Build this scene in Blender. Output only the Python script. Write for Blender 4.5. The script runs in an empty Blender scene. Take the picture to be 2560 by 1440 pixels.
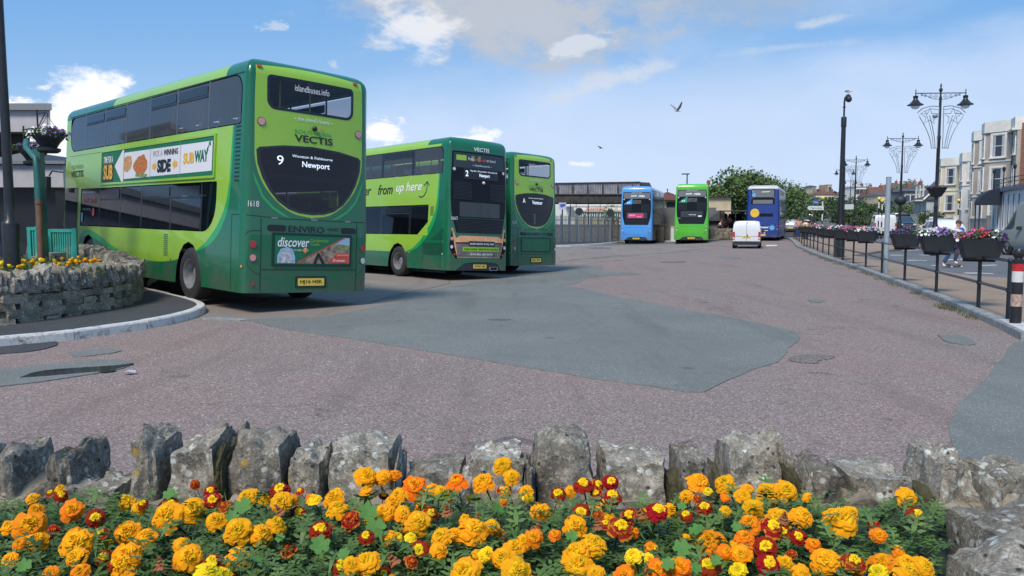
import bpy, bmesh, math, random
from mathutils import Vector, Matrix, noise
from mathutils.geometry import tessellate_polygon
sc = bpy.context.scene
col = sc.collection
R = math.radians
# ---------------------------------------------------------------- camera
F, HOR, CH = 2000.0, 557.2, 1.62
PITCH = math.atan((720 - HOR) / F)
cd = bpy.data.cameras.new("camera")
cam = bpy.data.objects.new("camera", cd)
col.objects.link(cam)
cam.location = (0, 0, CH)
cam.rotation_euler = (math.pi / 2 - PITCH, 0, 0)
cd.sensor_width = 36
cd.lens = F / 2560 * 36
cd.clip_start = 0.05
cd.clip_end = 6000
sc.camera = cam
# ---------------------------------------------------------------- light
SUN_EL, SUN_AZ = R(52), R(207)            # azimuth clockwise from +Y : behind the camera and to the left
sdir = Vector((math.sin(SUN_AZ) * math.cos(SUN_EL), math.cos(SUN_AZ) * math.cos(SUN_EL), math.sin(SUN_EL)))
ld = bpy.data.lights.new("sun", 'SUN')
ld.energy = 2.4
ld.angle = R(18)
ld.color = (1.0, 0.90, 0.77)
sun = bpy.data.objects.new("sun", ld)
col.objects.link(sun)
sun.rotation_euler = sdir.to_track_quat('Z', 'Y').to_euler()
sun.location = (0, 0, 60)
sc.view_settings.view_transform = 'Standard'
sc.view_settings.look = 'None'
sc.view_settings.gamma = 1
sc.view_settings.exposure = 0.62
sc.cycles.transparent_max_bounces = 16
sc.cycles.max_bounces = 6

w = bpy.data.worlds.new("World")
sc.world = w
w.use_nodes = True
nt = w.node_tree
nt.nodes.clear()
def N(t, **k):
    n = nt.nodes.new(t)
    for a, b in k.items():
        setattr(n, a, b)
    return n
def mth(op, a, b=None, c=None, clamp=False):
    n = nt.nodes.new('ShaderNodeMath')
    n.operation = op
    n.use_clamp = clamp
    for i, v in enumerate((a, b, c)):
        if v is None:
            continue
        if isinstance(v, (int, float)):
            n.inputs[i].default_value = v
        else:
            nt.links.new(v, n.inputs[i])
    return n.outputs[0]
def sstep(v, lo, hi):
    n = nt.nodes.new('ShaderNodeMapRange')
    n.interpolation_type = 'SMOOTHSTEP'
    nt.links.new(v, n.inputs[0])
    n.inputs[1].default_value = lo
    n.inputs[2].default_value = hi
    return n.outputs[0]
def mixc(f, a, b):
    n = nt.nodes.new('ShaderNodeMix')
    n.data_type = 'RGBA'
    for s, v in ((0, f), (6, a), (7, b)):
        if isinstance(v, (int, float)):
            n.inputs[s].default_value = v
        elif isinstance(v, tuple):
            n.inputs[s].default_value = (*v, 1)
        else:
            nt.links.new(v, n.inputs[s])
    return n.outputs[2]
out = N('ShaderNodeOutputWorld')
bg = N('ShaderNodeBackground')
nt.links.new(bg.outputs[0], out.inputs[0])
sky = N('ShaderNodeTexSky')
sky.sky_type = 'NISHITA'
sky.sun_disc = False
sky.sun_elevation = SUN_EL
sky.sun_rotation = SUN_AZ
sky.air_density = 1.0
sky.dust_density = 0.8
sky.ozone_density = 2.0
tc = N('ShaderNodeTexCoord')
sx = N('ShaderNodeSeparateXYZ')
nt.links.new(tc.outputs['Generated'], sx.inputs[0])
dy = mth('MAXIMUM', mth('ABSOLUTE', sx.outputs[1]), 0.08)
A = mth('DIVIDE', sx.outputs[0], dy)      # direction tangents: a right, e up
E_ = mth('DIVIDE', sx.outputs[2], dy)
cb = N('ShaderNodeCombineXYZ')
nt.links.new(A, cb.inputs[0])
nt.links.new(mth('MULTIPLY', E_, 1.9), cb.inputs[1])
nt.links.new(mth('SIGN', sx.outputs[1]), cb.inputs[2])
def cnoise(scale, detail=8, rough=0.6, off=0.0, dist=0.2):
    n = N('ShaderNodeTexNoise')
    mp = N('ShaderNodeMapping')
    mp.inputs['Location'].default_value = (off, off * .7, off * .3)
    nt.links.new(cb.outputs[0], mp.inputs[0])
    nt.links.new(mp.outputs[0], n.inputs['Vector'])
    n.inputs['Scale'].default_value = scale
    n.inputs['Detail'].default_value = detail
    n.inputs['Roughness'].default_value = rough
    n.inputs['Distortion'].default_value = dist
    return n.outputs[0]
n1 = cnoise(9.0)
n2 = cnoise(3.0, 6, .55, 4.3)
n3 = cnoise(26.0, 5, .6, 1.7)
nn = mth('ADD', mth('MULTIPLY', n1, .65), mth('MULTIPLY', n3, .35))
nsm = mth('ADD', mth('MULTIPLY', cnoise(18, 6, .62, 7.7), .55), mth('MULTIPLY', cnoise(50, 4, .6, 2.2), .45))
def cloud(px, py, wx, wy, tilt=0.0, k=1.6, lo=.55, hi=1.0, noi=None):
    a0, e0, ra, re = (px - 1280) / F, (HOR - py) / F, wx / F, wy / F
    da = mth('SUBTRACT', A, a0)
    de = mth('SUBTRACT', mth('SUBTRACT', E_, e0), mth('MULTIPLY', da, tilt))
    q = mth('SQRT', mth('ADD', mth('POWER', mth('ABSOLUTE', mth('DIVIDE', da, ra)), 2.0), mth('POWER', mth('ABSOLUTE', mth('DIVIDE', de, re)), 2.0)))
    v = mth('ADD', mth('SUBTRACT', 1.35, q), mth('MULTIPLY', mth('SUBTRACT', noi or nn, .5), k * 2))
    return sstep(v, lo, hi)
front = sstep(sx.outputs[1], 0.0, 0.05)
BLUE = mixc(sstep(E_, 0.0, .30), (.45, .62, .86), (.16, .38, .72))
skyc = mixc(0.72, sky.outputs[0], BLUE)
sk = N('ShaderNodeVectorMath', operation='SCALE')
nt.links.new(sky.outputs[0], sk.inputs[0])
sk.inputs[3].default_value = 0.085
skyc = mixc(0.80, sk.outputs[0], BLUE)
# high thin veil over the lower right of the sky
edge = mth('ADD', E_, mth('MULTIPLY', A, -0.09))
veil = mth('MULTIPLY', sstep(mth('ADD', edge, mth('MULTIPLY', mth('SUBTRACT', n2, .5), .15)), .205, .125), mth('MULTIPLY_ADD', n1, .55, .45), clamp=True)
skyc = mixc(mth('MULTIPLY', veil, .88), skyc, (.56, .65, .83))
wisp = mth('MULTIPLY', sstep(n2, .50, .72), .45)
skyc = mixc(wisp, skyc, (.46, .57, .76))
WHITE, GREY, SOFT = (.92, .92, .92), (.42, .47, .56), (.56, .61, .69)
for (px, py, wx, wy, tl, k, lo, hi, c, al) in (
    (1650, -20, 700, 150, .03, 1.0, .3, 1.4, (.34, .42, .54), .92),
    (1270, 35, 450, 165, -.10, 1.5, .25, 1.05, (.43, .465, .53), .97),
    (1050, 90, 150, 110, -.1, 1.6, .55, 1.15, (.74, .75, .78), .8),
    (1330, 70, 200, 70, -.05, 1.8, .7, 1.3, GREY, .8),
    (1450, 118, 120, 34, .25, 2.2, .6, 1.0, SOFT, .85),
    (1560, 195, 240, 46, .28, 1.5, .5, 1.2, SOFT, .75),
    (2030, 72, 115, 22, .18, 1.8, .6, 1.2, SOFT, .6),
    (1960, 128, 240, 16, .1, 1.5, .5, 1.3, SOFT, .35),
    (705, 78, 60, 18, .0, 2.2, .6, 1.1, SOFT, .6),
    (846, 168, 22, 18, .0, 2.2, .6, 1.1, SOFT, .6),
    (100, 330, 330, 125, .0, 1.5, .4, .75, (.78, .81, .87), 1),
    (225, 262, 150, 90, .0, 1.4, .5, .95, (.86, .87, .89), 1),
    (60, 300, 170, 95, -.1, 1.4, .5, .85, (.86, .87, .90), 1),
    (955, 330, 60, 45, .0, 2.3, .5, 1.2, WHITE, .9),
    (1205, 350, 60, 32, .0, 2.3, .5, 1.3, WHITE, .75),
    (1455, 412, 70, 12, .0, 1.6, .6, 1.2, WHITE, .6)):
    m = mth('MULTIPLY', mth('MULTIPLY', cloud(px, py, wx, wy, tl, k, lo, hi, nn if wx > 100 else nsm), al), front)
    skyc = mixc(m, skyc, c)
nt.links.new(skyc, bg.inputs[0])
bg.inputs[1].default_value = 0.80

# ---------------------------------------------------------------- terrain and pixel helpers
CP = [(-4.54, 13.35, .14), (-2.74, 15.1, .035), (-11.5, 20.5, .24), (-9.7, 22.3, .13), (-2.04, 24.4, -.13), (-.13, 26.0, -.23),
      (-8.5, 32, -.16), (-6.6, 33.6, -.26), (-.04, 27.7, -.16), (1.67, 29.5, -.23), (-7.3, 34.5, -.26), (20, 62, .22), (25, 38, .15), (30, 45, .25), (28, 51, .38), (34, 52, .4), (32, 58, .42), (38, 62, .45), (26, 58, .3), (23, 44, .1)]
for _x in range(-16, 26, 4):
    for _y in (2, 6, 9):
        CP.append((_x, _y, 0))
for _p in ((4, 14, 0), (2, 18, -.02), (6, 20, 0), (6, 26, -.03), (9, 20, 0), (12, 26, 0), (15, 34, 0), (7, 34, -.05), (-8, 8, 0), (-8, 11.5, .02), (-7.3, 15, .08), (-14, 14, .1)):
    CP.append(_p)
def smooth(t):
    t = min(1, max(0, t))
    return t * t * (3 - 2 * t)
def hill(x, y):
    if y < 55:
        return 0.0
    t = smooth((x / y - .19) / .10)
    v = max(0, y - 58)
    v = v * v / (v + 12)
    v = min(v, 420) * .030
    return v * t
def gz(x, y):
    s, q = 0.04, 0.0
    for a, b, c in CP:
        d2 = (x - a) ** 2 + (y - b) ** 2
        if d2 < 200:
            k = math.exp(-d2 / 14)
            s += k
            q += k * c
    return q / s + hill(x, y)
_s, _c = math.sin(PITCH), math.cos(PITCH)
def ray(px, py):
    u, v = (px - 1280) / F, (720 - py) / F
    return Vector((u, _c + v * _s, -_s + v * _c))
def at(px, py, d):
    r = ray(px, py)
    return Vector((0, 0, CH)) + r * (d / r.y)
def G(px, py, dz=0.0):
    r = ray(px, py)
    t = 1.0
    o = Vector((0, 0, CH))
    for _ in range(60):
        p = o + r * t
        g = gz(p.x, p.y) + dz
        err = p.z - g
        t += err / max(.02, -r.z + .012) * .6
        t = max(.5, min(t, 900))
    p = o + r * t
    return Vector((p.x, p.y, gz(p.x, p.y) + dz))
# ---------------------------------------------------------------- object helpers
def link(o, parent=None):
    col.objects.link(o)
    if parent is not None:
        o.parent = parent
    return o
def tag(o, label=None, cat=None, group=None, kind=None):
    if label: o['label'] = label
    if cat: o['category'] = cat
    if group: o['group'] = group
    if kind: o['kind'] = kind
    return o
def empty(name, loc=(0, 0, 0), rz=0, label=None, cat=None, group=None):
    o = bpy.data.objects.new(name, None)
    o.empty_display_size = .2
    link(o)
    o.location = loc
    o.rotation_euler = (0, 0, rz)
    return tag(o, label, cat, group)
def copy_tree(o, parent=None):
    c = o.copy()
    link(c, parent)
    for ch in [k for k in col.objects if k.parent == o]:
        copy_tree(ch, c)
    return c
class MB:
    def __init__(s):
        s.v, s.f, s.m, s.cur = [], [], [], 0
    def add(s, vs, fs):
        n = len(s.v)
        s.v += [tuple(p) for p in vs]
        s.f += [tuple(i + n for i in f) for f in fs]
        s.m += [s.cur] * len(fs)
        return s
    def box(s, c, size, rz=0, tilt=None):
        hx, hy, hz = size[0] / 2, size[1] / 2, size[2] / 2
        M = Matrix.Translation(c) @ Matrix.Rotation(rz, 4, 'Z')
        if tilt is not None: M = M @ tilt
        vs = [M @ Vector((x, y, z)) for z in (-hz, hz) for x, y in ((-hx, -hy), (hx, -hy), (hx, hy), (-hx, hy))]
        return s.add(vs, [(3, 2, 1, 0), (4, 5, 6, 7), (0, 1, 5, 4), (1, 2, 6, 5), (2, 3, 7, 6), (3, 0, 4, 7)])
    def bar(s, a, b, r, n=8, r2=None):
        a, b = Vector(a), Vector(b)
        return s.tube([a, b], [r, r if r2 is None else r2], n)
    def tube(s, pts, r, n=8, caps=True):
        pts = [Vector(p) for p in pts]
        if isinstance(r, (int, float)): r = [r] * len(pts)
        vs, fs = [], []
        ref = None
        for i, p in enumerate(pts):
            d = (pts[min(i + 1, len(pts) - 1)] - pts[max(i - 1, 0)]).normalized()
            if ref is None or abs(ref.dot(d)) > .98:
                ref = Vector((0, 0, 1)) if abs(d.z) < .9 else Vector((0, 1, 0))
            u = d.cross(ref).normalized(); v = u.cross(d).normalized()
            ref = v
            for k in range(n):
                t = 2 * math.pi * k / n
                vs.append(p + (u * math.cos(t) + v * math.sin(t)) * r[i])
        for i in range(len(pts) - 1):
            for k in range(n):
                a, b = i * n + k, i * n + (k + 1) % n
                fs.append((a, a + n, b + n, b))
        if caps:
            fs.append(tuple(range(n)))
            fs.append(tuple(reversed(range((len(pts) - 1) * n, len(pts) * n))))
        return s.add(vs, fs)
    def lathe(s, prof, c=(0, 0, 0), n=20, M=None):
        vs, fs = [], []
        c = Vector(c)
        for r, z in prof:
            for k in range(n):
                t = 2 * math.pi * k / n
                p = Vector((r * math.cos(t), r * math.sin(t), z))
                if M is not None: p = M @ p
                vs.append(c + p)
        for i in range(len(prof) - 1):
            for k in range(n):
                a, b = i * n + k, i * n + (k + 1) % n
                fs.append((a, b, b + n, a + n))
        return s.add(vs, fs)
    def prism(s, poly, z0, z1, M=None):
        n = len(poly)
        vs = [Vector((x, y, z0)) for x, y in poly] + [Vector((x, y, z1)) for x, y in poly]
        if M is not None: vs = [M @ v for v in vs]
        fs = [(i, (i + 1) % n, n + (i + 1) % n, n + i) for i in range(n)]
        tr = tessellate_polygon([[Vector((x, y, 0)) for x, y in poly]])
        for t in tr:
            fs.append(tuple(t)); fs.append(tuple(n + k for k in reversed(t)))
        return s.add(vs, fs)
    def sphere(s, c, r, n=12, m=8, sc_=(1, 1, 1)):
        prof = [(max(1e-4, math.sin(math.pi * i / m)) * r, -math.cos(math.pi * i / m) * r) for i in range(m + 1)]
        k = len(s.v)
        s.lathe(prof, (0, 0, 0), n)
        for i in range(k, len(s.v)):
            x, y, z = s.v[i]
            s.v[i] = (x * sc_[0] + c[0], y * sc_[1] + c[1], z * sc_[2] + c[2])
        return s
    def mesh(s, name, mats, smooth_angle=None):
        me = bpy.data.meshes.new(name)
        me.from_pydata(s.v, [], s.f)
        if not isinstance(mats, (list, tuple)): mats = [mats]
        for m in mats: me.materials.append(m)
        if len(mats) > 1: me.polygons.foreach_set('material_index', s.m)
        bm = bmesh.new(); bm.from_mesh(me)
        bmesh.ops.recalc_face_normals(bm, faces=bm.faces)
        bm.to_mesh(me); bm.free()
        if smooth_angle:
            me.shade_smooth()
            me.set_sharp_from_angle(angle=R(smooth_angle))
        me.update()
        return me
    def build(s, name, mats, parent=None, smooth_angle=None, raw=False):
        if raw:
            me = bpy.data.meshes.new(name)
            me.from_pydata(s.v, [], s.f)
            if not isinstance(mats, (list, tuple)): mats = [mats]
            for m in mats: me.materials.append(m)
            if len(mats) > 1: me.polygons.foreach_set('material_index', s.m)
            if smooth_angle: me.shade_smooth()
        else:
            me = s.mesh(name, mats, smooth_angle)
        return link(bpy.data.objects.new(name, me), parent)
# ---------------------------------------------------------------- materials
def lin(c):
    return tuple((x / 12.92 if x <= .04045 else ((x + .055) / 1.055) ** 2.4) for x in c)
def hx(s):
    return lin(tuple(int(s[i:i + 2], 16) / 255 for i in (0, 2, 4)))
def mat(name, c, rough=.5, metal=0, var=.0, vscale=3.0, bump=0, bscale=30, spec=.5, c2=None, emit=None, coat=0):
    m = bpy.data.materials.new(name)
    m.use_nodes = True
    t = m.node_tree
    b = t.nodes['Principled BSDF']
    b.inputs['Base Color'].default_value = (*c, 1)
    b.inputs['Roughness'].default_value = rough
    b.inputs['Metallic'].default_value = metal
    b.inputs['Specular IOR Level'].default_value = spec
    if coat: b.inputs['Coat Weight'].default_value = coat; b.inputs['Coat Roughness'].default_value = .05
    if emit:
        b.inputs['Emission Color'].default_value = (*c, 1); b.inputs['Emission Strength'].default_value = emit
    if var or c2:
        tcn = t.nodes.new('ShaderNodeTexCoord')
        n = t.nodes.new('ShaderNodeTexNoise')
        n.inputs['Scale'].default_value = vscale
        n.inputs['Detail'].default_value = 6
        n.inputs['Roughness'].default_value = .65
        t.links.new(tcn.outputs['Object'], n.inputs['Vector'])
        r = t.nodes.new('ShaderNodeValToRGB')
        r.color_ramp.elements[0].position = .3; r.color_ramp.elements[1].position = .7
        ca = tuple(x * (1 - var) for x in c); cb_ = c2 if c2 else tuple(min(1, x * (1 + var)) for x in c)
        r.color_ramp.elements[0].color = (*ca, 1); r.color_ramp.elements[1].color = (*cb_, 1)
        t.links.new(n.outputs[0], r.inputs[0]); t.links.new(r.outputs[0], b.inputs['Base Color'])
    if bump:
        tcn = t.nodes.new('ShaderNodeTexCoord')
        n = t.nodes.new('ShaderNodeTexNoise'); n.inputs['Scale'].default_value = bscale; n.inputs['Detail'].default_value = 5
        t.links.new(tcn.outputs['Object'], n.inputs['Vector'])
        bp = t.nodes.new('ShaderNodeBump'); bp.inputs['Strength'].default_value = bump; bp.inputs['Distance'].default_value = .02
        t.links.new(n.outputs[0], bp.inputs['Height']); t.links.new(bp.outputs[0], b.inputs['Normal'])
    return m
class NT:
    "small helper to write node trees"
    def __init__(s, m):
        s.m = m; s.t = m.node_tree; s.b = s.t.nodes['Principled BSDF']
        s.tc = s.t.nodes.new('ShaderNodeTexCoord')
    def node(s, ty, ins=None, **k):
        n = s.t.nodes.new(ty)
        for a, b in k.items(): setattr(n, a, b)
        for a, v in (ins or {}).items(): s.set(n.inputs[a], v)
        return n
    def set(s, i, v):
        if isinstance(v, bpy.types.NodeSocket): s.t.links.new(v, i)
        elif isinstance(v, tuple) and len(v) == 3 and i.type == 'RGBA': i.default_value = (*v, 1)
        else: i.default_value = v
    def m_(s, op, a, b=0.0, c=0.0, clamp=False):
        n = s.node('ShaderNodeMath', operation=op, use_clamp=clamp)
        s.set(n.inputs[0], a); s.set(n.inputs[1], b); s.set(n.inputs[2], c)
        return n.outputs[0]
    def mix(s, f, a, b):
        n = s.node('ShaderNodeMix', data_type='RGBA')
        s.set(n.inputs[0], f); s.set(n.inputs[6], a); s.set(n.inputs[7], b)
        return n.outputs[2]
    def step(s, v, lo, hi):
        n = s.node('ShaderNodeMapRange', interpolation_type='SMOOTHSTEP')
        s.set(n.inputs[0], v); n.inputs[1].default_value = lo; n.inputs[2].default_value = hi
        return n.outputs[0]
    def noise(s, scale, detail=5, rough=.6, vec=None, off=0):
        n = s.node('ShaderNodeTexNoise')
        v = vec or s.tc.outputs['Object']
        if off:
            mp = s.node('ShaderNodeMapping'); s.set(mp.inputs[0], v); mp.inputs['Location'].default_value = (off, off, off); v = mp.outputs[0]
        s.set(n.inputs['Vector'], v)
        n.inputs['Scale'].default_value = scale; n.inputs['Detail'].default_value = detail; n.inputs['Roughness'].default_value = rough
        return n.outputs[0]
    def vor(s, scale, feature='F1', out='Distance', rnd=1):
        n = s.node('ShaderNodeTexVoronoi', feature=feature)
        s.set(n.inputs['Vector'], s.tc.outputs['Object'])
        n.inputs['Scale'].default_value = scale; n.inputs['Randomness'].default_value = rnd
        return n.outputs[out]
    def bump(s, h, strength=.5, dist=.01):
        n = s.node('ShaderNodeBump'); n.inputs['Strength'].default_value = strength; n.inputs['Distance'].default_value = dist
        s.set(n.inputs['Height'], h); s.set(s.b.inputs['Normal'], n.outputs[0])
def tarmac(name, base, dark, light, fleck, sc1=55, pink=None, amt=.5):
    m = mat(name, base, .9, spec=.25)
    k = NT(m)
    cell = k.vor(sc1 * 1.6, out='Color')
    sep = k.node('ShaderNodeSeparateColor'); k.set(sep.inputs[0], cell)
    fine = k.noise(sc1 * 1.3, 3, .7)
    big = k.noise(.35, 5, .6)
    mid = k.noise(2.2, 5, .65, off=3)
    c = k.mix(k.step(fine, .35, .66), dark, light)
    c = k.mix(k.m_('MULTIPLY', k.step(sep.outputs[0], .30, .9), amt), c, light)
    c = k.mix(k.m_('MULTIPLY', k.step(sep.outputs[1], .62, .75), amt), c, dark)
    c = k.mix(k.step(sep.outputs[2], .955, .985), c, fleck)
    if pink: c = k.mix(k.m_('MULTIPLY', k.step(big, .35, .65), .55), c, k.mix(k.step(fine, .3, .7), tuple(x * .6 for x in pink), pink))
    c = k.mix(k.m_('MULTIPLY', k.step(mid, .52, .75), .35), c, tuple(x * .62 for x in base))
    c = k.mix(k.m_('MULTIPLY', k.step(big, .60, .42), .30), c, tuple(x * .70 for x in base))
    mp = k.node('ShaderNodeMapping'); k.set(mp.inputs[0], k.tc.outputs['Object']); mp.inputs['Rotation'].default_value = (0, 0, .5); mp.inputs['Scale'].default_value = (1.3, .16, 1)
    trk = k.noise(1.0, 5, .6, vec=mp.outputs[0]); c = k.mix(k.m_('MULTIPLY', k.step(trk, .52, .68), .28), c, tuple(x * .5 for x in base))
    oil = k.noise(1.1, 3, .55, off=12); c = k.mix(k.m_('MULTIPLY', k.step(oil, .68, .74), .45), c, (.03, .03, .032))
    ce = k.node('ShaderNodeTexVoronoi', feature='DISTANCE_TO_EDGE'); wv = k.node('ShaderNodeVectorMath', operation='ADD'); k.set(wv.inputs[0], k.tc.outputs['Object'])
    nz = k.node('ShaderNodeTexNoise'); k.set(nz.inputs['Vector'], k.tc.outputs['Object']); nz.inputs['Scale'].default_value = 1.6; k.set(wv.inputs[1], nz.outputs['Color']); k.set(ce.inputs['Vector'], wv.outputs[0]); ce.inputs['Scale'].default_value = .22
    ck = k.m_('MULTIPLY', k.step(ce.outputs[0], .006, .002), k.step(k.noise(.5, 3, .5, off=40), .50, .58)); c = k.mix(k.m_('MULTIPLY', ck, .25), c, (.03, .028, .028))
    k.set(k.b.inputs['Base Color'], c)
    k.bump(k.m_('ADD', fine, sep.outputs[0]), .5, .004)
    return m
T_RED = tarmac('red_tarmac', (.245, .19, .175), (.115, .09, .082), (.40, .335, .31), (.72, .67, .61), 44, (.29, .20, .175), .7)
T_WORN = tarmac('worn_red_tarmac', (.15, .125, .12), (.08, .065, .06), (.26, .225, .21), (.5, .48, .45), 44, None, .6)
T_GREY = tarmac('grey_patch_tarmac', (.172, .183, .172), (.13, .14, .132), (.225, .235, .222), (.45, .46, .45), 75, None, .35)
T_BAY = tarmac('brown_bay_tarmac', (.24, .205, .18), (.185, .155, .138), (.31, .27, .24), (.42, .4, .36), 60, None, .35)
T_ROAD = tarmac('road_asphalt', (.135, .142, .15), (.105, .112, .12), (.17, .18, .19), (.3, .31, .32), 40, None, .3)
T_ISLE = tarmac('island_asphalt', (.062, .066, .072), (.045, .048, .053), (.085, .09, .097), (.2, .2, .2), 70, None, .4)
T_PAVE = tarmac('tan_footway', (.30, .225, .165), (.23, .17, .125), (.37, .285, .22), (.5, .44, .36), 60, None, .35)
def paintwhite(name, c=(.62, .65, .68), wear=.5):
    m = mat(name, c, .7)
    k = NT(m)
    n = k.noise(5, 8, .75); n2_ = k.noise(28, 4, .7)
    f = k.step(k.m_('ADD', k.m_('MULTIPLY', n, .7), k.m_('MULTIPLY', n2_, .3)), .62 - wear * .2, .70 - wear * .1)
    k.set(k.b.inputs['Base Color'], k.mix(f, c, (.16, .16, .155)))
    k.bump(n2_, .5, .006)
    return m
KERBW = paintwhite('worn_white_kerb_paint', (.56, .56, .54), .55)
KERBG = paintwhite('weathered_kerb_stone', (.30, .31, .31), .9)
LINE = paintwhite('road_line_paint', (.6, .62, .64), .2)
def stonemat(name, base, dark, light, moss=True):
    m = mat(name, base, .92, spec=.2)
    k = NT(m)
    oi = k.node('ShaderNodeObjectInfo')
    n = k.noise(9, 9, .72); n2_ = k.noise(45, 5, .7); big = k.noise(3.0, 4, .6, off=5)
    c = k.mix(k.step(n, .34, .66), dark, base)
    c = k.mix(k.step(n2_, .48, .72), c, light)
    c = k.mix(k.m_('MULTIPLY', k.step(big, .5, .66), .6), c, (.17, .135, .10))
    pits = k.vor(26); c = k.mix(k.m_('MULTIPLY', k.step(pits, .22, .10), k.step(k.noise(7, 3, .5, off=9), .46, .56)), c, tuple(x * .30 for x in dark))
    cr = k.node('ShaderNodeTexNoise'); k.set(cr.inputs['Vector'], k.tc.outputs['Object']); cr.inputs['Scale'].default_value = 11; cr.inputs['Detail'].default_value = 7; cr.inputs['Distortion'].default_value = 1.4
    crack = k.step(k.m_('ABSOLUTE', k.m_('SUBTRACT', cr.outputs[0], .5)), .018, .0)
    c = k.mix(k.m_('MULTIPLY', crack, .22), c, tuple(x * .4 for x in dark))
    lich = k.vor(24); lm = k.m_('MULTIPLY', k.step(k.m_('ADD', lich, k.m_('MULTIPLY', n2_, .35)), .48, .36), k.step(k.noise(5, 4, .6, off=20), .45, .52))
    c = k.mix(lm, c, (.50, .52, .48))
    ol = k.vor(9.5); om = k.m_('MULTIPLY', k.step(ol, .15, .10), k.step(k.noise(3.3, 2, .5, off=31), .58, .62))
    c = k.mix(om, c, (.42, .28, .06))
    sp = k.noise(130, 3, .7, off=2); c = k.mix(k.m_('MULTIPLY', k.step(sp, .56, .70), .55), c, (.55, .54, .50)); c = k.mix(k.m_('MULTIPLY', k.step(sp, .44, .32), .6), c, tuple(x * .5 for x in dark))
    tint = k.m_('MULTIPLY_ADD', oi.outputs['Random'], .6, .72)
    mx = k.node('ShaderNodeMix', data_type='RGBA', blend_type='MULTIPLY'); k.set(mx.inputs[0], 1.0); k.set(mx.inputs[6], c)
    cc = k.node('ShaderNodeCombineColor'); k.set(cc.inputs[0], tint); k.set(cc.inputs[1], tint); k.set(cc.inputs[2], tint)
    k.set(mx.inputs[7], cc.outputs[0])
    k.set(k.b.inputs['Base Color'], mx.outputs[2])
    hgt = k.m_('ADD', k.m_('ADD', n, k.m_('MULTIPLY', n2_, .5)), k.m_('MULTIPLY', k.m_('MINIMUM', pits, .25), 2.0))
    k.bump(k.m_('SUBTRACT', hgt, k.m_('MULTIPLY', crack, .15)), .85, .012)
    return m
STONE = stonemat('lichened_limestone', (.29, .265, .22), (.13, .118, .095), (.46, .44, .38))
STONE2 = stonemat('wall_rubble_stone', (.31, .27, .205), (.15, .13, .10), (.43, .39, .31))
MORTAR = mat('mortar', (.24, .21, .16), .95, var=.4, vscale=6, bump=.5, bscale=40)
SOIL = mat('dark_soil', (.035, .026, .02), .95, var=.4, vscale=20, bump=.6)
MOSS = mat('brown_moss', (.075, .055, .03), .95, var=.5, vscale=30, bump=.8, bscale=60, c2=(.10, .10, .04))
BLACK = mat('black_paint', (.018, .019, .022), .35, var=.3, vscale=8, bump=.05)
BLACKR = mat('black_plastic', (.022, .027, .034), .55, var=.2, vscale=5)
DARK = mat('dark_underside', (.012, .012, .013), .8)
RUBBER = mat('tyre_rubber', (.022, .022, .024), .8, var=.25, vscale=12)
STEEL = mat('galvanised_steel', (.30, .33, .36), .5, .5, var=.15, vscale=6)
RIM = mat('dusty_wheel_rim', (.28, .28, .29), .5, .5, var=.35, vscale=8)
WHITE = mat('white_gloss_paint', (.74, .76, .78), .3, coat=.4)
WHITE_L = mat('white_lettering', (.82, .84, .85), .5)
BLACK_L = mat('black_lettering', (.012, .014, .018), .4)
PLATE = mat('yellow_number_plate', (.85, .58, .08), .4)
REDL = mat('red_lens', (.45, .03, .03), .25, coat=.5)
PINKL = mat('pale_pink_lens', (.62, .30, .28), .25, coat=.5)
CLEARL = mat('clear_lens', (.62, .64, .66), .2, coat=.5)
AMBER = mat('amber_lens', (.75, .25, .04), .3)
def glass(name, tint=.12, body=(.01, .012, .018), solid=.5, rough=.03, ior=1.45):
    m = bpy.data.materials.new(name); m.use_nodes = True
    t = m.node_tree; t.nodes.clear()
    o = t.nodes.new('ShaderNodeOutputMaterial')
    tr = t.nodes.new('ShaderNodeBsdfTransparent'); tr.inputs[0].default_value = (tint, tint, tint * 1.04, 1)
    df = t.nodes.new('ShaderNodeBsdfDiffuse'); df.inputs[0].default_value = (*body, 1)
    gl = t.nodes.new('ShaderNodeBsdfGlossy'); gl.inputs['Roughness'].default_value = rough; gl.inputs[0].default_value = (.9, .93, 1, 1)
    m1 = t.nodes.new('ShaderNodeMixShader'); m1.inputs[0].default_value = solid
    t.links.new(tr.outputs[0], m1.inputs[1]); t.links.new(df.outputs[0], m1.inputs[2])
    fr = t.nodes.new('ShaderNodeFresnel'); ge = t.nodes.new('ShaderNodeNewGeometry'); im = t.nodes.new('ShaderNodeMapRange'); im.inputs[3].default_value = ior; im.inputs[4].default_value = 1 / ior; t.links.new(ge.outputs['Backfacing'], im.inputs[0]); t.links.new(im.outputs[0], fr.inputs[0])
    m2 = t.nodes.new('ShaderNodeMixShader')
    t.links.new(fr.outputs[0], m2.inputs[0]); t.links.new(m1.outputs[0], m2.inputs[1]); t.links.new(gl.outputs[0], m2.inputs[2])
    t.links.new(m2.outputs[0], o.inputs[0])
    return m
GL_DARK = glass('dark_window_glass', .25, (.008, .011, .018), .35)
GL_SMOKE = glass('smoked_upper_deck_glass', .80, (.14, .15, .16), .33, .06)
GL_CLEAR = glass('clear_rear_glass', .85, (.012, .014, .018), .10)
GL_CAR = mat('car_glass', (.012, .015, .02), .1, spec=.35)
GL_HOUSE = glass('house_window_glass', .3, (.06, .07, .085), .85)
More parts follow.
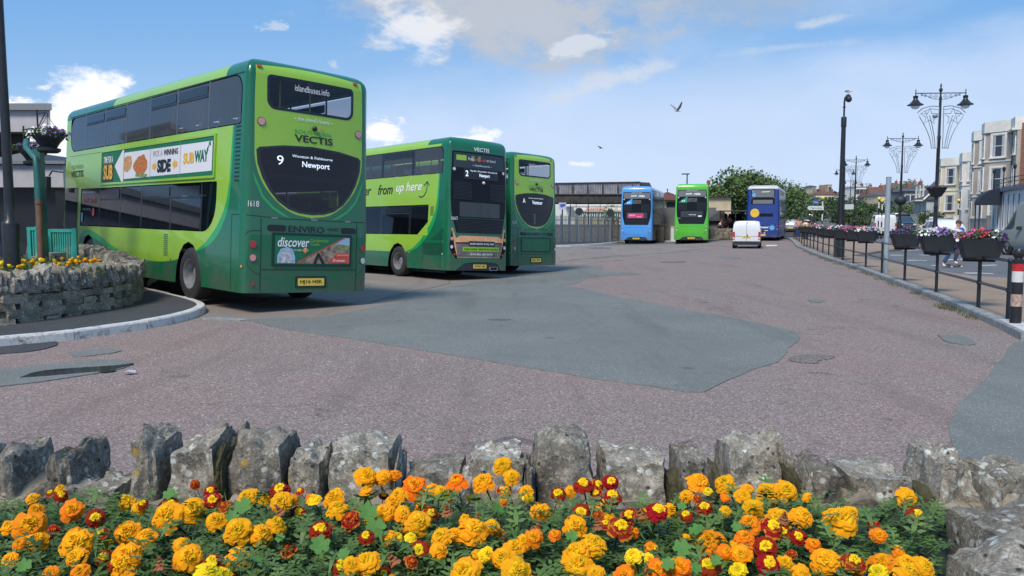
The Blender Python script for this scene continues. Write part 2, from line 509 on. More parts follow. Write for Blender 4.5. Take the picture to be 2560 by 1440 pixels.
# ---------------------------------------------------------------- lettering
_tc = {}
def textgeo(s, bold=0.0, shear=0.0):
    k = (s, bold, shear)
    if k in _tc: return _tc[k]
    cu = bpy.data.curves.new('t', 'FONT')
    cu.body = s; cu.size = 1; cu.offset = bold; cu.shear = shear; cu.resolution_u = 3
    o = bpy.data.objects.new('t', cu)
    me = o.to_mesh()
    vs = [(v.co.x, v.co.y) for v in me.vertices]
    fs = [tuple(p.vertices) for p in me.polygons]
    o.to_mesh_clear()
    bpy.data.objects.remove(o); bpy.data.curves.remove(cu)
    x0 = min(v[0] for v in vs); x1 = max(v[0] for v in vs); y0 = min(v[1] for v in vs); y1 = max(v[1] for v in vs)
    vs = [((x - x0) / (x1 - x0), (y - y0) / (y1 - y0)) for x, y in vs]
    _tc[k] = (vs, fs)
    return _tc[k]
def flat_text(name, s, M, wdt, hgt, m, parent=None, bold=0.0, shear=0.0):
    "lettering standing in the local XZ plane of M, facing -Y, lower-left at the origin"
    vs, fs = textgeo(s, bold, shear)
    mb = MB(); mb.add([M @ Vector((x * wdt, 0, y * hgt)) for x, y in vs], fs)
    return mb.build(name, m, parent, raw=True)
def rr(a0, a1, b0, b1, r, n=5, rs=None):
    "rounded rectangle; rs = radii of corners (a0b0, a1b0, a1b1, a0b1)"
    rs = rs or (r, r, r, r)
    out_ = []
    for (cx, cy, t0, q) in ((a0, b0, 180, rs[0]), (a1, b0, 270, rs[1]), (a1, b1, 0, rs[2]), (a0, b1, 90, rs[3])):
        if q <= 0: out_.append((cx, cy)); continue
        sx_ = 1 if cx == a0 else -1; sy_ = 1 if cy == b0 else -1
        for k in range(n + 1):
            t = R(t0 + 90 * k / n)
            out_.append((cx + sx_ * q + q * math.cos(t), cy + sy_ * q + q * math.sin(t)))
    return out_
def ell(cx, cy, a, b, n=16):
    return [(cx + a * math.cos(2 * math.pi * k / n), cy + b * math.sin(2 * math.pi * k / n)) for k in range(n)]
# ---------------------------------------------------------------- livery paint
def fcurve(k, v, vmax, pts, omax):
    n = k.node('ShaderNodeFloatCurve')
    cv = n.mapping.curves[0]
    pts = sorted(pts)
    while len(cv.points) < len(pts): cv.points.new(.5, .5)
    for p, (a, b) in zip(cv.points, pts):
        p.location = (min(1, max(0, a / vmax)), min(1, max(0, b / omax))); p.handle_type = 'AUTO_CLAMPED'
    n.mapping.update()
    k.set(n.inputs['Value'], k.m_('DIVIDE', v, vmax))
    return k.m_('MULTIPLY', n.outputs[0], omax)
DG, LG, MG = (.002, .130, .056), (.285, .52, .036), (.005, .34, .08)
def livery(name, dark, light=None, side=None, rear=None, stripe=None, roofv=None, front=None, rearcol=None):
    m = mat(name, dark, .28, coat=.6)
    k = NT(m)
    geo = k.node('ShaderNodeNewGeometry')
    c = dark
    sxyz = k.node('ShaderNodeSeparateXYZ'); k.set(sxyz.inputs[0], k.tc.outputs['Object'])
    X, Y, Z = sxyz.outputs
    if side:
        b = fcurve(k, Y, 12.0, side, 5.0)
        msk = k.m_('GREATER_THAN', Z, b)
        if stripe:
            b2 = fcurve(k, Y, 12.0, stripe, 5.0)
            ms = k.m_('MULTIPLY', k.m_('GREATER_THAN', Z, b2), k.m_('GREATER_THAN', Y, .2))
            c = k.mix(ms, c, MG)
        c = k.mix(k.m_('MULTIPLY', msk, k.m_('GREATER_THAN', Y, .35)), c, light)
    if rear:
        a = fcurve(k, Z, 5.0, rear, 1.25)
        dx = k.m_('ABSOLUTE', k.m_('SUBTRACT', X, 1.25))
        mr = k.m_('MULTIPLY', k.m_('LESS_THAN', dx, a), k.m_('LESS_THAN', Y, .45))
        c = k.mix(mr, c, light)
    if roofv is not None:
        mt = k.m_('MULTIPLY', k.m_('GREATER_THAN', Z, roofv[0]), k.m_('MULTIPLY', k.m_('LESS_THAN', Y, roofv[1]), k.m_('GREATER_THAN', Y, .12 if rear else -1)))
        c = k.mix(mt, c, dark)
        if len(roofv) > 2: c = k.mix(k.m_('MULTIPLY', k.m_('GREATER_THAN', Y, roofv[2]), k.m_('GREATER_THAN', Z, roofv[0])), c, dark)
    if rearcol:
        ry = k.m_('LESS_THAN', Y, rearcol[1])
        c = k.mix(ry, c, rearcol[0])
    dirt = k.noise(1.5, 6, .7)
    low = k.step(Z, 1.2, .3)
    c = k.mix(k.m_('MULTIPLY', k.m_('MULTIPLY', k.step(dirt, .32, .66), low), .50), c, (.10, .085, .07))
    c = k.mix(k.m_('MULTIPLY', k.step(dirt, .45, .8), .10), c, (.14, .15, .12))
    c = k.mix(geo.outputs['Backfacing'], c, (.26, .27, .27))
    k.set(k.b.inputs['Base Color'], c)
    k.set(k.b.inputs['Roughness'], k.m_('MULTIPLY_ADD', dirt, .30, .16))
    fl_ = k.noise(7, 5, .7, off=6); k.bump(k.m_('ADD', k.noise(1.3, 2, .5, off=15), k.m_('MULTIPLY', fl_, .04)), .10, .05)
    return m
# ---------------------------------------------------------------- the bus
class Bus:
    def __init__(s, pose, L=10.6, H=4.28, wr=4.0, r=.16, rf=.4, taper=.07, bow=.05, wheels=(2.25, 8.2), label='', group=None):
        s.L, s.H, s.wr, s.r, s.rf, s.taper, s.bow, s.wheels = L, H, wr, r, rf, taper, bow, wheels
        x, y, z, yaw, pit, rol = pose
        s.root = empty('double_decker_bus', (x, y, z), 0, label, 'bus', group)
        s.root.rotation_mode = 'XYZ'
        s.root.rotation_euler = (pit, rol, -yaw)
        s.W = 2.5
    def plan(s, q):
        L, r, rf = s.L, s.r, s.rf
        mir = q > 1.25
        if mir: q = 2.5 - q
        if q >= r:
            t = (q - 1.25) / (1.25 - r)
            p, n = Vector((q, -s.bow * (1 - t * t), 0)), Vector((t * s.bow * .8, -1, 0)).normalized()
        elif q >= -r:
            t = (q + r) / (2 * r) * math.pi / 2
            n = Vector((-math.cos(t), -math.sin(t), 0)); p = Vector((r, r, 0)) + n * r
        elif q >= -(L - rf):
            p, n = Vector((0, -q, 0)), Vector((-1, 0, 0))
        elif q >= -(L + rf):
            t = (-(L - rf) - q) / (2 * rf) * math.pi / 2
            n = Vector((-math.cos(t), math.sin(t), 0)); p = Vector((rf, L - rf, 0)) + n * rf
        else:
            p, n = Vector((-q - L, L, 0)), Vector((0, 1, 0))
        if mir: p.x = 2.5 - p.x; n.x = -n.x
        return p, n
    def inset(s, w, n):
        e = s.taper * max(0, (w - 1.3) / 2.9)
        if n.y < -.3: e *= 1.3
        if n.y > .3: e += max(0, w - 1.1) * .09 * n.y
        if w > s.wr:
            hh = s.H - s.wr
            t = min(1, (w - s.wr) / hh)
            e += .28 * (1 - math.sqrt(max(0, 1 - t * t)))
        return e
    def M(s, q, w, off=0.0):
        p, n = s.plan(q)
        e = s.inset(w, n)
        R0 = max(s.r, e + .04)
        if R0 > s.r and p.y < s.L / 2:
            mir = p.x > 1.25
            a = 2.5 - p.x if mir else p.x
            qq = 2.5 - q if q > 1.25 else q
            if -s.r <= qq <= s.r:
                c = R0 + (-abs(n.x)) * (R0 - e + off); y_ = R0 + n.y * (R0 - e + off)
            elif qq > s.r: c = max(a, R0) if a < .6 else a; y_ = p.y - n.y * e * 1.0 + n.y * off
            else: c = e - off; y_ = max(p.y, R0)
            return Vector((2.5 - c if mir else c, y_, w))
        p = p + n * (off - e)
        p.z = w
        return p
    def cuts(s, lo, hi):
        r, L, rf = s.r, s.L, s.rf
        c = [-r + 2 * r * k / 6 for k in range(7)] + [r + (2.5 - 2 * r) * k / 10 for k in range(1, 10)] + [2.5 - r + 2 * r * k / 6 for k in range(7)]
        c += [-(L - rf) - 2 * rf * k / 4 for k in range(5)] + [2.5 + (L - rf) + 2 * rf * k / 4 for k in range(5)]
        return [x for x in c if lo + 1e-4 < x < hi - 1e-4]
    def sheet(s, name, rings, off, m, parent='root', thick=0, smooth=30):
        if isinstance(rings[0][0], (int, float)): rings = [rings]
        vec = [[Vector((a, b, 0)) for a, b in rg] for rg in rings]
        tris = tessellate_polygon(vec)
        flat = [v for rg in vec for v in rg]
        bm = bmesh.new()
        vs = [bm.verts.new(v) for v in flat]
        for t in tris:
            try: bm.faces.new([vs[i] for i in t])
            except ValueError: pass
        return s._fin(name, bm, off, m, parent, thick, smooth)
    def _fin(s, name, bm, off, m, parent, thick=0, smooth=30):
        lo = min(v.co.x for v in bm.verts); hi = max(v.co.x for v in bm.verts)
        wl = min(v.co.y for v in bm.verts); wh = max(v.co.y for v in bm.verts)
        for c in s.cuts(lo, hi):
            bmesh.ops.bisect_plane(bm, geom=bm.verts[:] + bm.edges[:] + bm.faces[:], plane_co=(c, 0, 0), plane_no=(1, 0, 0), dist=1e-5)
        for c in (1.3, s.wr):
            if wl < c < wh:
                bmesh.ops.bisect_plane(bm, geom=bm.verts[:] + bm.edges[:] + bm.faces[:], plane_co=(0, c, 0), plane_no=(0, 1, 0), dist=1e-5)
        for f in bm.faces:
            if f.normal.z < 0: f.normal_flip()
        nv = {v: (v.co.x, v.co.y) for v in bm.verts}
        if thick:
            ret = bmesh.ops.extrude_face_region(bm, geom=bm.faces[:])
            top = [g for g in ret['geom'] if isinstance(g, bmesh.types.BMVert)]
            tops = set(top)
            for v in bm.verts: v.co = s.M(v.co.x, v.co.y, off + thick if v in tops else off)
        else:
            for v in bm.verts: v.co = s.M(v.co.x, v.co.y, off)
        # outward in (s,w) with z up maps to outward on the bus
        me = bpy.data.meshes.new(name)
        bm.to_mesh(me); bm.free()
        me.materials.append(m)
        me.shade_smooth(); me.set_sharp_from_angle(angle=R(smooth))
        return link(bpy.data.objects.new(name, me), s.root if parent == 'root' else parent)
    def text(s, name, st, s0, s1, w0, w1, m, off=.009, bold=0.0, shear=0.0, parent='root', rot=0.0):
        vs, fs = textgeo(st, bold, shear)
        bm = bmesh.new()
        cx, cy = (s0 + s1) / 2, (w0 + w1) / 2
        out_ = []
        for x, y in vs:
            X = s0 + x * (s1 - s0); Y = w0 + y * (w1 - w0)
            if rot:
                X, Y = cx + (X - cx) * math.cos(rot) - (Y - cy) * math.sin(rot), cy + (X - cx) * math.sin(rot) + (Y - cy) * math.cos(rot)
            out_.append(bm.verts.new((X, Y, 0)))
        for f in fs:
            try: bm.faces.new([out_[i] for i in f])
            except ValueError: pass
        for f in bm.faces: f.normal_update()
        return s._fin(name, bm, off, m, parent)
    def shell(s, m, holes, skirt=.3, seg=8, bumper=None, roofmat=None):
        L = s.L; lo, hi = -(L + 1.25), 2.5 + L + 1.25
        o = [(lo, s.wr), (lo, skirt)]
        def arch(c, sg):
            return [(c + sg * .60 * math.cos(math.pi * k / seg), max(skirt, skirt + .80 * math.sin(math.pi * k / seg))) for k in range(seg + 1)]
        for v in sorted(s.wheels, reverse=True): o += arch(-v, -1)
        if bumper: o += bumper
        for v in sorted(s.wheels): o += arch(2.5 + v, -1)
        o += [(hi, skirt), (hi, s.wr)]
        body = s.sheet('body', [o] + holes, 0, m)
        # roof
        n = 6
        qs = sorted(set([lo + 1e-6, hi - 1e-6] + s.cuts(lo, hi) + [-L * k / 6 for k in range(1, 6)] + [2.5 + L * k / 6 for k in range(1, 6)]))
        mb = MB(); vs, fs = [], []
        for k in range(n + 1):
            ww = s.wr + (s.H - s.wr) * math.sin(math.pi / 2 * k / n)
            for q in qs: vs.append(s.M(q, ww))
        K = len(qs)
        for k in range(n):
            for i in range(K - 1): fs.append((k * K + i, k * K + i + 1, (k + 1) * K + i + 1, (k + 1) * K + i))
        base = n * K
        c0 = len(vs)
        vs.append(Vector((1.25, 1.2, s.H + .015))); vs.append(Vector((1.25, L - 1.2, s.H + .015)))
        for i in range(K - 1):
            a, b = vs[base + i], vs[base + i + 1]
            ca = c0 if (a.y + b.y) / 2 < L / 2 else c0 + 1
            fs.append((base + i, base + i + 1, ca))
            if (a.y < L / 2) != ((vs[base + min(i + 2, K - 1)].y + b.y) / 2 < L / 2): pass
        mb.add(vs, fs)
        mb.add([vs[c0], vs[c0 + 1], Vector((.4, L / 2, s.H)), Vector((2.1, L / 2, s.H))], [(0, 1, 2), (0, 3, 1)])
        mb.build('roof', roofmat or m, s.root, 40)
        # floors, underside
        mb = MB(); mb.box((1.25, L / 2, .42), (1.7, L - .3, .22))
        mb.box((1.25, (s.wheels[0] + s.wheels[1]) / 2, .34), (2.3, s.wheels[1] - s.wheels[0] - 1.3, .10)); mb.box((1.25, .85, .36), (2.3, 1.3, .10))
        for v in s.wheels:
            for x in (.42, 2.08): mb.box((x, v, .95), (.08, 1.3, .85)); mb.box((.22 if x < 1 else 2.28, v, 1.14), (.40, 1.3, .03))
        mb.build('chassis', DARK, s.root)
        mb = MB(); mb.box((1.25, L / 2, 2.32), (2.36, L - .5, .10)); mb.box((1.25, L / 2, .9), (2.3, L - .4, .04)); mb.box((1.25, L / 2, s.H - .2), (2.0, L - .8, .04))
        mb.build('deck_floor', INTER, s.root)
        return body
    def wheel(s, side, v, twin=False):
        x = .02 if side < 0 else 2.48
        sg = side
        Mx = Matrix.Rotation(R(90) * sg, 4, 'Y')
        w_ = empty('wheel', (x - sg * .16, v, .5)); w_.parent = s.root
        t = MB(); t.lathe([(.27, .15), (.33, .165), (.44, .16), (.485, .13), (.50, .09), (.50, -.10), (.485, -.14), (.40, -.16), (.27, -.15)], n=32, M=Mx)
        t.build('tyre', RUBBER, w_, 40)
        t = MB()
        if twin: t.lathe([(.285, .155), (.27, .15), (.255, .05), (.24, -.02), (.13, -.03), (.13, .03), (.09, .05), (.001, .05)], n=28, M=Mx)
        else: t.lathe([(.285, .155), (.27, .15), (.25, .12), (.22, .13), (.15, .15), (.10, .17), (.001, .17)], n=28, M=Mx)
        for k in range(10):
            a = 2 * math.pi * k / 10
            p = Vector((.175 * math.cos(a), .175 * math.sin(a), 0))
            zz = -.028 if twin else .13
            t.bar(Mx @ (p + Vector((0, 0, zz))), Mx @ (p + Vector((0, 0, zz + .035))), .014, 6)
        t.cur = 1
        for k in range(8):
            a = 2 * math.pi * (k + .5) / 8
            p = Vector((.215 * math.cos(a), .215 * math.sin(a), 0))
            zz = -.016 if twin else .137
            t.bar(Mx @ (p + Vector((0, 0, zz - .01))), Mx @ (p + Vector((0, 0, zz))), .022, 8)
        t.build('rim', [RIM, DARK], w_, 35)
    def band(s, side, panes, w0, w1, m, rs0=0, rs1=0, vents=(), vw=(0, 0), clear=()):
        "one row of window panes between the v values in panes; vents = indices with an opening hopper"
        for i in range(len(panes) - 1):
            a, b = panes[i] + .02, panes[i + 1] - .02
            if side < 0: s0, s1 = -b, -a
            else: s0, s1 = 2.5 + a, 2.5 + b
            near_r, far_r = (rs0 if i == 0 else .03), (rs1 if i == len(panes) - 2 else .03)
            if side < 0: rs = (far_r, near_r if not isinstance(near_r, tuple) else near_r[0], near_r if not isinstance(near_r, tuple) else near_r[1], far_r)
            else: rs = (near_r if not isinstance(near_r, tuple) else near_r[0], far_r, far_r, near_r if not isinstance(near_r, tuple) else near_r[1])
            p = s.sheet('window', rr(s0, s1, w0 + .02, w1 - .02, 0, 6, rs), -.004, m)
            if i in vents:
                s.sheet('hopper', rr(s0 + .05, s1 - .05, vw[0], vw[1], .02), .006, VENTM, p)
                bar = rr(s0 + .02, s1 - .02, vw[0] - .05, vw[0] - .02, .005)
                s.sheet('hopper_rail', bar, .006, BLACKR, p)
    def ringhole(s, a0, a1, b0, b1, rs):
        return list(reversed(rr(a0, a1, b0, b1, 0, 6, rs)))
    def lamp(s, q, w, r, m, name='tail_light', ring=True):
        if ring: pr = s.sheet(name, ell(q, w, r, r), .004, BLACKR if ring is True else ring, thick=.008)
        else: pr = s.root
        s.sheet('lens' if ring else name, ell(q, w, r * .82, r * .82), .014, m, pr, thick=.006)
    def seats(s, n_up=11, n_low=8):
        t = MB()
        t.box((0, 0, .22), (.92, .42, .10)); t.box((0, -.2, .55), (.92, .09, .62), tilt=Matrix.Rotation(R(8), 4, 'X'))
        t.box((-.23, -.25, .92), (.34, .08, .16)); t.box((.23, -.25, .92), (.34, .08, .16)); t.box((0, 0, .1), (.2, .3, .2))
        me = t.mesh('seat', SEATM)
        for k in range(n_up):
            for x in (.62, 1.88):
                o = bpy.data.objects.new('seat', me); link(o, s.root); o.location = (x, .9 + k * .82, 2.37)
        for k in range(n_low):
            for x in (.62, 1.88):
                o = bpy.data.objects.new('seat', me); link(o, s.root); o.location = (x, 1.4 + k * .85, 1.0 if k < 3 else .92)
        h = MB()
        for k in range(0, n_up, 2):
            for x in (.95, 1.55): h.bar((x, .9 + k * .82 - .25, 2.9), (x, .9 + k * .82 - .25, s.H - .2), .016, 6)
        h.build('grab_pole', POLEM, s.root)
INTER = mat('bus_interior_panel', (.20, .21, .215), .8)
SEATM = mat('bus_seat_fabric', (.035, .045, .06), .9)
POLEM = mat('grab_pole_paint', (.50, .38, .04), .4)
VENTM = mat('open_hopper_glass', (.010, .013, .020), .15)
PANEL_L = mat('panel_gap_dark_green', (.001, .035, .02), .6)
DG_P = mat('dark_green_panel', (.0018, .105, .05), .3, coat=.5)
LG_P = mat('lime_green_vinyl', LG, .3, coat=.5)
MG_P = mat('mid_green_vinyl', MG, .3, coat=.5)
BAND = mat('window_band_black', (.012, .014, .018), .15)
GREYBAND = mat('window_band_grey', (.075, .085, .10), .3)
def strip(pts, wd):
    "thin closed polygon along a polyline in (s,w)"
    l, r_ = [], []
    for i, p in enumerate(pts):
        a = Vector(pts[max(0, i - 1)]); b = Vector(pts[min(len(pts) - 1, i + 1)])
        d = (b - a).normalized(); n = Vector((-d.y, d.x)) * wd / 2
        l.append((p[0] + n.x, p[1] + n.y)); r_.append((p[0] - n.x, p[1] - n.y))
    return l + r_[::-1]
def seam(b, pts, wd=.012, name='panel_seam', m=None):
    return b.sheet(name, strip(pts, wd), .004, m or PANEL_L)
E400_SIDE = [(0, 4.9), (.50, 4.8), (.56, 3.1), (.60, 2.3), (.66, 1.95), (.84, 1.62), (1.28, 1.24), (1.88, .96), (2.9, .73), (4.15, .66), (5.06, .69), (6.36, .86), (7.2, 1.05), (7.8, 1.17), (8.3, 1.22), (8.8, 1.1), (9.2, .6), (12, .3)]
E400_STR = [(0, 4.9), (.40, 4.8), (.50, 3.0), (.54, 2.3), (.58, 1.85), (.76, 1.50), (1.18, 1.14), (1.88, .93), (2.9, .73), (4.15, .64), (5.06, .62), (6.2, .72), (7.0, .86), (7.6, 1.0), (8.2, 1.06), (8.8, 1.0), (9.2, .5), (12, .3)]
E400_REAR = [(0, 0), (1.60, 0), (1.64, .18), (1.67, .33), (1.75, .50), (1.85, .64), (2.0, .79), (2.2, .93), (2.45, 1.025), (2.7, 1.06), (3.0, 1.06), (4.05, 1.04), (4.25, 1.02), (5, 1.0)]
P_GREEN = livery('green_livery_two_tone', DG, LG, E400_SIDE, E400_REAR, E400_STR, (3.95, .9, 6.7))
U_GLASS = [(.22, 2.72), (.27, 2.77), (.7, 2.84), (1.25, 2.87), (1.8, 2.84), (2.23, 2.77), (2.28, 2.72), (2.26, 2.5), (2.17, 2.25), (2.05, 2.05), (1.9, 1.88), (1.7, 1.75), (1.5, 1.69), (1.25, 1.67), (1.0, 1.69), (.8, 1.75), (.6, 1.88), (.45, 2.05), (.33, 2.25), (.24, 2.5)]
def e400(pose, label, number, plate, dest, adverts, group):
    b = Bus(pose, label=label, group=group)
    side_hole = [b.ringhole(-9.85, -.24, 3.14, 3.99, (.35, .06, .28, .12)), b.ringhole(2.5 + .24, 2.5 + 9.85, 3.14, 3.99, (.06, .35, .12, .28)),
                 b.ringhole(-8.87, -1.10, 1.30, 2.20, (.05, .55, .04, .04)), b.ringhole(2.5 + 1.10, 2.5 + 8.87, 1.30, 2.20, (.55, .05, .04, .04)),
                 b.ringhole(.42, 2.08, 3.45, 3.99, (.14, .14, .06, .06)), list(reversed(U_GLASS[::-1]))]
    body = b.shell(P_GREEN, side_hole)
    for sd in (-1, 1):
        for v in b.wheels: b.wheel(sd, v, v < 4)
        up = [.26, 1.56, 3.0, 4.42, 5.82, 7.22, 8.64, 9.83]
        b.band(sd, up, 3.14, 3.99, GL_SMOKE, (.06, .26), .3, (1, 2, 4, 5), (3.77, 3.93))
        b.band(sd, [1.12, 1.74, 3.17, 4.75, 6.03, 7.44, 8.85], 1.30, 2.20, GL_DARK, (.5, .04), .05, (1, 2, 4), (1.96, 2.14))
        for (vs_, w0, w1, m) in ((up, 3.14, 3.99, GREYBAND), ([1.12, 1.74, 3.17, 4.75, 6.03, 7.44, 8.85], 1.30, 2.20, BAND)):
            for v in vs_[1:-1]:
                q = -v if sd < 0 else 2.5 + v
                b.sheet('window_pillar', [(q - .035, w0), (q + .035, w0), (q + .035, w1), (q - .035, w1)], -.002, m)
        f = lambda v: -v if sd < 0 else 2.5 + v
        seam(b, [(f(.45), .32), (f(.45), 1.62)]); seam(b, [(f(.45), 1.62), (-.17 if sd < 0 else 2.67, 1.62)])
        seam(b, [(f(1.15), 3.03), (f(9.9), 3.03)], .006); seam(b, [(f(.2), 4.0), (f(9.9), 4.02)], .02)
        for k in range(14): b.sheet('vent_slot', rr(f(.33) - .09, f(.33) + .09, 2.18 + k * .07, 2.205 + k * .07, .008), .005, PANEL_L)
        for k in range(11): b.sheet('vent_slot', rr(f(3.35) - .10, f(3.35) + .10, .80 + k * .04, .815 + k * .04, .004), .005, PANEL_L)
    for v in (3.95, 5.2, 6.45): seam(b, [(-v, .32), (-v, .72)], .008)
    # door
    b.sheet('door', rr(-10.15, -9.1, .42, 2.24, .04), .006, GL_DARK)
    b.sheet('windscreen', rr(-(b.L + 1.24), -(b.L + .1), 1.2, 2.4, .1), .006, BAND)
    b.sheet('windscreen', rr(2.5 + b.L + .1, 2.5 + b.L + 1.24, 1.2, 2.4, .1), .006, BAND)
    b.sheet('windscreen', rr(-(b.L + 1.24), -(b.L + .1), 3.0, 3.95, .1), .006, BAND)
    b.sheet('windscreen', rr(2.5 + b.L + .1, 2.5 + b.L + 1.24, 3.0, 3.95, .1), .006, BAND)
    rw = b.sheet('window', rr(.42, 2.08, 3.45, 3.99, 0, 6, (.14, .14, .06, .06)), -.003, GL_CLEAR)
    b.sheet('window_rim', [rr(.40, 2.10, 3.43, 4.01, 0, 6, (.16, .16, .08, .08)), list(reversed(rr(.45, 2.05, 3.475, 3.97, 0, 6, (.12, .12, .05, .05))))], .004, BAND, rw)
    b.text('lettering', 'islandbuses.info', .90, 1.58, 3.80, 3.91, WHITE_L, parent=rw)
    ug = b.sheet('window', U_GLASS, -.003, GL_DARK)
    inner = [(1.25 + (a - 1.25) * .93, 2.3 + (c_ - 2.3) * .93) for a, c_ in U_GLASS]
    b.sheet('window_rim', [U_GLASS, list(reversed(inner))], .003, BAND, ug)
    b.text('lettering', dest[0], .58, .70, 2.50, 2.66, LED, parent=ug)
    if dest[1]: b.text('lettering', dest[1], .86, 1.66, 2.655, 2.70, LED, parent=ug)
    b.text('lettering', dest[2], 1.05, 1.60, 2.47, 2.60, LED, parent=ug, bold=.015)
    b.text('lettering', "~ the island's buses ~", .88, 1.66, 3.30, 3.37, WHITE_L)
    b.text('lettering', 'SOUTHERN', .90, 1.62, 3.075, 3.145, MG_P)
    b.sheet('logo_diamond', [(1.41, 3.19), (1.445, 3.215), (1.48, 3.19), (1.445, 3.165)], .01, AMBER)
    b.text('lettering', 'VECTIS', .90, 1.66, 2.93, 3.055, BLACK_L, bold=.02)
    b.text('lettering', number, .06, .27, 1.76, 1.86, WHITE_L)
    # engine cover badge
    b.sheet('badge_bar', rr(.42, 2.19, 1.355, 1.475, .05), .004, DG_P)
    b.sheet('badge_bar', rr(.42, .76, 1.36, 1.47, .05), .006, BLACK_L); b.sheet('badge_bar', rr(1.85, 2.19, 1.36, 1.47, .05), .006, BLACK_L)
    b.text('lettering', 'ENVIRO', .80, 1.50, 1.36, 1.465, BLACK_L, bold=.015)
    b.text('lettering', '400', 1.56, 1.80, 1.40, 1.455, BLACK_L)
    for q, w_, m in ((.17, 1.13, REDL), (2.37, 1.10, REDL), (.17, .90, PINKL), (2.37, .87, CLEARL)): b.lamp(q, w_, .068, m, 'tail_light', RIMC)
    for q in (.30, 2.22): b.lamp(q, 3.20, .075, PINKL, 'brake_light', RIMC)
    for q in (.17, 2.37): b.lamp(q, .46, .038, REDL, 'reflector', False)
    for q in (.27, 2.15): b.sheet('marker_light', rr(q - .045, q + .045, 4.10, 4.14, .01), .004, REDL, thick=.02)
    for q in (-.05, -3.1): b.lamp(q, .75, .028, AMBER, 'side_marker', False)
    t = MB(); p = b.M(1.28, 3.19, .03); t.sphere(p, .045, 14, 8); t.build('camera_dome', BLACK_L, b.root, 60)
    pl = b.sheet('number_plate', rr(1.0, 1.52, .42, .55, .012), .008, PLATE, thick=.006)
    b.text('lettering', plate, 1.04, 1.48, .445, .525, BLACK_L, parent=pl, bold=.02, off=.017)
    b.sheet('plate_surround', [rr(.95, 1.57, .38, .59, .03), list(reversed(rr(.985, 1.535, .405, .565, .015)))], .004, PANEL_L, thick=.004)
    seam(b, [(.02, 1.62), (.7, 1.58), (2.48, 1.585)]); seam(b, [(.31, .70), (2.2, .70)]); seam(b, [(.31, .32), (.31, 1.58)]); seam(b, [(2.21, .32), (2.21, 1.57)])
    seam(b, [(.02, 1.28), (.06, 1.33), (.16, 1.36), (.31, 1.36)]); seam(b, [(.04, .85), (.08, .75), (.2, .66), (.31, .60)], .008)
    seam(b, [(2.46, .85), (2.42, .75), (2.32, .66), (2.21, .60)], .008)
    for q in (.55, 1.30, 2.0): b.sheet('hinge', rr(q - .06, q + .06, 1.575, 1.595, .005), .006, STEEL)
    # bright flash lines beside the U
    fl = [(.15, 2.38), (.20, 2.18), (.32, 1.92), (.5, 1.74), (.7, 1.625), (.85, 1.59)]
    for sg in (0, 1):
        P = [(a if not sg else 2.5 - a, c_) for a, c_ in fl]
        b.sheet('flash_stripe', P + [(p[0] + (.03 if not sg else -.03), p[1] + .035) for p in reversed(P[1:-1])], .004, MG_P)
    b.seats()
    adverts(b)
    return b
LED = mat('led_dots', (.75, .84, .95), .5, emit=.45)
RIMC = mat('lamp_bezel', (.20, .14, .12), .35, .4)
AD_WHITE = mat('advert_white', (.70, .71, .76), .45); AD_GREEN = mat('advert_green', (.006, .155, .07), .45); AD_YEL = mat('advert_yellow', (.75, .42, .04), .45)
AD_FOOD = mat('advert_food', (.62, .27, .10), .6, var=.6, vscale=14, c2=(.78, .45, .22)); AD_FOOD2 = mat('advert_food_dark', (.55, .12, .03), .6, var=.6, vscale=16, c2=(.72, .27, .08))
AD_RED = mat('advert_red', (.72, .09, .05), .45); AD_SKY = mat('advert_sky', (.35, .5, .65), .5)
AD_BRICK = mat('advert_town_photo', (.30, .13, .08), .6, var=.8, vscale=10, c2=(.55, .42, .30)); AD_FIELD = mat('advert_fields', (.22, .26, .10), .6, var=.7, vscale=9)
AD_STONE = mat('advert_castle_photo', (.45, .47, .5), .6, var=.7, vscale=16); AD_GREY = mat('advert_grey', (.35, .36, .4), .5)
DARKG_L = mat('faint_green_lettering', (.10, .30, .03), .5)
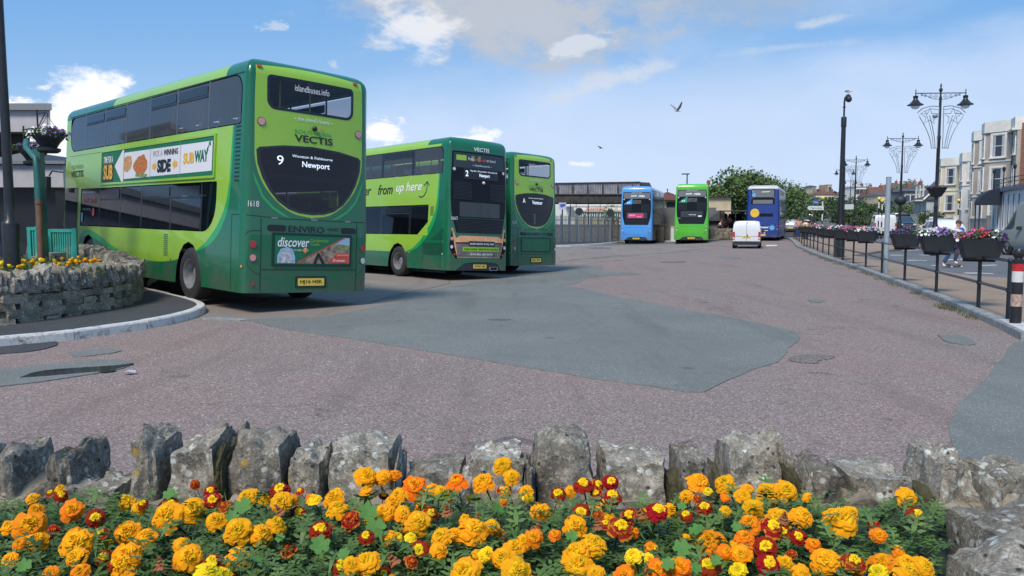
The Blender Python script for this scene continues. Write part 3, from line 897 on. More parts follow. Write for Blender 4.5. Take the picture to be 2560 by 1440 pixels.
def adverts_one(b):
    # long side poster, front of the bus on the left
    po = b.sheet('side_poster', rr(-7.30, -1.24, 2.31, 3.00, .01), .006, AD_GREEN, thick=.012)
    T = .020
    fr = b.sheet('poster_frame', [rr(-7.36, -1.18, 2.26, 3.05, .01), list(reversed(rr(-7.31, -1.23, 2.305, 3.005, .005)))], .004, LG_P, thick=.025)
    b.sheet('poster_panel', [(-5.82, 2.93), (-5.82, 2.36), (-1.30, 2.39), (-1.30, 2.92)], T, AD_WHITE, po)
    b.sheet('poster_panel', [(-6.42, 2.66), (-5.96, 2.31), (-5.84, 2.31), (-5.84, 3.0), (-5.92, 3.0)], T, AD_WHITE, po)
    b.sheet('poster_panel', rr(-7.22, -6.50, 2.33, 2.72, .01), T, BLACK_L, po)
    b.text('lettering', 'TIME FOR A', -7.16, -6.52, 2.75, 2.90, AD_WHITE, T + .004, .03, parent=po)
    b.text('lettering', 'SUB', -7.16, -6.54, 2.37, 2.71, AD_YEL, T + .004, .04, parent=po)
    b.sheet('food_picture', [(-5.85 + .52 * (.5 + .5 * math.cos(t * .785) * (1 + .15 * math.sin(t * 3))), 2.70 + .19 * math.sin(t * .785) * (1 + .2 * math.cos(t * 5))) for t in range(8)], T + .004, AD_FOOD, po)
    rng = random.Random(4)
    f2 = [(-4.80 + (.42 + rng.uniform(-.09, .06)) * math.cos(t * .393), 2.63 + (.20 + rng.uniform(-.03, .05)) * math.sin(t * .393)) for t in range(16)]
    b.sheet('food_picture', f2, T + .005, AD_FOOD2, po)
    b.sheet('food_picture', [(-5.1, 2.40), (-4.5, 2.37), (-4.4, 2.43), (-4.8, 2.44), (-5.05, 2.47)], T + .007, AD_FIELD, po)
    b.text('lettering', 'PICK A', -4.12, -3.62, 2.76, 2.88, AD_GREY, T + .004, parent=po)
    b.text('lettering', 'WINNING', -3.56, -2.84, 2.76, 2.88, BLACK_L, T + .004, .03, parent=po)
    b.text('lettering', 'SIDE', -3.88, -3.18, 2.43, 2.69, BLACK_L, T + .004, .06, parent=po)
    b.sheet('arrow', [(-4.14, 2.62), (-4.02, 2.62), (-4.02, 2.67), (-3.91, 2.57), (-4.02, 2.47), (-4.02, 2.52), (-4.14, 2.52)], T + .004, AD_YEL, po)
    b.sheet('arrow', [(-2.86, 2.62), (-2.86, 2.52), (-2.98, 2.52), (-2.98, 2.47), (-3.10, 2.57), (-2.98, 2.67), (-2.98, 2.62)], T + .004, AD_YEL, po)
    b.text('lettering', 'SUB', -2.58, -2.08, 2.55, 2.76, AD_YEL, T + .004, .05, parent=po)
    b.text('lettering', 'WAY', -2.06, -1.46, 2.56, 2.78, AD_GREEN, T + .004, .05, parent=po)
    b.sheet('arrow', [(-1.50, 2.76), (-1.42, 2.86), (-1.36, 2.83), (-1.38, 2.92), (-1.46, 2.90), (-1.44, 2.87), (-1.54, 2.78)], T + .004, AD_GREEN, po)
    for v in (5.82, 4.26, 2.72): seam(b, [(-v, 2.31), (-v, 3.0)], .012, 'poster_joint', AD_GREY).location = (-.024, 0, 0)
    b.text('lettering', 'VECTIS', -9.72, -8.72, 2.50, 2.66, BLACK_L, bold=.02)
    b.text('lettering', 'SOUTHERN', -9.72, -8.75, 2.70, 2.80, DARKG_L)
    b.text('lettering', 'contactless', -8.70, -7.75, 2.10, 2.13, WHITE_L, .01)
    b.text('lettering', 'FAST', -8.70, -8.28, 1.86, 1.96, AD_RED, .01, .02); b.text('lettering', 'SAFE', -8.18, -7.70, 1.86, 1.96, AD_RED, .01, .02)
    b.text('lettering', 'now accepting', -8.66, -8.05, 1.66, 1.74, AD_GREY, .01); b.sheet('sticker', ell(-7.86, 1.64, .10, .10), .01, AD_RED)
    b.sheet('sticker', rr(-8.76, -8.64, 1.40, 1.62, .02), .01, AD_SKY)
    # rear poster
    rp = b.sheet('rear_poster', rr(.55, 2.05, .80, 1.30, .01), .006, AD_GREEN, thick=.010)
    b.sheet('poster_frame', [rr(.51, 2.09, .76, 1.34, .01), list(reversed(rr(.55, 2.05, .80, 1.30, .01)))], .005, PANEL_L, thick=.014)
    T = .018
    b.sheet('poster_picture', [(.60, .815), (.93, .815), (.93, .93), (.88, 1.06), (.78, 1.10), (.66, 1.06), (.60, .95)], T, AD_SKY, rp)
    b.sheet('poster_picture', [(.63, .82), (.90, .82), (.90, .90), (.86, .90), (.86, 1.04), (.82, 1.04), (.82, 1.0), (.73, 1.0), (.73, 1.05), (.68, 1.05), (.68, .92), (.63, .92)], T + .002, AD_STONE, rp)
    b.sheet('poster_picture', [(.98, .815), (2.04, .815), (2.04, 1.28), (1.92, 1.28)], T, AD_BRICK, rp)
    b.sheet('poster_picture', [(1.68, 1.13), (2.04, 1.12), (2.04, 1.285), (1.92, 1.285)], T + .002, AD_SKY, rp)
    b.sheet('poster_picture', [(1.70, 1.13), (2.04, 1.02), (2.04, 1.14), (1.80, 1.17)], T + .003, AD_FIELD, rp)
    b.sheet('poster_picture', strip([(.98, .83), (1.45, 1.06), (1.93, 1.285)], .018), T + .004, AD_RED, rp)
    b.sheet('poster_picture', [(1.28, .815), (1.36, 1.0), (1.40, 1.0), (1.52, .815), (1.45, .815), (1.38, .95), (1.34, .815)], T + .005, BLACK_L, rp)
    b.text('lettering', 'discover', .60, 1.20, 1.10, 1.265, WHITE_L, T + .003, .015, .2, rp)
    b.text('lettering', 'Carisbrooke', 1.22, 1.58, 1.195, 1.25, LG_P, T + .003, parent=rp); b.text('lettering', 'Castle', 1.22, 1.40, 1.13, 1.185, LG_P, T + .003, parent=rp)
    b.text('lettering', 'on route', .90, 1.04, 1.03, 1.065, WHITE_L, T + .006, parent=rp)
    b.sheet('route_badge', [(1.05, 1.045), (1.12, 1.10), (1.19, 1.045), (1.12, .99)], T + .005, AMBER, rp); b.text('lettering', '7', 1.10, 1.14, 1.02, 1.075, WHITE_L, T + .008, .02, parent=rp)
    b.sheet('poster_picture', [(1.74, .93), (2.04, .93), (2.04, 1.01), (1.76, 1.0)], T + .006, AD_RED, rp); b.sheet('poster_picture', rr(1.63, 2.04, .825, .92, .005), T + .006, AD_RED, rp)
    b.text('lettering', 'up to every', 1.78, 2.02, .95, .985, WHITE_L, T + .009, parent=rp); b.text('lettering', '30 minutes', 1.68, 1.94, .85, .895, WHITE_L, T + .009, .02, parent=rp)
    # nearside mirror
    t = MB(); t.tube([(-.02, 10.3, 2.65), (-.18, 10.6, 2.68), (-.24, 10.65, 2.55)], .02, 6); t.box((-.26, 10.65, 2.35), (.10, .16, .36)); t.build('mirror', BLACKR, b.root)
bus1 = e400((-4.537, 13.349, .143, -.7677, .0125, .0434), 'nearest green double decker with sandwich poster along its side and fleet number 1618', '1618', 'HJ16 HSK', ('9', 'Wootton & Fishbourne', 'Newport'), adverts_one, 'green double deckers parked side by side')
def adverts_three(b):
    b.sheet('advert_frame', [rr(.48, 2.07, .78, 1.30, .01), list(reversed(rr(.51, 2.04, .81, 1.27, .01)))], .004, PANEL_L, thick=.01)
    b.text('lettering', 'VECTIS', -9.72, -8.72, 2.50, 2.66, BLACK_L, bold=.02)
bus3 = e400((-.0445, 27.665, -.161, -.8165, -.0095, .027), 'farther green double decker half hidden, fleet number 1613, plain engine cover', '1613', 'HJ16 HSC', ('A', 'Sandown, Shanklin, Newport', 'Ventnor'), adverts_three, 'green double deckers parked side by side')
# ---------------------------------------------------------------- second body style
MMC_SIDE = [(0, 4.9), (.48, 4.8), (.56, 3.2), (.58, 2.62), (.70, 2.1), (.98, 1.65), (1.30, 1.32), (1.60, 1.10), (2.0, .90), (2.4, .82), (12, .80)]
MMC_STR = [(0, 4.9), (.42, 4.8), (.50, 2.4), (.60, 2.0), (.85, 1.55), (1.15, 1.25), (1.5, 1.02), (1.9, .86), (2.4, .80), (12, .80)]
P_GREEN2 = livery('green_livery_dark_rear', DG, LG, MMC_SIDE, None, MMC_STR, (4.2, 1.25, 9.2))
MMC_BACK = [(.22, 3.98), (2.28, 3.98), (2.33, 3.6), (2.38, 3.0), (2.38, 2.6), (2.33, 2.15), (2.24, 1.80), (2.14, 1.47), (.36, 1.47), (.26, 1.80), (.17, 2.15), (.12, 2.6), (.12, 3.0), (.17, 3.6)]
GREYG = mat('grey_rear_glass', (.16, .17, .175), .12); BLKG = mat('black_rear_glass', (.010, .012, .018), .2, spec=.15); LOUV = mat('louvre_black', (.016, .019, .026), .45)
def mmc(pose, label, paint, detail, side_glass, L=10.9, group=None, interior=True):
    b = Bus(pose, L=L, H=4.42, wr=4.14, r=.22, taper=.09, bow=.09, wheels=(2.75, 8.6), label=label, group=group)
    holes = [b.ringhole(-9.9, -.36, 3.28, 4.12, (.3, .05, .2, .1)), b.ringhole(2.86, 12.4, 3.28, 4.12, (.05, .3, .1, .2)),
             b.ringhole(-9.2, -1.04, 1.38, 2.33, (.05, .03, .03, .03)) , b.ringhole(3.54, 11.7, 1.38, 2.33, (.03, .05, .03, .03))]
    bump = [(.36, .3), (.52, .42), (.66, .52), (1.0, .56), (1.5, .56), (1.9, .54), (2.0, .50), (2.14, .3)]
    b.shell(paint, holes, skirt=.3, bumper=bump)
    for sd in (-1, 1):
        for v in b.wheels: b.wheel(sd, v, v < 4)
        f = lambda v: -v if sd < 0 else 2.5 + v
        up = [.38, 2.03, 3.9, 5.5, 7.1, 8.7, 9.88]
        lowp = [1.06, 2.07, 3.85, 5.5, 7.2, 9.18]
        b.band(sd, up, 3.28, 4.12, GL_SMOKE, (.05, .2), .3, (1, 3), (3.93, 4.08))
        b.band(sd, lowp, 1.38, 2.33, side_glass, (.03, .03), .05, (1, 3), (2.1, 2.27))
        for (vs_, w0, w1) in ((up, 3.28, 4.12), (lowp, 1.38, 2.33)):
            for v in vs_[1:-1]:
                b.sheet('window_pillar', [(f(v) - .07, w0), (f(v) + .07, w0), (f(v) + .07, w1), (f(v) - .07, w1)], -.002, BAND)
        # cut corner of the lower glazing
        tri = [(f(1.02), 1.36), (f(1.62), 1.36), (f(1.04), 1.78)]
        if sd > 0: tri = tri[::-1]
        b.sheet('corner_fillet', tri, .005, detail.get('fillet', LG_P))
        for k in range(8): b.sheet('vent_slot', rr(f(.84) - .09, f(.84) + .09, 1.99 + k * .037, 2.005 + k * .037, .003), .005, PANEL_L)
        for k in range(11):
            b.sheet('vent_slot', rr(min(f(.14), f(1.24)), max(f(.14), f(1.24)), .76 + k * .035, .775 + k * .035, .003), .005, PANEL_L)
        for k in range(7):
            a = .16; c_ = .82 - k * .09
            b.sheet('vent_slot', rr(min(f(a), f(c_)), max(f(a), f(c_)), 1.24 + k * .05, 1.262 + k * .05, .003), .005, PANEL_L)
        seam(b, [(f(1.3), .32), (f(1.3), 1.3)]); seam(b, [(f(.30), .32), (f(.30), 1.6)])
        b.lamp(f(2.02), .80, .03, AMBER, 'side_marker', False); b.lamp(f(.18), .80, .03, CLEARL, 'side_marker', False)
    b.sheet('door', rr(-10.4, -9.35, .42, 2.3, .04), .006, GL_DARK)
    for (w0, w1) in ((1.1, 2.5), (3.0, 4.1)):
        b.sheet('windscreen', rr(-(L + 1.24), -(L + .1), w0, w1, .1), .006, BAND); b.sheet('windscreen', rr(2.5 + L + .1, 2.5 + L + 1.24, w0, w1, .1), .006, BAND)
    bk = b.sheet('rear_panel', MMC_BACK, .004, BLKG, thick=.006)
    T = .012
    b.sheet('window', rr(.25, 2.25, 3.48, 3.93, .03), T, detail.get('upglass', GREYG), bk)
    for sg in (0, 1):
        for k in range(13):
            x0, x1 = (.24, .90) if not sg else (1.62, 2.28)
            b.sheet('louvre', rr(x0, x1, 2.50 + k * .042, 2.524 + k * .042, .004), T, LOUV, bk, thick=.012)
    b.sheet('window', rr(.46, 2.06, 1.97, 2.42, .03), T, GLOSSG, bk)
    for k in range(9):
        ins = .20 - k * .02
        b.sheet('louvre', rr(.30 + ins * .5, 2.20 - ins * .5, 1.49 + k * .044, 1.515 + k * .044, .004), T, LOUV, bk, thick=.014)
    seam(b, [(.25, 1.92), (2.25, 1.92)], .012, 'panel_seam', DG_P if paint is P_GREEN2 else LOUV).location = (0, -.012, 0)
    for q in (.27, 2.23): b.lamp(q, 3.42, .06, CLEARL, 'brake_light', False)
    for sg in (0, 1):
        cl = [(.20, 1.56), (.10, 1.10), (.12, .95), (.36, .66), (.40, .70), (.28, 1.1)]
        P = [(a if not sg else 2.5 - a, c_) for a, c_ in cl]
        lc = b.sheet('light_cluster', P if not sg else P[::-1], .005, detail.get('cluster', BLKG), thick=.006)
        for q, w_, m, r_ in ((.19, 1.28, PINKL, .055), (.19, 1.03, CLEARL, .055), (.30, .80, REDL, .035)):
            b.sheet('lens', ell(q if not sg else 2.5 - q, w_, r_, r_), .014, m, lc, thick=.006)
    b.sheet('bumper', [(.40, .30), (.54, .43), (.68, .53), (1.0, .57), (1.5, .57), (1.88, .55), (1.98, .50), (2.12, .30)], -.02, BLACKR, thick=.015)
    pl = b.sheet('number_plate', rr(1.0, 1.52, .37, .49, .01), -.004, PLATE, thick=.006)
    b.text('lettering', detail['plate'], 1.04, 1.48, .39, .47, BLACK_L, off=.006, parent=pl, bold=.02)
    t = MB()
    p = b.M(1.80, .36, 0)
    for (dx, dz, sx_, sz) in ((0, .05, .30, .014), (0, -.05, .30, .014), (-.15, 0, .014, .10), (.15, 0, .014, .10)): t.box((p.x + dx, p.y + .02, p.z + dz), (sx_, .14, sz))
    t.build('exhaust_outlet', STEEL, b.root)
    detail['fn'](b, bk, T)
    if interior: b.seats()
    return b
GLOSSG = mat('engine_window_glass', (.03, .038, .045), .08)
SUN_A = mat('sunset_orange', (.75, .38, .20), .5, var=.35, vscale=3); SUN_B = mat('sunset_beach', (.17, .15, .14), .6, var=.4, vscale=6)
BLUEB = mat('bus_sky_blue', (.07, .30, .72), .3, coat=.5); PINKB = mat('pink_poster', (.62, .05, .19), .45)
def det_two(b, bk, T):
    b.text('lettering', 'VECTIS', .97, 1.60, 4.02, 4.14, WHITE_L, bold=.02); b.text('lettering', 'SOUTHERN', .97, 1.56, 4.17, 4.22, MG_P)
    b.text('lettering', 'free', .76, .96, 3.72, 3.82, WHITE_L, T + .005, parent=bk); b.text('lettering', 'wifi & usb', .98, 1.44, 3.72, 3.80, AD_RED, T + .005, .02, parent=bk)
    b.text('lettering', 'on board', 1.48, 1.86, 3.72, 3.81, WHITE_L, T + .005, parent=bk); b.text('lettering', '~ islandbuses.info ~', .92, 1.70, 3.55, 3.61, WHITE_L, T + .005, parent=bk)
    for x0, x1 in ((.34, .70), (.88, 1.0), (1.14, 1.24)): b.sheet('sticker', rr(x0, x1, 3.70, 3.86, .01), T + .003, LG_P if x0 < .5 else AD_FIELD, bk)
    ds = b.sheet('destination_screen', rr(.60, 1.98, 3.14, 3.47, .03), T, LOUV, bk, thick=.01)
    b.text('lettering', '2', .66, .76, 3.22, 3.40, LED, T + .015, .02, parent=ds); b.text('lettering', 'Ryde Shanklin Godshill', .84, 1.92, 3.37, 3.42, LED, T + .015, parent=ds); b.text('lettering', 'Newport', 1.18, 1.60, 3.20, 3.33, LED, T + .015, .02, parent=ds)
    t = MB(); t.sphere(b.M(1.35, 3.05, .03), .05, 12, 8); t.build('camera_dome', CLEARL, b.root, 60)
    b.text('lettering', '1662', .16, .40, 1.86, 1.96, WHITE_L, .014)
    pic = b.sheet('rear_picture', [(.24, 1.62), (.34, 1.30), (.50, 1.38), (2.02, 1.38), (2.16, 1.30), (2.26, 1.62), (2.34, 1.60), (2.24, 1.1), (2.12, .70), (.38, .70), (.30, 1.0), (.16, 1.60)][::-1], .005, SUN_A)
    b.sheet('rear_picture', [(.34, 1.14), (2.2, 1.16), (2.10, .72), (.40, .72)][::-1], .008, SUN_B, pic)
    b.sheet('rear_picture', [(.33, 1.17), (1.2, 1.20), (2.2, 1.18), (2.2, 1.15), (.33, 1.13)][::-1], .010, BLACK_L, pic)
    b.sheet('slogan_box', rr(.80, 1.86, 1.06, 1.22, .03), .012, BLACKR, pic); b.text('lettering', 'stuck staring at my rear?', .84, 1.82, 1.09, 1.18, WHITE_L, .016, .02, parent=pic)
    b.sheet('slogan_box', rr(.58, 2.04, .90, 1.04, .03), .012, LG_P, pic); b.text('lettering', 'enjoy better views from top deck', .63, 2.0, .925, 1.01, BLACK_L, .016, .01, parent=pic)
    b.text('lettering', 'drive less, see more!', .86, 1.76, .77, .86, WHITE_L, .016, .01, .3, parent=pic)
    b.text('lettering', 'from', -4.14, -3.20, 2.72, 3.06, BLACK_L, bold=.012, shear=.25); b.text('lettering', 'up here', -2.98, -1.46, 2.70, 3.08, WHITE_L, bold=.012, shear=.25)
    b.text('lettering', 'the view is better', -8.4, -4.6, 2.72, 3.06, BLACK_L, bold=.012, shear=.25)
    ar = [(-1.62, 2.60), (-1.45, 2.57), (-1.30, 2.63), (-1.20, 2.76), (-1.17, 2.94), (-1.18, 3.04)]
    b.sheet('arrow', strip(ar, .035), .006, BLACK_L); b.sheet('arrow', strip([(-1.34, 2.93), (-1.18, 3.06), (-1.04, 2.93)], .035), .007, BLACK_L)
bus2 = mmc((-2.0355, 24.399, -.129, -.7041, -.0026, .0399), 'green double decker with black louvred back and sunset picture, fleet number 1662', P_GREEN2, dict(plate='HW67 AJO', fn=det_two, upglass=GLOSSG), GL_DARK, group='green double deckers parked side by side')
def det_park(tri, extra):
    def fn(b, bk, T):
        b.text('lettering', 'every 12 mins', .85, 1.65, 4.0 - .12, 4.0 - .05, WHITE_L, T + .006, .02, parent=bk)
        b.text('lettering', 'park', .82, 1.28, 3.60, 3.76, WHITE_L, T + .006, .05, parent=bk); b.text('lettering', 'ride', 1.40, 1.86, 3.60, 3.76, WHITE_L, T + .006, .05, parent=bk)
        b.text('lettering', 'Brookhouse', .82, 1.40, 3.80, 3.86, tri, T + .006, parent=bk)
        b.sheet('price_flash', [(.26, 3.05), (.92, 3.05), (.92, 3.50)], T + .003, tri, bk); b.text('lettering', '£4', .50, .76, 3.10, 3.24, WHITE_L, T + .008, .03, parent=bk)
        for k in range(4): b.text('lettering', 'park from 7am today' if k % 2 else 'all day return fares', .98, 1.60, 3.32 - k * .075, 3.355 - k * .075, WHITE_L, T + .006, parent=bk)
        seam(b, [(.40, .72), (2.10, .72)], .014, 'panel_seam', extra['seam']); seam(b, [(.42, 1.30), (2.08, 1.30)], .014, 'panel_seam', extra['seam'])
        if extra.get('pink'):
            pk = b.sheet('rear_poster', rr(.60, 1.78, 2.0, 2.34, .01), T + .006, PINKB, bk); b.text('lettering', 'summer saver', .68, 1.16, 2.14, 2.26, WHITE_L, T + .010, shear=.3, parent=pk); b.text('lettering', 'tickets', 1.30, 1.62, 2.06, 2.12, WHITE_L, T + .010, .02, parent=pk)
        else:
            b.text('lettering', 'travel local', 1.05, 1.55, 2.12, 2.20, WHITE_L, T + .006, .02, parent=bk); b.sheet('sticker', rr(1.72, 1.96, 2.0, 2.1, .01), T + .006, WHITE_L, bk); b.text('lettering', '1521', .24, .44, 1.86, 1.92, WHITE_L, T + .006, parent=bk)
    return fn
PB = livery('pale_blue_livery', (.085, .34, .80), rearcol=((.085, .34, .80), 1.1)); PBs = livery('blue_bus_navy_side', (.02, .035, .075), rearcol=((.085, .34, .80), .45))
PL = livery('bright_green_livery', (.09, .50, .035)); PLs = livery('green_bus_dark_side', (.015, .10, .03), rearcol=((.09, .50, .035), .45))
SEAMB = mat('blue_seam', (.03, .14, .40), .5); SEAMG = mat('green_seam', (.03, .24, .02), .5); TRIB = mat('blue_price_flash', (.03, .35, .85), .5); TRIG = mat('teal_price_flash', (.01, .30, .17), .5)
def place_far(pxl, d, yaw, dz=0):
    p = at(pxl, 600, d)
    return (p.x, d, gz(p.x + 1, d) + dz, yaw, 0, 0.004)
bus4 = mmc(place_far(1549.5, 62.0, .272), 'sky blue double decker with pink poster on its dark rear glass', PBs, dict(plate='YX66 WLL', fn=det_park(TRIB, dict(seam=SEAMB, pink=1)), cluster=mat('blue_cluster', (.06, .27, .66), .3), fillet=BLACKR), GL_DARK)
bus5 = mmc(place_far(1684.5, 59.5, .243), 'bright lime double decker parked between the blue bus and the white van', PLs, dict(plate='YX66 WKK', fn=det_park(TRIG, dict(seam=SEAMG)), cluster=mat('green_cluster', (.07, .42, .03), .3), fillet=BLACKR), GL_DARK)
# ---------------------------------------------------------------- navy bus
def navy():
    PN = livery('navy_livery', (.012, .045, .26), rearcol=((.008, .036, .22), .4))
    b = Bus(place_far(1862, 62.0, .375), L=10.6, H=4.25, wr=3.95, r=.24, taper=.10, bow=.08, wheels=(2.5, 8.2), label='navy blue double decker with round yellow sticker, parked at the far kerb')
    holes = [b.ringhole(-9.8, -.4, 3.0, 3.85, (.2, .05, .2, .1)), b.ringhole(2.9, 12.3, 3.0, 3.85, (.05, .2, .1, .2)), b.ringhole(-9.2, -1.04, 1.38, 2.33, (.05, .03, .03, .03)), b.ringhole(3.54, 11.7, 1.38, 2.33, (.03, .05, .03, .03))]
    b.shell(PN, holes, roofmat=mat('pale_roof', (.45, .48, .52), .4))
    for sd in (-1, 1):
        for v in b.wheels: b.wheel(sd, v, v < 4)
        b.band(sd, [.4, 2.0, 3.6, 5.2, 6.8, 8.4, 9.8], 3.0, 3.85, GL_SMOKE, (.05, .1), .2, (1, 2, 3), (3.66, 3.8)); b.band(sd, [1.05, 2.6, 4.2, 5.8, 7.4, 9.2], 1.38, 2.33, GL_DARK, .05, .05)
    b.sheet('windscreen', rr(-(b.L + 1.24), -(b.L + .1), 1.1, 2.5, .1), .006, BAND); b.sheet('windscreen', rr(2.5 + b.L + .1, 2.5 + b.L + 1.24, 1.1, 2.5, .1), .006, BAND)
    up = b.sheet('window', rr(.38, 2.12, 2.80, 3.98, .06), .004, BLKG, thick=.004); b.sheet('window', rr(.44, 2.06, 3.34, 3.92, .03), .012, GREYG, up); b.sheet('window', rr(.52, 1.98, 2.84, 3.14, .03), .012, GREYG, up)
    b.sheet('painted_reflection', strip([(1.15, 3.74), (1.75, 3.76)], .05), .016, WHITE_L, up)  # reflection on the rear glass painted as a white strip
    for q, w_ in ((.44, 3.24), (2.06, 3.32)): b.lamp(q, w_, .06, REDL, 'brake_light', False)
    b.sheet('rear_window', rr(1.05, 2.02, 1.86, 2.10, .02), .005, BLKG)
    b.sheet('sticker', ell(.68, 2.14, .33, .33, 28), .008, mat('yellow_sticker', (.80, .52, .06), .5)); b.text('lettering', 'day tickets', .44, .92, 2.16, 2.26, AMBER, .013)
    star = mat('pale_blue_star', (.12, .42, .80), .5)
    for (cx, cy, r_, pr) in ((.58, 3.52, .20, None), (.50, 3.78, .09, None), (1.98, 1.02, .26, None)):
        pts = [(cx + (r_ if k % 2 else r_ * .55) * math.cos(math.pi * k / 8), cy + (r_ if k % 2 else r_ * .55) * math.sin(math.pi * k / 8)) for k in range(16)]
        b.sheet('star_emblem', pts, .018, star)
    b.text('lettering', 'bluestar', 1.12, 1.74, .98, 1.14, WHITE_L, bold=.03); b.sheet('stripe', strip([(1.1, .80), (1.7, .80)], .04), .006, WHITE_L)
    for q in (.12, 2.38): b.lamp(q, 1.15, .09, REDL, 'tail_light', False); b.lamp(q, .92, .06, PINKL, 'tail_light', False)
    b.lamp(1.45, .62, .06, CLEARL, 'fog_light', False)
    pl = b.sheet('number_plate', rr(1.0, 1.52, .40, .52, .01), .006, PLATE)
    b.seats()
navy()
# ================================================================ ground and paving
def axis(lo, hi, fine_lo, fine_hi, coarse):
    a = [lo] + [v for v in coarse if lo < v < fine_lo]
    x = fine_lo
    while x <= fine_hi: a.append(x); x += 1.0
    return a + [v for v in coarse if fine_hi < v <= hi]
CO = [-1500, -700, -300, -150, -90, -60, -40, -25, 80, 85, 90, 95, 100, 110, 120, 130, 140, 150, 160, 170, 180, 200, 220, 240, 260, 280, 300, 340, 380, 420, 500, 700, 1000, 2000, 4000]
xs = sorted(set([v for v in CO if v < -20] + [float(k) for k in range(-20, 76)] + [v for v in CO if v > 75 and v < 2500]))
ys = sorted(set([-60.0, -25.0, -10.0] + [float(k) for k in range(-4, 80)] + [v for v in CO if v > 79]))
mb = MB()
mb.add([(x, y, gz(x, y) - (0 if y < 400 else 2)) for y in ys for x in xs], [(j * len(xs) + i, j * len(xs) + i + 1, (j + 1) * len(xs) + i + 1, (j + 1) * len(xs) + i) for j in range(len(ys) - 1) for i in range(len(xs) - 1)])
GRASSY = mat('far_scrubby_ground', (.06, .085, .035), .95, var=.5, vscale=.2)
tag(mb.build('ground', [T_ROAD], raw=True, smooth_angle=30), kind='structure')
def drape(name, ring, m, dz, holes=(), step=1.0, skirt=.03, kind='structure', wob=0.0):
    rings = [[Vector((p[0], p[1], 0)) for p in rg] for rg in [ring] + list(holes)]
    if wob:
        rg2 = []
        rng = random.Random(7)
        r0 = rings[0]
        for i, p in enumerate(r0):
            q = r0[(i + 1) % len(r0)]
            n = max(1, int((q - p).length / .22))
            n = min(n, 60)
            for k in range(n):
                v = p.lerp(q, k / n)
                d = wob * (.4 + .02 * v.y)
                rg2.append(v + Vector((noise.noise(v * 2.3), noise.noise(v * 2.3 + Vector((9, 9, 9))), 0)) * d)
        rings[0] = rg2
    tr = tessellate_polygon(rings)
    flat = [v for r in rings for v in r]
    bm = bmesh.new()
    vs = [bm.verts.new(v) for v in flat]
    for t in tr:
        try: bm.faces.new([vs[i] for i in t])
        except ValueError: pass
    x0 = min(v.x for v in flat); x1 = max(v.x for v in flat); y0 = min(v.y for v in flat); y1 = max(v.y for v in flat)
    for ax, lo, hi in ((0, x0, x1), (1, y0, y1)):
        k = math.floor(lo) + 1
        while k < hi and k < 130:
            if (x0 > -25 or ax == 1) or k > -25:
                co = (k, 0, 0) if ax == 0 else (0, k, 0)
                no = (1, 0, 0) if ax == 0 else (0, 1, 0)
                bmesh.ops.bisect_plane(bm, geom=bm.verts[:] + bm.edges[:] + bm.faces[:], plane_co=co, plane_no=no, dist=1e-5)
            k += 1
    for f in bm.faces:
        if f.normal.z < 0: f.normal_flip()
    if skirt:
        edges = [e for e in bm.edges if e.is_boundary]
        ret = bmesh.ops.extrude_edge_only(bm, edges=edges)
        low = set(g for g in ret['geom'] if isinstance(g, bmesh.types.BMVert))
    else: low = set()
    for v in bm.verts: v.co.z = gz(v.co.x, v.co.y) + (dz if v not in low else dz - skirt)
    me = bpy.data.meshes.new(name); bm.to_mesh(me); bm.free(); me.materials.append(m)
    return tag(link(bpy.data.objects.new(name, me)), kind=kind)
def P2(px, py, dz=0): p = G(px, py, dz); return (p.x, p.y)
kerb_px = [(2552, 852), (2491, 820), (2400, 778), (2309, 740), (2204, 699), (2146, 675), (2088, 657), (2019, 630), (1985, 611), (1964, 597)]
kerb = [P2(*p) for p in kerb_px] + [(21.5, 66), (22.2, 75), (27, 90)]
def chaikin(p, n=2):
    for _ in range(n):
        q = [p[0]]
        for a, b in zip(p, p[1:]):
            a, b = Vector(a), Vector(b); q += [tuple(a.lerp(b, .25)), tuple(a.lerp(b, .75))]
        p = q + [p[-1]]
    return p
# red tarmac yard
yard = [(-30, -4), (15, -4), (15, 10.0)] + kerb[:11] + [(16.8, 63), (11.5, 60.5), (6.5, 57), (3.5, 55), (-6, 52), (-30, 50)]
drape('yard_tarmac', yard, T_RED, .006)
bay = [P2(*p) for p in ((500, 793), (617, 804), (742, 797), (805, 795), (851, 786), (922, 771), (1019, 754), (961, 745), (1023, 734), (1109, 720), (1187, 706), (1242, 699), (1312, 687), (1410, 669), (1500, 655), (1640, 640), (1760, 626), (1820, 618))] + [(13, 59), (9, 58), (3.2, 54), (-28, 50), (-28, 13), (-9, 13)]
drape('bus_bay_tarmac', bay, T_BAY, .010)
patch = [P2(*p) for p in ((617, 801), (687, 797), (742, 796), (805, 795), (851, 786), (922, 771), (1019, 754), (961, 745), (1023, 734), (1109, 720), (1187, 706), (1242, 699), (1312, 687), (1410, 669), (1457, 664), (1511, 667), (1500, 680), (1570, 680), (1604, 686), (1510, 691), (1468, 697), (1436, 711), (1400, 713), (1513, 736), (1550, 745), (1649, 763), (1744, 781), (1889, 808), (1989, 829), (2000, 847), (1975, 872), (1944, 908), (1880, 926), (1826, 949), (1762, 983), (1717, 983), (1604, 965), (1468, 947), (1400, 935), (1242, 909), (1031, 874), (851, 845), (734, 827), (676, 818))]
drape('grey_road_patch', patch, T_GREY, .014, wob=.05)
rp_ = [P2(*p) for p in ((2700, 845), (2533, 858), (2515, 885), (2456, 958), (2397, 1012), (2370, 1062), (2374, 1098), (2410, 1200), (2480, 1320), (2900, 1320))]
drape('grey_road_patch', rp_, T_GREY, .014, wob=.03)
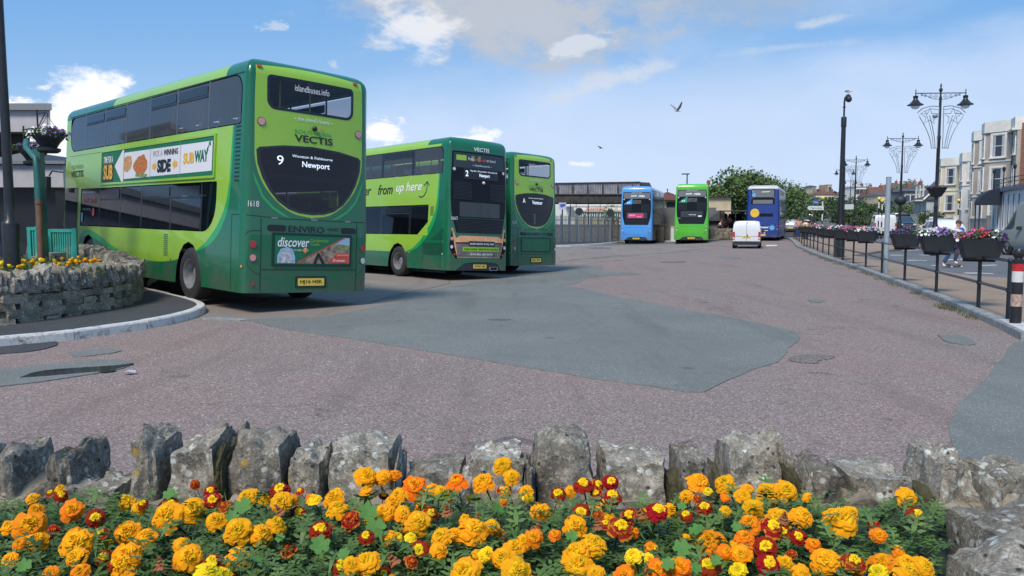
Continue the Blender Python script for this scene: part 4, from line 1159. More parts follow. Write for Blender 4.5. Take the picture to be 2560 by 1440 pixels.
for pts, m in (((2345, 840, 2410, 841, 2432, 855, 2442, 863, 2415, 866, 2361, 856), T_GREY), ((1975, 893, 2030, 888, 2090, 893, 2080, 901, 2040, 904, 2050, 911, 2010, 911, 1970, 904), T_WORN),
               ((-60, 870, 0, 862, 125, 850, 152, 862, 95, 880, 0, 887, -60, 893), T_ISLE), ((171, 884, 283, 872, 312, 882, 187, 897), T_GREY), ((-80, 936, 0, 927, 257, 900, 347, 908, 292, 930, 29, 967, -80, 975), T_GREY),
               ((1650, 655, 1715, 653, 1712, 657, 1655, 658), T_WORN), ((1790, 643, 1830, 641, 1860, 645, 1830, 650), T_GREY), ((1460, 620, 1500, 618, 1540, 621, 1490, 624), T_WORN), ((2020, 752, 2055, 750, 2060, 757, 2030, 759), T_GREY)):
    rg_ = [P2(pts[i], pts[i + 1]) for i in range(0, len(pts), 2)]
    drape('road_repair_patch', chaikin(rg_ + rg_[:1], 1)[:-1], m, .018, wob=.05)
WET = mat('wet_dark_tarmac', (.018, .020, .024), .12, var=.3, vscale=4)
for pts in ((53, 948, 88, 933, 250, 919, 300, 917, 347, 910, 292, 928, 175, 940), (230, 930, 280, 926, 300, 931, 250, 936)):
    rg_ = [P2(pts[i], pts[i + 1]) for i in range(0, len(pts), 2)]
    drape('puddle', chaikin(rg_ + rg_[:1], 2)[:-1], WET, .022, wob=.09)
for pts in ((505, 797, 560, 796, 625, 801, 600, 804, 505, 801), (1916, 613, 1942, 613, 1944, 615, 1915, 616)):
    drape('painted_line', [P2(pts[i], pts[i + 1]) for i in range(0, len(pts), 2)], KERBG if pts[0] < 1000 else LINE, .022)
# tar joints and cracks in the bay
for pts in (((930, 757), (1010, 735), (1125, 708)), ((1125, 700), (1125, 712)), ((1400, 656), (1540, 640), (1660, 634), (1760, 622)), ((1480, 647), (1600, 640))):
    l = [Vector(P2(*p)) for p in pts]
    w_ = .03
    ring = [tuple(p + Vector((0, w_))) for p in l] + [tuple(p - Vector((0, w_))) for p in reversed(l)]
    drape('tar_joint', ring, T_ISLE, .018)
# right hand footway and kerb
def offs(pts, d):
    o = []
    for i, p in enumerate(pts):
        a = Vector(pts[max(0, i - 1)]); b = Vector(pts[min(len(pts) - 1, i + 1)])
        t = (b - a).normalized()
        o.append((p[0] + t.y * d, p[1] - t.x * d))
    return o
def resample(pts, st):
    out_ = [Vector(pts[0])]
    for a, b in zip(pts, pts[1:]):
        a, b = Vector(a), Vector(b)
        n = max(1, int((b - a).length / st))
        for k in range(1, n + 1): out_.append(a.lerp(b, k / n))
    return [tuple(p) for p in out_]
kr = resample(kerb, 1.0)
def kerbstrip(name, line, wd, h, m, sink=.05):
    L_ = line; Rr = offs(line, wd)
    mb = MB(); vs, fs = [], []
    for (a, b) in zip(L_, Rr):
        za, zb = gz(*a), gz(*b)
        mx = Vector(a).lerp(Vector(b), .12)
        vs += [(a[0], a[1], za - sink), (mx.x, mx.y, za + h), (b[0], b[1], zb + h + .008), (b[0], b[1], zb - sink)]
    for i in range(len(L_) - 1):
        for k in range(3): fs.append((4 * i + k, 4 * i + k + 1, 4 * i + 5 + k, 4 * i + 4 + k))
    mb.add(vs, fs)
    return tag(mb.build(name, m), kind='structure')
def kerbjoint(name, line, wd, h, m, seg=.9):
    ln = resample(line, .18); mb = MB(); cum = 0; cur = []
    def flush(c):
        if len(c) < 2: return
        c = [Vector(p) for p in c]; c[0] = c[0].lerp(c[1], .06); c[-1] = c[-1].lerp(c[-2], .06); c = [tuple(p) for p in c]
        rr_ = offs(c, wd); vs, fs = [], []
        j = random.Random(len(mb.v)).uniform(-.006, .006)
        for a, b in zip(c, rr_):
            za = gz(*a); e = Vector(a).lerp(Vector(b), .14); q = Vector(a).lerp(Vector(b), .05)
            vs += [(a[0], a[1], za - .05), (q.x, q.y, za + h - .02 + j), (e.x, e.y, za + h + j), (b[0], b[1], za + h + .006 + j), (b[0], b[1], za - .05)]
        n = len(c)
        for i in range(n - 1):
            for k_ in range(4): fs.append((5 * i + k_, 5 * i + k_ + 1, 5 * i + 6 + k_, 5 * i + 5 + k_))
        fs += [(0, 1, 2, 3, 4), tuple(5 * (n - 1) + q for q in (4, 3, 2, 1, 0))]
        mb.add(vs, fs)
    for p in ln:
        if cur: cum += (Vector(p) - Vector(cur[-1])).length
        cur.append(p)
        if cum > seg: flush(cur); cur = [p]; cum = 0
    flush(cur)
    return tag(mb.build(name, m), kind='structure')
kerbjoint('kerb', kr, .18, .12, KERBG)
kerbstrip('white_kerb_end', resample([P2(2580, 868), P2(2556, 852), P2(2491, 818)], .5), .27, .13, KERBW)
road_edge = [(16.0, 12.5)] + [P2(*p) for p in ((2600, 716), (2521, 704), (2436, 699), (2283, 675), (2200, 658), (2130, 643))] + [(22.3, 45), (25.5, 60), (28.0, 75), (31, 90)]
foot = offs(kr, .17) + road_edge[::-1] + [(18, 9.5), (9, 9.6)]
drape('footway', foot, T_PAVE, .105, skirt=.2)
# grass growing along the kerb
rng = random.Random(3)
GRASS = mat('kerb_grass', (.075, .115, .03), .8, var=.5, vscale=5, c2=(.16, .16, .06))
mb = MB()
for i in range(len(kr) - 1):
    a, b = Vector(kr[i]), Vector(kr[i + 1])
    if b.y > 45: break
    dens = 240 if b.y < 17 else 90
    for k in range(dens):
        t = rng.random(); p = a.lerp(b, t); n = noise.noise(Vector((p.x * .9, p.y * .9, 0)))
        if n < -.08 + rng.uniform(-.1, .15) or (p.y < 12.1): continue
        tt = (b - a).normalized(); p = p + Vector((-tt.y, tt.x)) * rng.uniform(-.06, .16 + .25 * max(0, n))
        h = rng.uniform(.03, .10); an = rng.uniform(0, 6.28); lean = rng.uniform(.02, .08)
        z = gz(p.x, p.y)
        d = Vector((math.cos(an), math.sin(an), 0))
        mb.add([(p.x, p.y, z), (p.x + d.y * .012, p.y - d.x * .012, z), (p.x + d.x * lean, p.y + d.y * lean, z + h)], [(0, 1, 2)])
tag(mb.build('kerb_grass', GRASS, raw=True), 'fringe of weedy grass growing along the foot of the right kerb', 'grass', kind='stuff')
# painted bay marks on the side road
for pts in ((2412, 683, 2452, 683, 2480, 684.5), (2449, 664, 2470, 663.5, 2490, 663), (2362, 650, 2385, 649, 2407, 648.5), (2301, 637.5, 2312, 638, 2320, 638.5), (2267, 651, 2290, 651, 2315, 652), (2225, 638, 2240, 638, 2257, 638.5), (2225, 618, 2238, 618, 2252, 619.5), (2254, 626.5, 2275, 626, 2294, 625), (2330, 664, 2340, 664, 2345, 664), (2148, 600, 2160, 600, 2170, 600), (2175, 619.5, 2180, 620, 2185, 620.5), (2140, 607, 2150, 607, 2160, 607.5)):
    l = [Vector(P2(pts[i], pts[i + 1])) for i in (0, 2, 4)]
    ring = [tuple(p + Vector((0, .10))) for p in l] + [tuple(p - Vector((0, .10))) for p in reversed(l)]
    drape('painted_line', ring, LINE, .012)
# island footway on the left
isl_px = [(-60, 852), (0, 844), (157, 831), (233, 820), (391, 799), (470, 782), (505, 770), (517, 762), (510, 755), (496, 750), (467, 741), (347, 712)]
isl = [P2(a, b, .13) for a, b in isl_px] + [(-9.3, 21.5), (-11.5, 24)]
isl = [(-12, 9.6)] + chaikin(isl, 2)
ii = offs(isl, -.15)
kerbjoint('island_kerb', isl, -.15, .13, KERBW)
drape('island_footway', ii + [(-26, 26), (-26, 9.2)], T_ISLE, .136, skirt=.2)
# far kerb and footway with palisade fence
fk = [(-14, 50.5), (-2, 51.5), (3.2, 53.2), (6.2, 57.5), (8.0, 62), (9.5, 66.5), (20, 67), (22, 72)]
fk = chaikin(fk, 1)
kerbstrip('far_kerb', resample(fk, 1.0), -.25, .13, KERBW)
drape('far_footway', offs(fk, -.24) + [(60, 74), (60, 84), (-60, 84), (-60, 49.5), (-14, 50.2)], T_ISLE, .13, skirt=.2)
# ================================================================ stones
def stone(mb, c, sx_, sy_, sz, seed, rough=.16, top=.0, lean=0.0, n=5, yaw=0.0, power=.55, taper=.0):
    "an irregular block: a rounded box pushed about by noise, flat-cut facets"
    off_ = Vector((seed * 3.7, seed * 1.3, seed * 2.1))
    rng = random.Random(seed)
    vs, idx, fs = [], {}, []
    def vert(i, j, k):
        key = (i, j, k)
        if key in idx: return idx[key]
        p = Vector((2 * i / n - 1, 2 * j / n - 1, 2 * k / n - 1))
        q = p.normalized() * p.length ** 0
        m_ = max(abs(p.x), abs(p.y), abs(p.z))
        q = p.lerp(p.normalized() * 1.15, 1 - power) if p.length > 0 else p
        d = noise.noise(q * 1.3 + off_) * rough * 2.0 + noise.noise(q * 3.6 + off_) * rough * .9 + noise.noise(q * 8 + off_) * rough * .35
        q = q * (1 + d)
        z01 = (q.z + 1) / 2
        x = q.x * sx_ / 2 * (1 - taper * z01); y = q.y * sy_ / 2; z = q.z * sz / 2
        z += top * q.x * sz / 2 * z01
        x += lean * (z + sz / 2)
        X = x * math.cos(yaw) - y * math.sin(yaw); Y = x * math.sin(yaw) + y * math.cos(yaw)
        vs.append((c[0] + X, c[1] + Y, c[2] + z + sz / 2))
        idx[key] = len(vs) - 1
        return idx[key]
    for a in range(n):
        for b in range(n):
            for s_, fl in ((0, 1), (n, 0)):
                for fn in ((lambda u, v: vert(s_, u, v)), (lambda u, v: vert(v, s_, u)), (lambda u, v: vert(u, v, s_))):
                    q = (fn(a, b), fn(a + 1, b), fn(a + 1, b + 1), fn(a, b + 1))
                    fs.append(q[::-1] if fl else q)
    mb.add(vs, fs)
    return mb
# ---- near planter wall
wall = empty('stone_planter_wall', (0, 2.5, 0), 0, 'near rubble planter wall of lichened upright stones behind the marigolds', 'wall')
def wbuild(mb, name, m, parent, sm=28):
    o = mb.build(name, m, None, sm)
    o.location = -Vector(parent.location); o.parent = parent
    return o
ST = [(-44, 62, 1078, 0, .55), (104, 205, 1076, .0, .55), (308, 416, 1046, -.25, .4), (414, 546, 1056, .3, .1), (562, 712, 1050, 0, .1), (714, 808, 1086, -.1, .1), (816, 986, 1060, .0, .05), (992, 1164, 1122, .2, .1), (1168, 1316, 1088, .1, .1),
      (1332, 1486, 1047, .05, .05), (1506, 1674, 1087, -.05, .05), (1698, 1786, 1092, -.1, .1), (1802, 1962, 1062, .0, .28), (2000, 2112, 1124, 0, .05), (2118, 2290, 1132, -.12, .05), (2318, 2460, 1086, .0, .35), (2486, 2640, 1126, .1, .1), (2660, 2790, 1080, .1, .1), (-190, -70, 1085, 0, .3), (-330, -210, 1065, 0, .2)]
YW = 2.42
for i, (x0, x1, yt, tp, tapr) in enumerate(ST):
    a = at(x0, 1150, YW); b = at(x1, 1150, YW); t = at((x0 + x1) / 2, yt + 6, YW + .20)
    zb = .62
    mb = MB(); wd = (b.x - a.x)
    stone(mb, ((a.x + b.x) / 2, YW + .10, zb), wd * (.80 if i == 15 else .96), .24, (t.z - zb) * .95, i * 1.7 + 2.3, .105, tp * .35, 0, 15, 0, .80, tapr)
    wbuild(mb, 'coping_stone', STONE, wall, 42)
    if i in (3, 12): # a thinner slab leaning behind
        mb = MB(); stone(mb, (b.x - .01, YW + .19, zb), wd * .45, .16, (t.z - zb) * .90, i + 40.5, .13, .2, 0, 8, .1, .7, .2)
        wbuild(mb, 'coping_stone', STONE, wall, 42)
low = [(215, 300, 1160), (140, 215, 1170), (245, 330, 1195), (60, 110, 1190), (1120, 1180, 1150), (1676, 1710, 1150), (1775, 1806, 1140), (1962, 2000, 1135), (1994, 2016, 1118), (2292, 2330, 1180), (2455, 2500, 1155), (545, 566, 1090), (985, 1000, 1110), (1312, 1336, 1120)]
for i, (x0, x1, yt) in enumerate(low):
    a = at(x0, 1180, YW - .02); b = at(x1, 1180, YW - .02); t = at(x0, yt, YW + .14)
    mb = MB(); stone(mb, ((a.x + b.x) / 2, YW + .04, .62), (b.x - a.x) * 1.25, .22, (t.z - .62) * .95, i + 90.3, .14, 0, 0, 8, 0, .6, .1)
    wbuild(mb, 'moss_filled_joint' if i > 4 else 'coping_stone', MOSS if i in (5, 6, 7, 9, 11) else STONE, wall, 42)
# mortar bed, wall face towards the road, side return at the right
mb = MB()
for k in range(40):
    stone(mb, (-2.4 + k * .125, YW + .08, .40), .16, .28, .36 + .03 * math.sin(k * 2.1), k + 200.1, .12, 0, 0, 5, 0, .7)
wbuild(mb, 'mortar_bed', MORTAR, wall)
rng = random.Random(11)
for row in range(3):
    x = -2.4
    while x < 2.4:
        wd = rng.uniform(.25, .5)
        mb = MB(); stone(mb, (x + wd / 2, YW + .12, .02 + row * .2), wd * .97, .34, .205, rng.uniform(0, 900), .07, 0, 0, 4, 0, .85)
        wbuild(mb, 'wall_stone', STONE2, wall); x += wd
for i, (px0, px1, py, d, h) in enumerate(((2350, 2640, 1380, 1.58, .10), (2385, 2680, 1296, 1.80, .10))):
    a = at(px0, py, d + .12); b = at(px1, py, d + .12)
    mb = MB(); stone(mb, ((a.x + b.x) / 2, d, a.z - h - .22), (b.x - a.x), .30, h + .26, i + 300.7, .08, .08, 0, 12, .1, .72)
    wbuild(mb, 'coping_stone', STONE, wall, 42)
mb = MB(); mb.box((1.62, 1.9, .36), (.75, .8, .66)); wbuild(mb, 'mortar_bed', MORTAR, wall)
mb = MB(); mb.box((0, 1.55, .36), (4.6, 1.55, .72)); o = wbuild(mb, 'soil', SOIL, wall)
# ---- left planter: rubble wall with upright coping
LW = [(-8.6, 9.0), (-8.35, 10.5)] + [P2(a, b, .136) for a, b in ((0, 814), (100, 800), (175, 790), (262, 774), (322, 762), (345, 752))]
LW += [(LW[-1][0] - .28, LW[-1][1] + .75), (LW[-1][0] - 1.3, LW[-1][1] + 1.7), (-9.6, 18.2), (-11.6, 19.6)]
lw = empty('stone_planter_wall', (-8, 13, gz(-8, 13)), 0, 'left rubble stone planter wall curving beside the nearest bus', 'wall')
rng = random.Random(21)
def walk(pts, st):
    pts = [Vector(p) for p in pts]; out_ = []; carry = 0
    for a, b in zip(pts, pts[1:]):
        L_ = (b - a).length; d = (b - a).normalized(); t = carry
        while t < L_: out_.append((a + d * t, d)); t += st
        carry = t - L_
    return out_
LWs = chaikin(LW, 1)
base = gz(-8, 13) + .12
# wall core
core = offs(LWs, -.30); mb = MB(); vs, fs = [], []
for a, b in zip(offs(LWs, -.06), core): vs += [(a[0], a[1], base - .1), (a[0], a[1], base + .58), (b[0], b[1], base + .58), (b[0], b[1], base - .1)]
for i in range(len(LWs) - 1):
    for k in range(3): fs.append((4 * i + k, 4 * i + k + 1, 4 * i + 5 + k, 4 * i + 4 + k))
mb.add(vs, fs); wbuild(mb, 'mortar_bed', MORTAR, lw)
nst = 0
for row in range(5):
    zr = base - .05 + row * .115
    t = 0
    for (p, d) in walk(LWs[:], .30 if row % 2 else .36)[4:]:
        if p.y > 16.4 or p.y < 11.3 or nst >= 99: continue
        wd = rng.uniform(.24, .40); hh = rng.uniform(.10, .15)
        mb = MB(); stone(mb, (p.x - d.y * (.02 + rng.uniform(0, .02)) * 1 - .0, p.y + d.x * .02, zr + rng.uniform(-.012, .012)), wd, .17, hh, rng.uniform(0, 999), .09, 0, 0, 5, math.atan2(d.y, d.x), .82)
        wbuild(mb, 'wall_stone', STONE2, lw); nst += 1
nst = 0
for (p, d) in walk(LWs, .165)[6:]:
    if nst > 96 or p.y < 10.9: continue
    nst += 1
    hh = rng.uniform(.24, .36) * (1.0 if p.y < 15.5 else 1.15)
    mb = MB(); stone(mb, (p.x - d.y * .08, p.y + d.x * .08, base + (.44 if p.y < 15.7 else .52)), .165, .34, hh, rng.uniform(0, 999), .16, rng.uniform(-.4, .4), rng.uniform(-.2, .2), 6, math.atan2(d.y, d.x), .65, .15)
    wbuild(mb, 'coping_stone', STONE, lw)
poly = [tuple(p) for p in offs(LWs, -.28)] + [(-13, 19), (-13, 9)]
mb = MB(); mb.prism(poly, base + .4, base + .62); wbuild(mb, 'soil', SOIL, lw)
# ================================================================ marigolds
FO2 = mat('marigold_gold', (1.0, .45, .008), .6, var=.3, vscale=60)
FO, FY, FS = mat('marigold_orange', (1.0, .33, .004), .6, var=.35, vscale=60), mat('marigold_yellow', (1.0, .60, .012), .6, var=.25, vscale=60), mat('marigold_deep_orange', (.88, .20, .005), .6, var=.3, vscale=60)
FR, FD = mat('marigold_crimson', (.25, .009, .004), .6, var=.6, vscale=60, c2=(.40, .025, .006)), mat('marigold_petal_edge', (.60, .20, .02), .6)
STEM = mat('marigold_stem', (.05, .10, .025), .7)
def bloom(outer, inner, seed, flat=1.0, edge=None, n_l=6, ninner=3):
    "ruffled double flower of unit diameter facing +Z"
    rng = random.Random(seed)
    mb = MB(); mats = [outer, inner, edge or outer]
    for lay in range(n_l):
        f = lay / (n_l - 1)
        rad = .50 * (1 - f * .80); cnt = int(11 - 6 * f); mb.cur = 1 if lay >= n_l - ninner else 0
        for k in range(cnt):
            a = 2 * math.pi * (k + rng.uniform(-.25, .25)) / cnt + lay * .5
            r0, r1 = rad * .15, rad * rng.uniform(.78, 1.22)
            wd = math.pi * rad / cnt * rng.uniform(1.25, 1.6) * (1.15 if f < .5 else 1)
            z0 = .04 + f * .16 * flat; z1 = (-.11 if lay == 0 else -.05 if lay == 1 else -.02) + f * .34 * flat + rng.uniform(-.05, .06)
            ca, sa = math.cos(a), math.sin(a)
            def P(r, t, z): return (r * ca - t * sa, r * sa + t * ca, z)
            rw = [P(r0, -wd * .25, z0), P(r0, wd * .25, z0)]
            zm = (z0 + z1) / 2 + .05
            rows = [(r0, .25, z0), (r0 + (r1 - r0) * .55, .95, zm + .01), (r0 + (r1 - r0) * .86, 1.0, z1 + .015)]
            vs = []
            for (r, ww, z) in rows:
                for q in (-1, 0, 1): vs.append(P(r - abs(q) * .02, q * wd * ww * .9, z + (.045 if q == 0 else rng.uniform(-.05, .03))))
            for q in (-.85, -.3, .3, .85): vs.append(P(r1 * (1 - .06 * abs(q)) + rng.uniform(-.03, .03), q * wd * .85, z1 - .03 + rng.uniform(-.05, .04)))
            mb.add(vs, [(0, 1, 4, 3), (1, 2, 5, 4), (3, 4, 7, 6), (4, 5, 8, 7)])
            c0 = mb.cur
            if edge and lay < n_l - ninner: mb.cur = 2
            mb.add([vs[6], vs[7], vs[8], vs[9], vs[10], vs[11], vs[12]], [(0, 1, 4, 3), (1, 5, 4), (1, 2, 6, 5)])
            mb.cur = c0
    mb.cur = 1
    for k in range(34):
        a = rng.uniform(0, 6.28); r = rng.uniform(.0, .20); z = .26 * flat + .05 + rng.uniform(0, .07)
        x, y = r * math.cos(a), r * math.sin(a); s_ = .035
        mb.add([(x - s_, y, z - .05), (x + s_, y - s_ * .5, z - .05), (x * 1.25 + s_ * .3, y * 1.25 + s_, z + .02)], [(0, 1, 2)])
    me = bpy.data.meshes.new('bloom'); me.from_pydata(mb.v, [], mb.f)
    for m in mats: me.materials.append(m)
    me.polygons.foreach_set('material_index', mb.m)
    me.update()
    return me
for m_ in (FO, FO2, FY, FS, FR, FD):
    k = NT(m_); oi = k.node('ShaderNodeObjectInfo'); src = m_.node_tree.nodes['Principled BSDF'].inputs['Base Color'].links[0].from_socket if m_.node_tree.nodes['Principled BSDF'].inputs['Base Color'].links else None
    hs = k.node('ShaderNodeHueSaturation')
    if src: k.set(hs.inputs['Color'], src)
    else: hs.inputs['Color'].default_value = m_.node_tree.nodes['Principled BSDF'].inputs['Base Color'].default_value
    k.set(hs.inputs['Hue'], k.m_('MULTIPLY_ADD', oi.outputs['Random'], .022, .489)); k.set(hs.inputs['Value'], k.m_('MULTIPLY_ADD', oi.outputs['Random'], -.25, 1.1)); k.set(k.b.inputs['Base Color'], hs.outputs[0]); k.b.inputs['Roughness'].default_value = .85; k.b.inputs['Specular IOR Level'].default_value = .2
BL = {'O': [bloom(FO, FO2, s_) for s_ in (1, 2, 3)], 'Y': [bloom(FY, FY, s_) for s_ in (4, 5)], 'S': [bloom(FS, FO, s_) for s_ in (6, 7)],
      'R': [bloom(FR, FY, s_, .9, FD if s_ == 9 else None, 6, 3) for s_ in (8, 9, 10)], 'D': [bloom(FR, FS, s_, .8, FD, 5, 1) for s_ in (11, 12)]}
LB = {'O': 'golden orange ruffled marigold bloom in the near flower bed', 'Y': 'bright yellow ruffled marigold bloom in the near flower bed', 'S': 'deep orange marigold bloom in the near flower bed',
      'R': 'crimson petalled marigold with yellow heart in the near flower bed', 'D': 'dark crimson marigold bloom with thin orange petal edges in near bed'}
STEMME = MB().tube([(0, 0, -3.2), (.1, .05, -1.5), (0, 0, -.1), (0, 0, .06)], [.035, .035, .05, .16], 6, False).mesh('stem', STEM, 40)
def marigold(p, size, ty, rng, label=None, group=None, face=None):
    o = bpy.data.objects.new('marigold', None); link(o); o.empty_display_size = .02
    o.location = p; o.scale = (size,) * 3
    d = face or Vector((rng.uniform(-.35, .35) - p.x * .12, -.75 + rng.uniform(-.35, .45), .85)).normalized()
    o.rotation_euler = (d.to_track_quat('Z', 'Y').to_matrix() @ Matrix.Rotation(rng.uniform(0, 6.28), 3, 'Z')).to_euler()
    b = bpy.data.objects.new('bloom', rng.choice(BL[ty])); link(b, o)
    s_ = bpy.data.objects.new('stem', STEMME); link(s_, o)
    return tag(o, label or LB[ty], 'flower', group or {'O': 'golden orange marigolds', 'Y': 'yellow marigolds', 'S': 'deep orange marigolds', 'R': 'crimson and yellow marigolds', 'D': 'dark crimson marigolds'}[ty])
def bedray(px, py, z):
    r = ray(px, py); t = (z - CH) / r.z
    return Vector((0, 0, CH)) + r * t
Z8 = "60 845 O 110,220 830 S 210,260 940 O 150,140 960 S 90,65 1085 O 115,250 725 S 100,520 725 S 150,680 780 R 140,710 890 R 110,545 960 O 220,520 900 S 100,900 670 O 130,1020 680 R 80,900 880 R 160,1040 920 O 140,1215 690 R 120,1190 770 O 200,1370 720 O 170,1500 590 R 100,1510 655 R 120,1590 700 D 90,1760 640 R 140,1530 800 O 130,1690 870 O 180,1850 900 O 170,1960 830 O 140,1990 590 R 160,1995 670 O 150,1880 650 R 80,2080 650 S 80,2230 650 Y 90,2370 640 O 140,2400 720 R 140,2490 790 D 150,2280 870 R 170,2050 1005 D 130,1340 1060 R 180,1510 1100 R 150,1690 1060 O 170,900 1050 O 200,880 1120 R 190,820 1110 R 120,360 1180 S 120,570 1165 S 130,1480 1170 Y 170,1580 1180 Y 120,2430 1130 R 170,540 1060 O 140"
F1 = "165 510 O 150,240 520 O 110,300 510 O 110,375 500 O 90,160 620 O 90,530 580 O 170,660 610 O 120,720 620 O 90,400 650 O 120,375 690 O 110,295 780 O 150,440 790 O 110,555 850 O 170,835 550 O 150,1035 550 O 150,1180 425 O 130,1250 510 O 110,1200 620 O 70,1350 620 O 100,1370 660 Y 80,770 770 D 70,165 960 R 130,330 960 R 110,395 960 Y 90,495 960 Y 80,560 1060 R 150,500 1140 D 100,720 960 O 160,830 950 O 130,960 910 O 220,1100 880 O 110,900 830 O 100,700 1060 O 130,1060 1090 Y 120,1180 1110 O 160,1270 1040 O 160,1340 990 O 120,1415 960 O 130,170 1150 O 190,50 1160 O 120,910 1160 S 130,900 1220 O 220,1280 1210 O 200,1570 940 S 90,1470 770 O 150,1590 640 R 120,1780 570 R 140,1890 570 R 100,1985 550 R 130,1995 660 R 140,1765 780 R 140,1890 800 D 80,1720 880 R 160,1850 1020 O 200,1730 1080 O 210,1740 1180 O 240,2055 890 R 190,2125 800 R 130,2240 800 S 130,2340 770 R 170,2430 760 O 100,1940 860 R 90,2150 1100 Y 130,2270 1120 Y 80,2330 1210 S 180,2490 1170 S 130,2090 1240 S 150,1870 1230 R 120,2160 920 S 80"
F2 = "195 535 O 150,385 545 O 140,100 640 O 100,185 660 D 80,240 730 R 130,100 780 R 100,390 655 S 70,390 750 O 80,520 640 O 110,550 590 O 90,710 620 O 160,830 600 O 150,590 730 O 140,560 840 O 150,780 810 O 190,945 790 O 160,730 870 R 170,1230 820 O 230,1300 760 O 110,990 650 O 70,1710 650 R 140,1780 780 R 130,920 940 R 130,1030 990 S 100,1505 930 S 110,265 980 S 210,525 950 S 150,390 1050 S 120,500 1060 R 140,680 1010 R 180,265 1150 R 170,75 1160 S 150,480 1180 Y 130,700 1140 R 190,820 1130 R 130,1120 1110 R 200,1320 1120 R 170,1530 1130 S 170,1700 1130 O 150,1830 1150 O 150,1700 1190 R 180,1500 1200 Y 150,940 1200 O 120,870 1060 D 80"
rng = random.Random(77)
FLP = []
for st_, ox, k in ((Z8, 0, .3516), (F1, 860, .336), (F2, 1680, .34375)):
    for q in st_.split(','):
        a, b, ty, sz = q.split()
        px, py, szp = ox + float(a) * k, 1020 + float(b) * k, float(sz) * k
        if ty == 'R' and rng.random() < .30: ty = 'O'
        if ty == 'O' and rng.random() < .08: ty = 'S'
        z = .925 + rng.uniform(-.012, .02) + (.03 if py < 1200 else 0)
        p = bedray(px, py, z)
        marigold(p, szp * p.y / F * (1.10 if ty in 'OYS' else 1.0), ty, rng); FLP.append(p)
# small blooms half under the leaves, and a row below the frame edge
for k in range(75):
    p = Vector((rng.uniform(-1.3, .95), rng.uniform(1.40, 2.12), rng.uniform(.885, .92)))
    if p.x > .5 * p.y: continue
    marigold(p, rng.uniform(.020, .042), rng.choice('OOOSRDY'), rng)
WITH = mat('withered_petals', (.30, .11, .04), .8, var=.5, vscale=50)
WB = bloom(WITH, WITH, 31, 1.9, None, 4, 1)
for px, py in ((1117, 1282), (1495, 1318), (2185, 1335), (1190, 1305), (985, 1405), (700, 1282), (400, 1420), (1600, 1290), (1960, 1300), (1340, 1325)):
    p = bedray(px, py, .93); o = bpy.data.objects.new('marigold', None); link(o); o.location = p; o.scale = (.026, .026, .032); o.rotation_euler = (rng.uniform(-.5, .5), rng.uniform(-.5, .5), rng.uniform(0, 6))
    link(bpy.data.objects.new('bloom', WB), o); link(bpy.data.objects.new('stem', STEMME), o); tag(o, 'withered brown marigold head among the near flowers', 'flower', 'withered marigold heads')
for k in range(34):
    marigold(Vector((rng.uniform(-1.4, 1.4), rng.uniform(1.0, 1.36), .91)), rng.uniform(.04, .06), rng.choice('OOSRRY'), rng)
# foliage
LEAFM = mat('marigold_leaf', (.050, .115, .020), .6, var=.5, vscale=9, c2=(.11, .205, .035))
def leafmb(spots, rng, n, zf, size, mb):
    for k in range(n):
        p = spots(rng)
        z = zf(p) + rng.uniform(-.11, .025)
        an = rng.uniform(0, 6.28); up = rng.uniform(-.1, .9)
        d = Vector((math.cos(an), math.sin(an), up)).normalized()
        s_ = d.cross(Vector((0, 0, 1))).normalized(); L_ = size * rng.uniform(.6, 1.3); w_ = L_ * .16
        o_ = Vector((p[0], p[1], z))
        # pinnate leaf: a rib with pairs of narrow leaflets
        nn_ = s_.cross(d) * .15 * L_
        mb.add([o_, o_ + d * L_ * .5 + s_ * w_ * .5 + nn_, o_ + d * L_, o_ + d * L_ * .5 - s_ * w_ * .5 + nn_], [(0, 1, 2, 3)])
        for j in (.35, .6, .8):
            for sg in (-1, 1):
                b0 = o_ + d * L_ * j + nn_ * .6; e = b0 + (d * .35 + s_ * sg) .normalized() * L_ * .38 * (1.1 - j * .5)
                mid = b0.lerp(e, .5)
                mb.add([b0, mid + d * w_ * .42, e, mid - d * w_ * .42], [(0, 1, 2, 3)])
mb = MB(); rng = random.Random(5)
def spot(rng):
    while 1:
        x, y = rng.uniform(-1.7, 1.5), rng.uniform(.95, 2.27)
        if x > .528 * y + .02 and y < 2.08: continue
        return (x, y)
def zf(p): return .885 + .025 * noise.noise(Vector((p[0] * 4, p[1] * 4, 0))) - .20 * max(0, (p[1] - 1.98) / .3) + (.03 if abs(p[0] - .75) < .12 and p[1] > 2.0 else 0)
leafmb(spot, rng, 11500, zf, .062, mb)
tag(mb.build('marigold_foliage', LEAFM, raw=True), 'dense dark green feathery marigold leaves filling the near flower bed', 'foliage', kind='stuff')
mb = MB(); mb.box((-.15, 1.62, .76), (3.0, 1.35, .04)); tag(mb.build('marigold_foliage_floor', mat('painted_leaf_shade', (.014, .026, .010), .9, var=.5, vscale=25)), 'dark sheet painted as leaf shade under the near marigolds', 'shade sheet', kind='stuff')  # dark sheet, the shade below the leaves is put into its colour
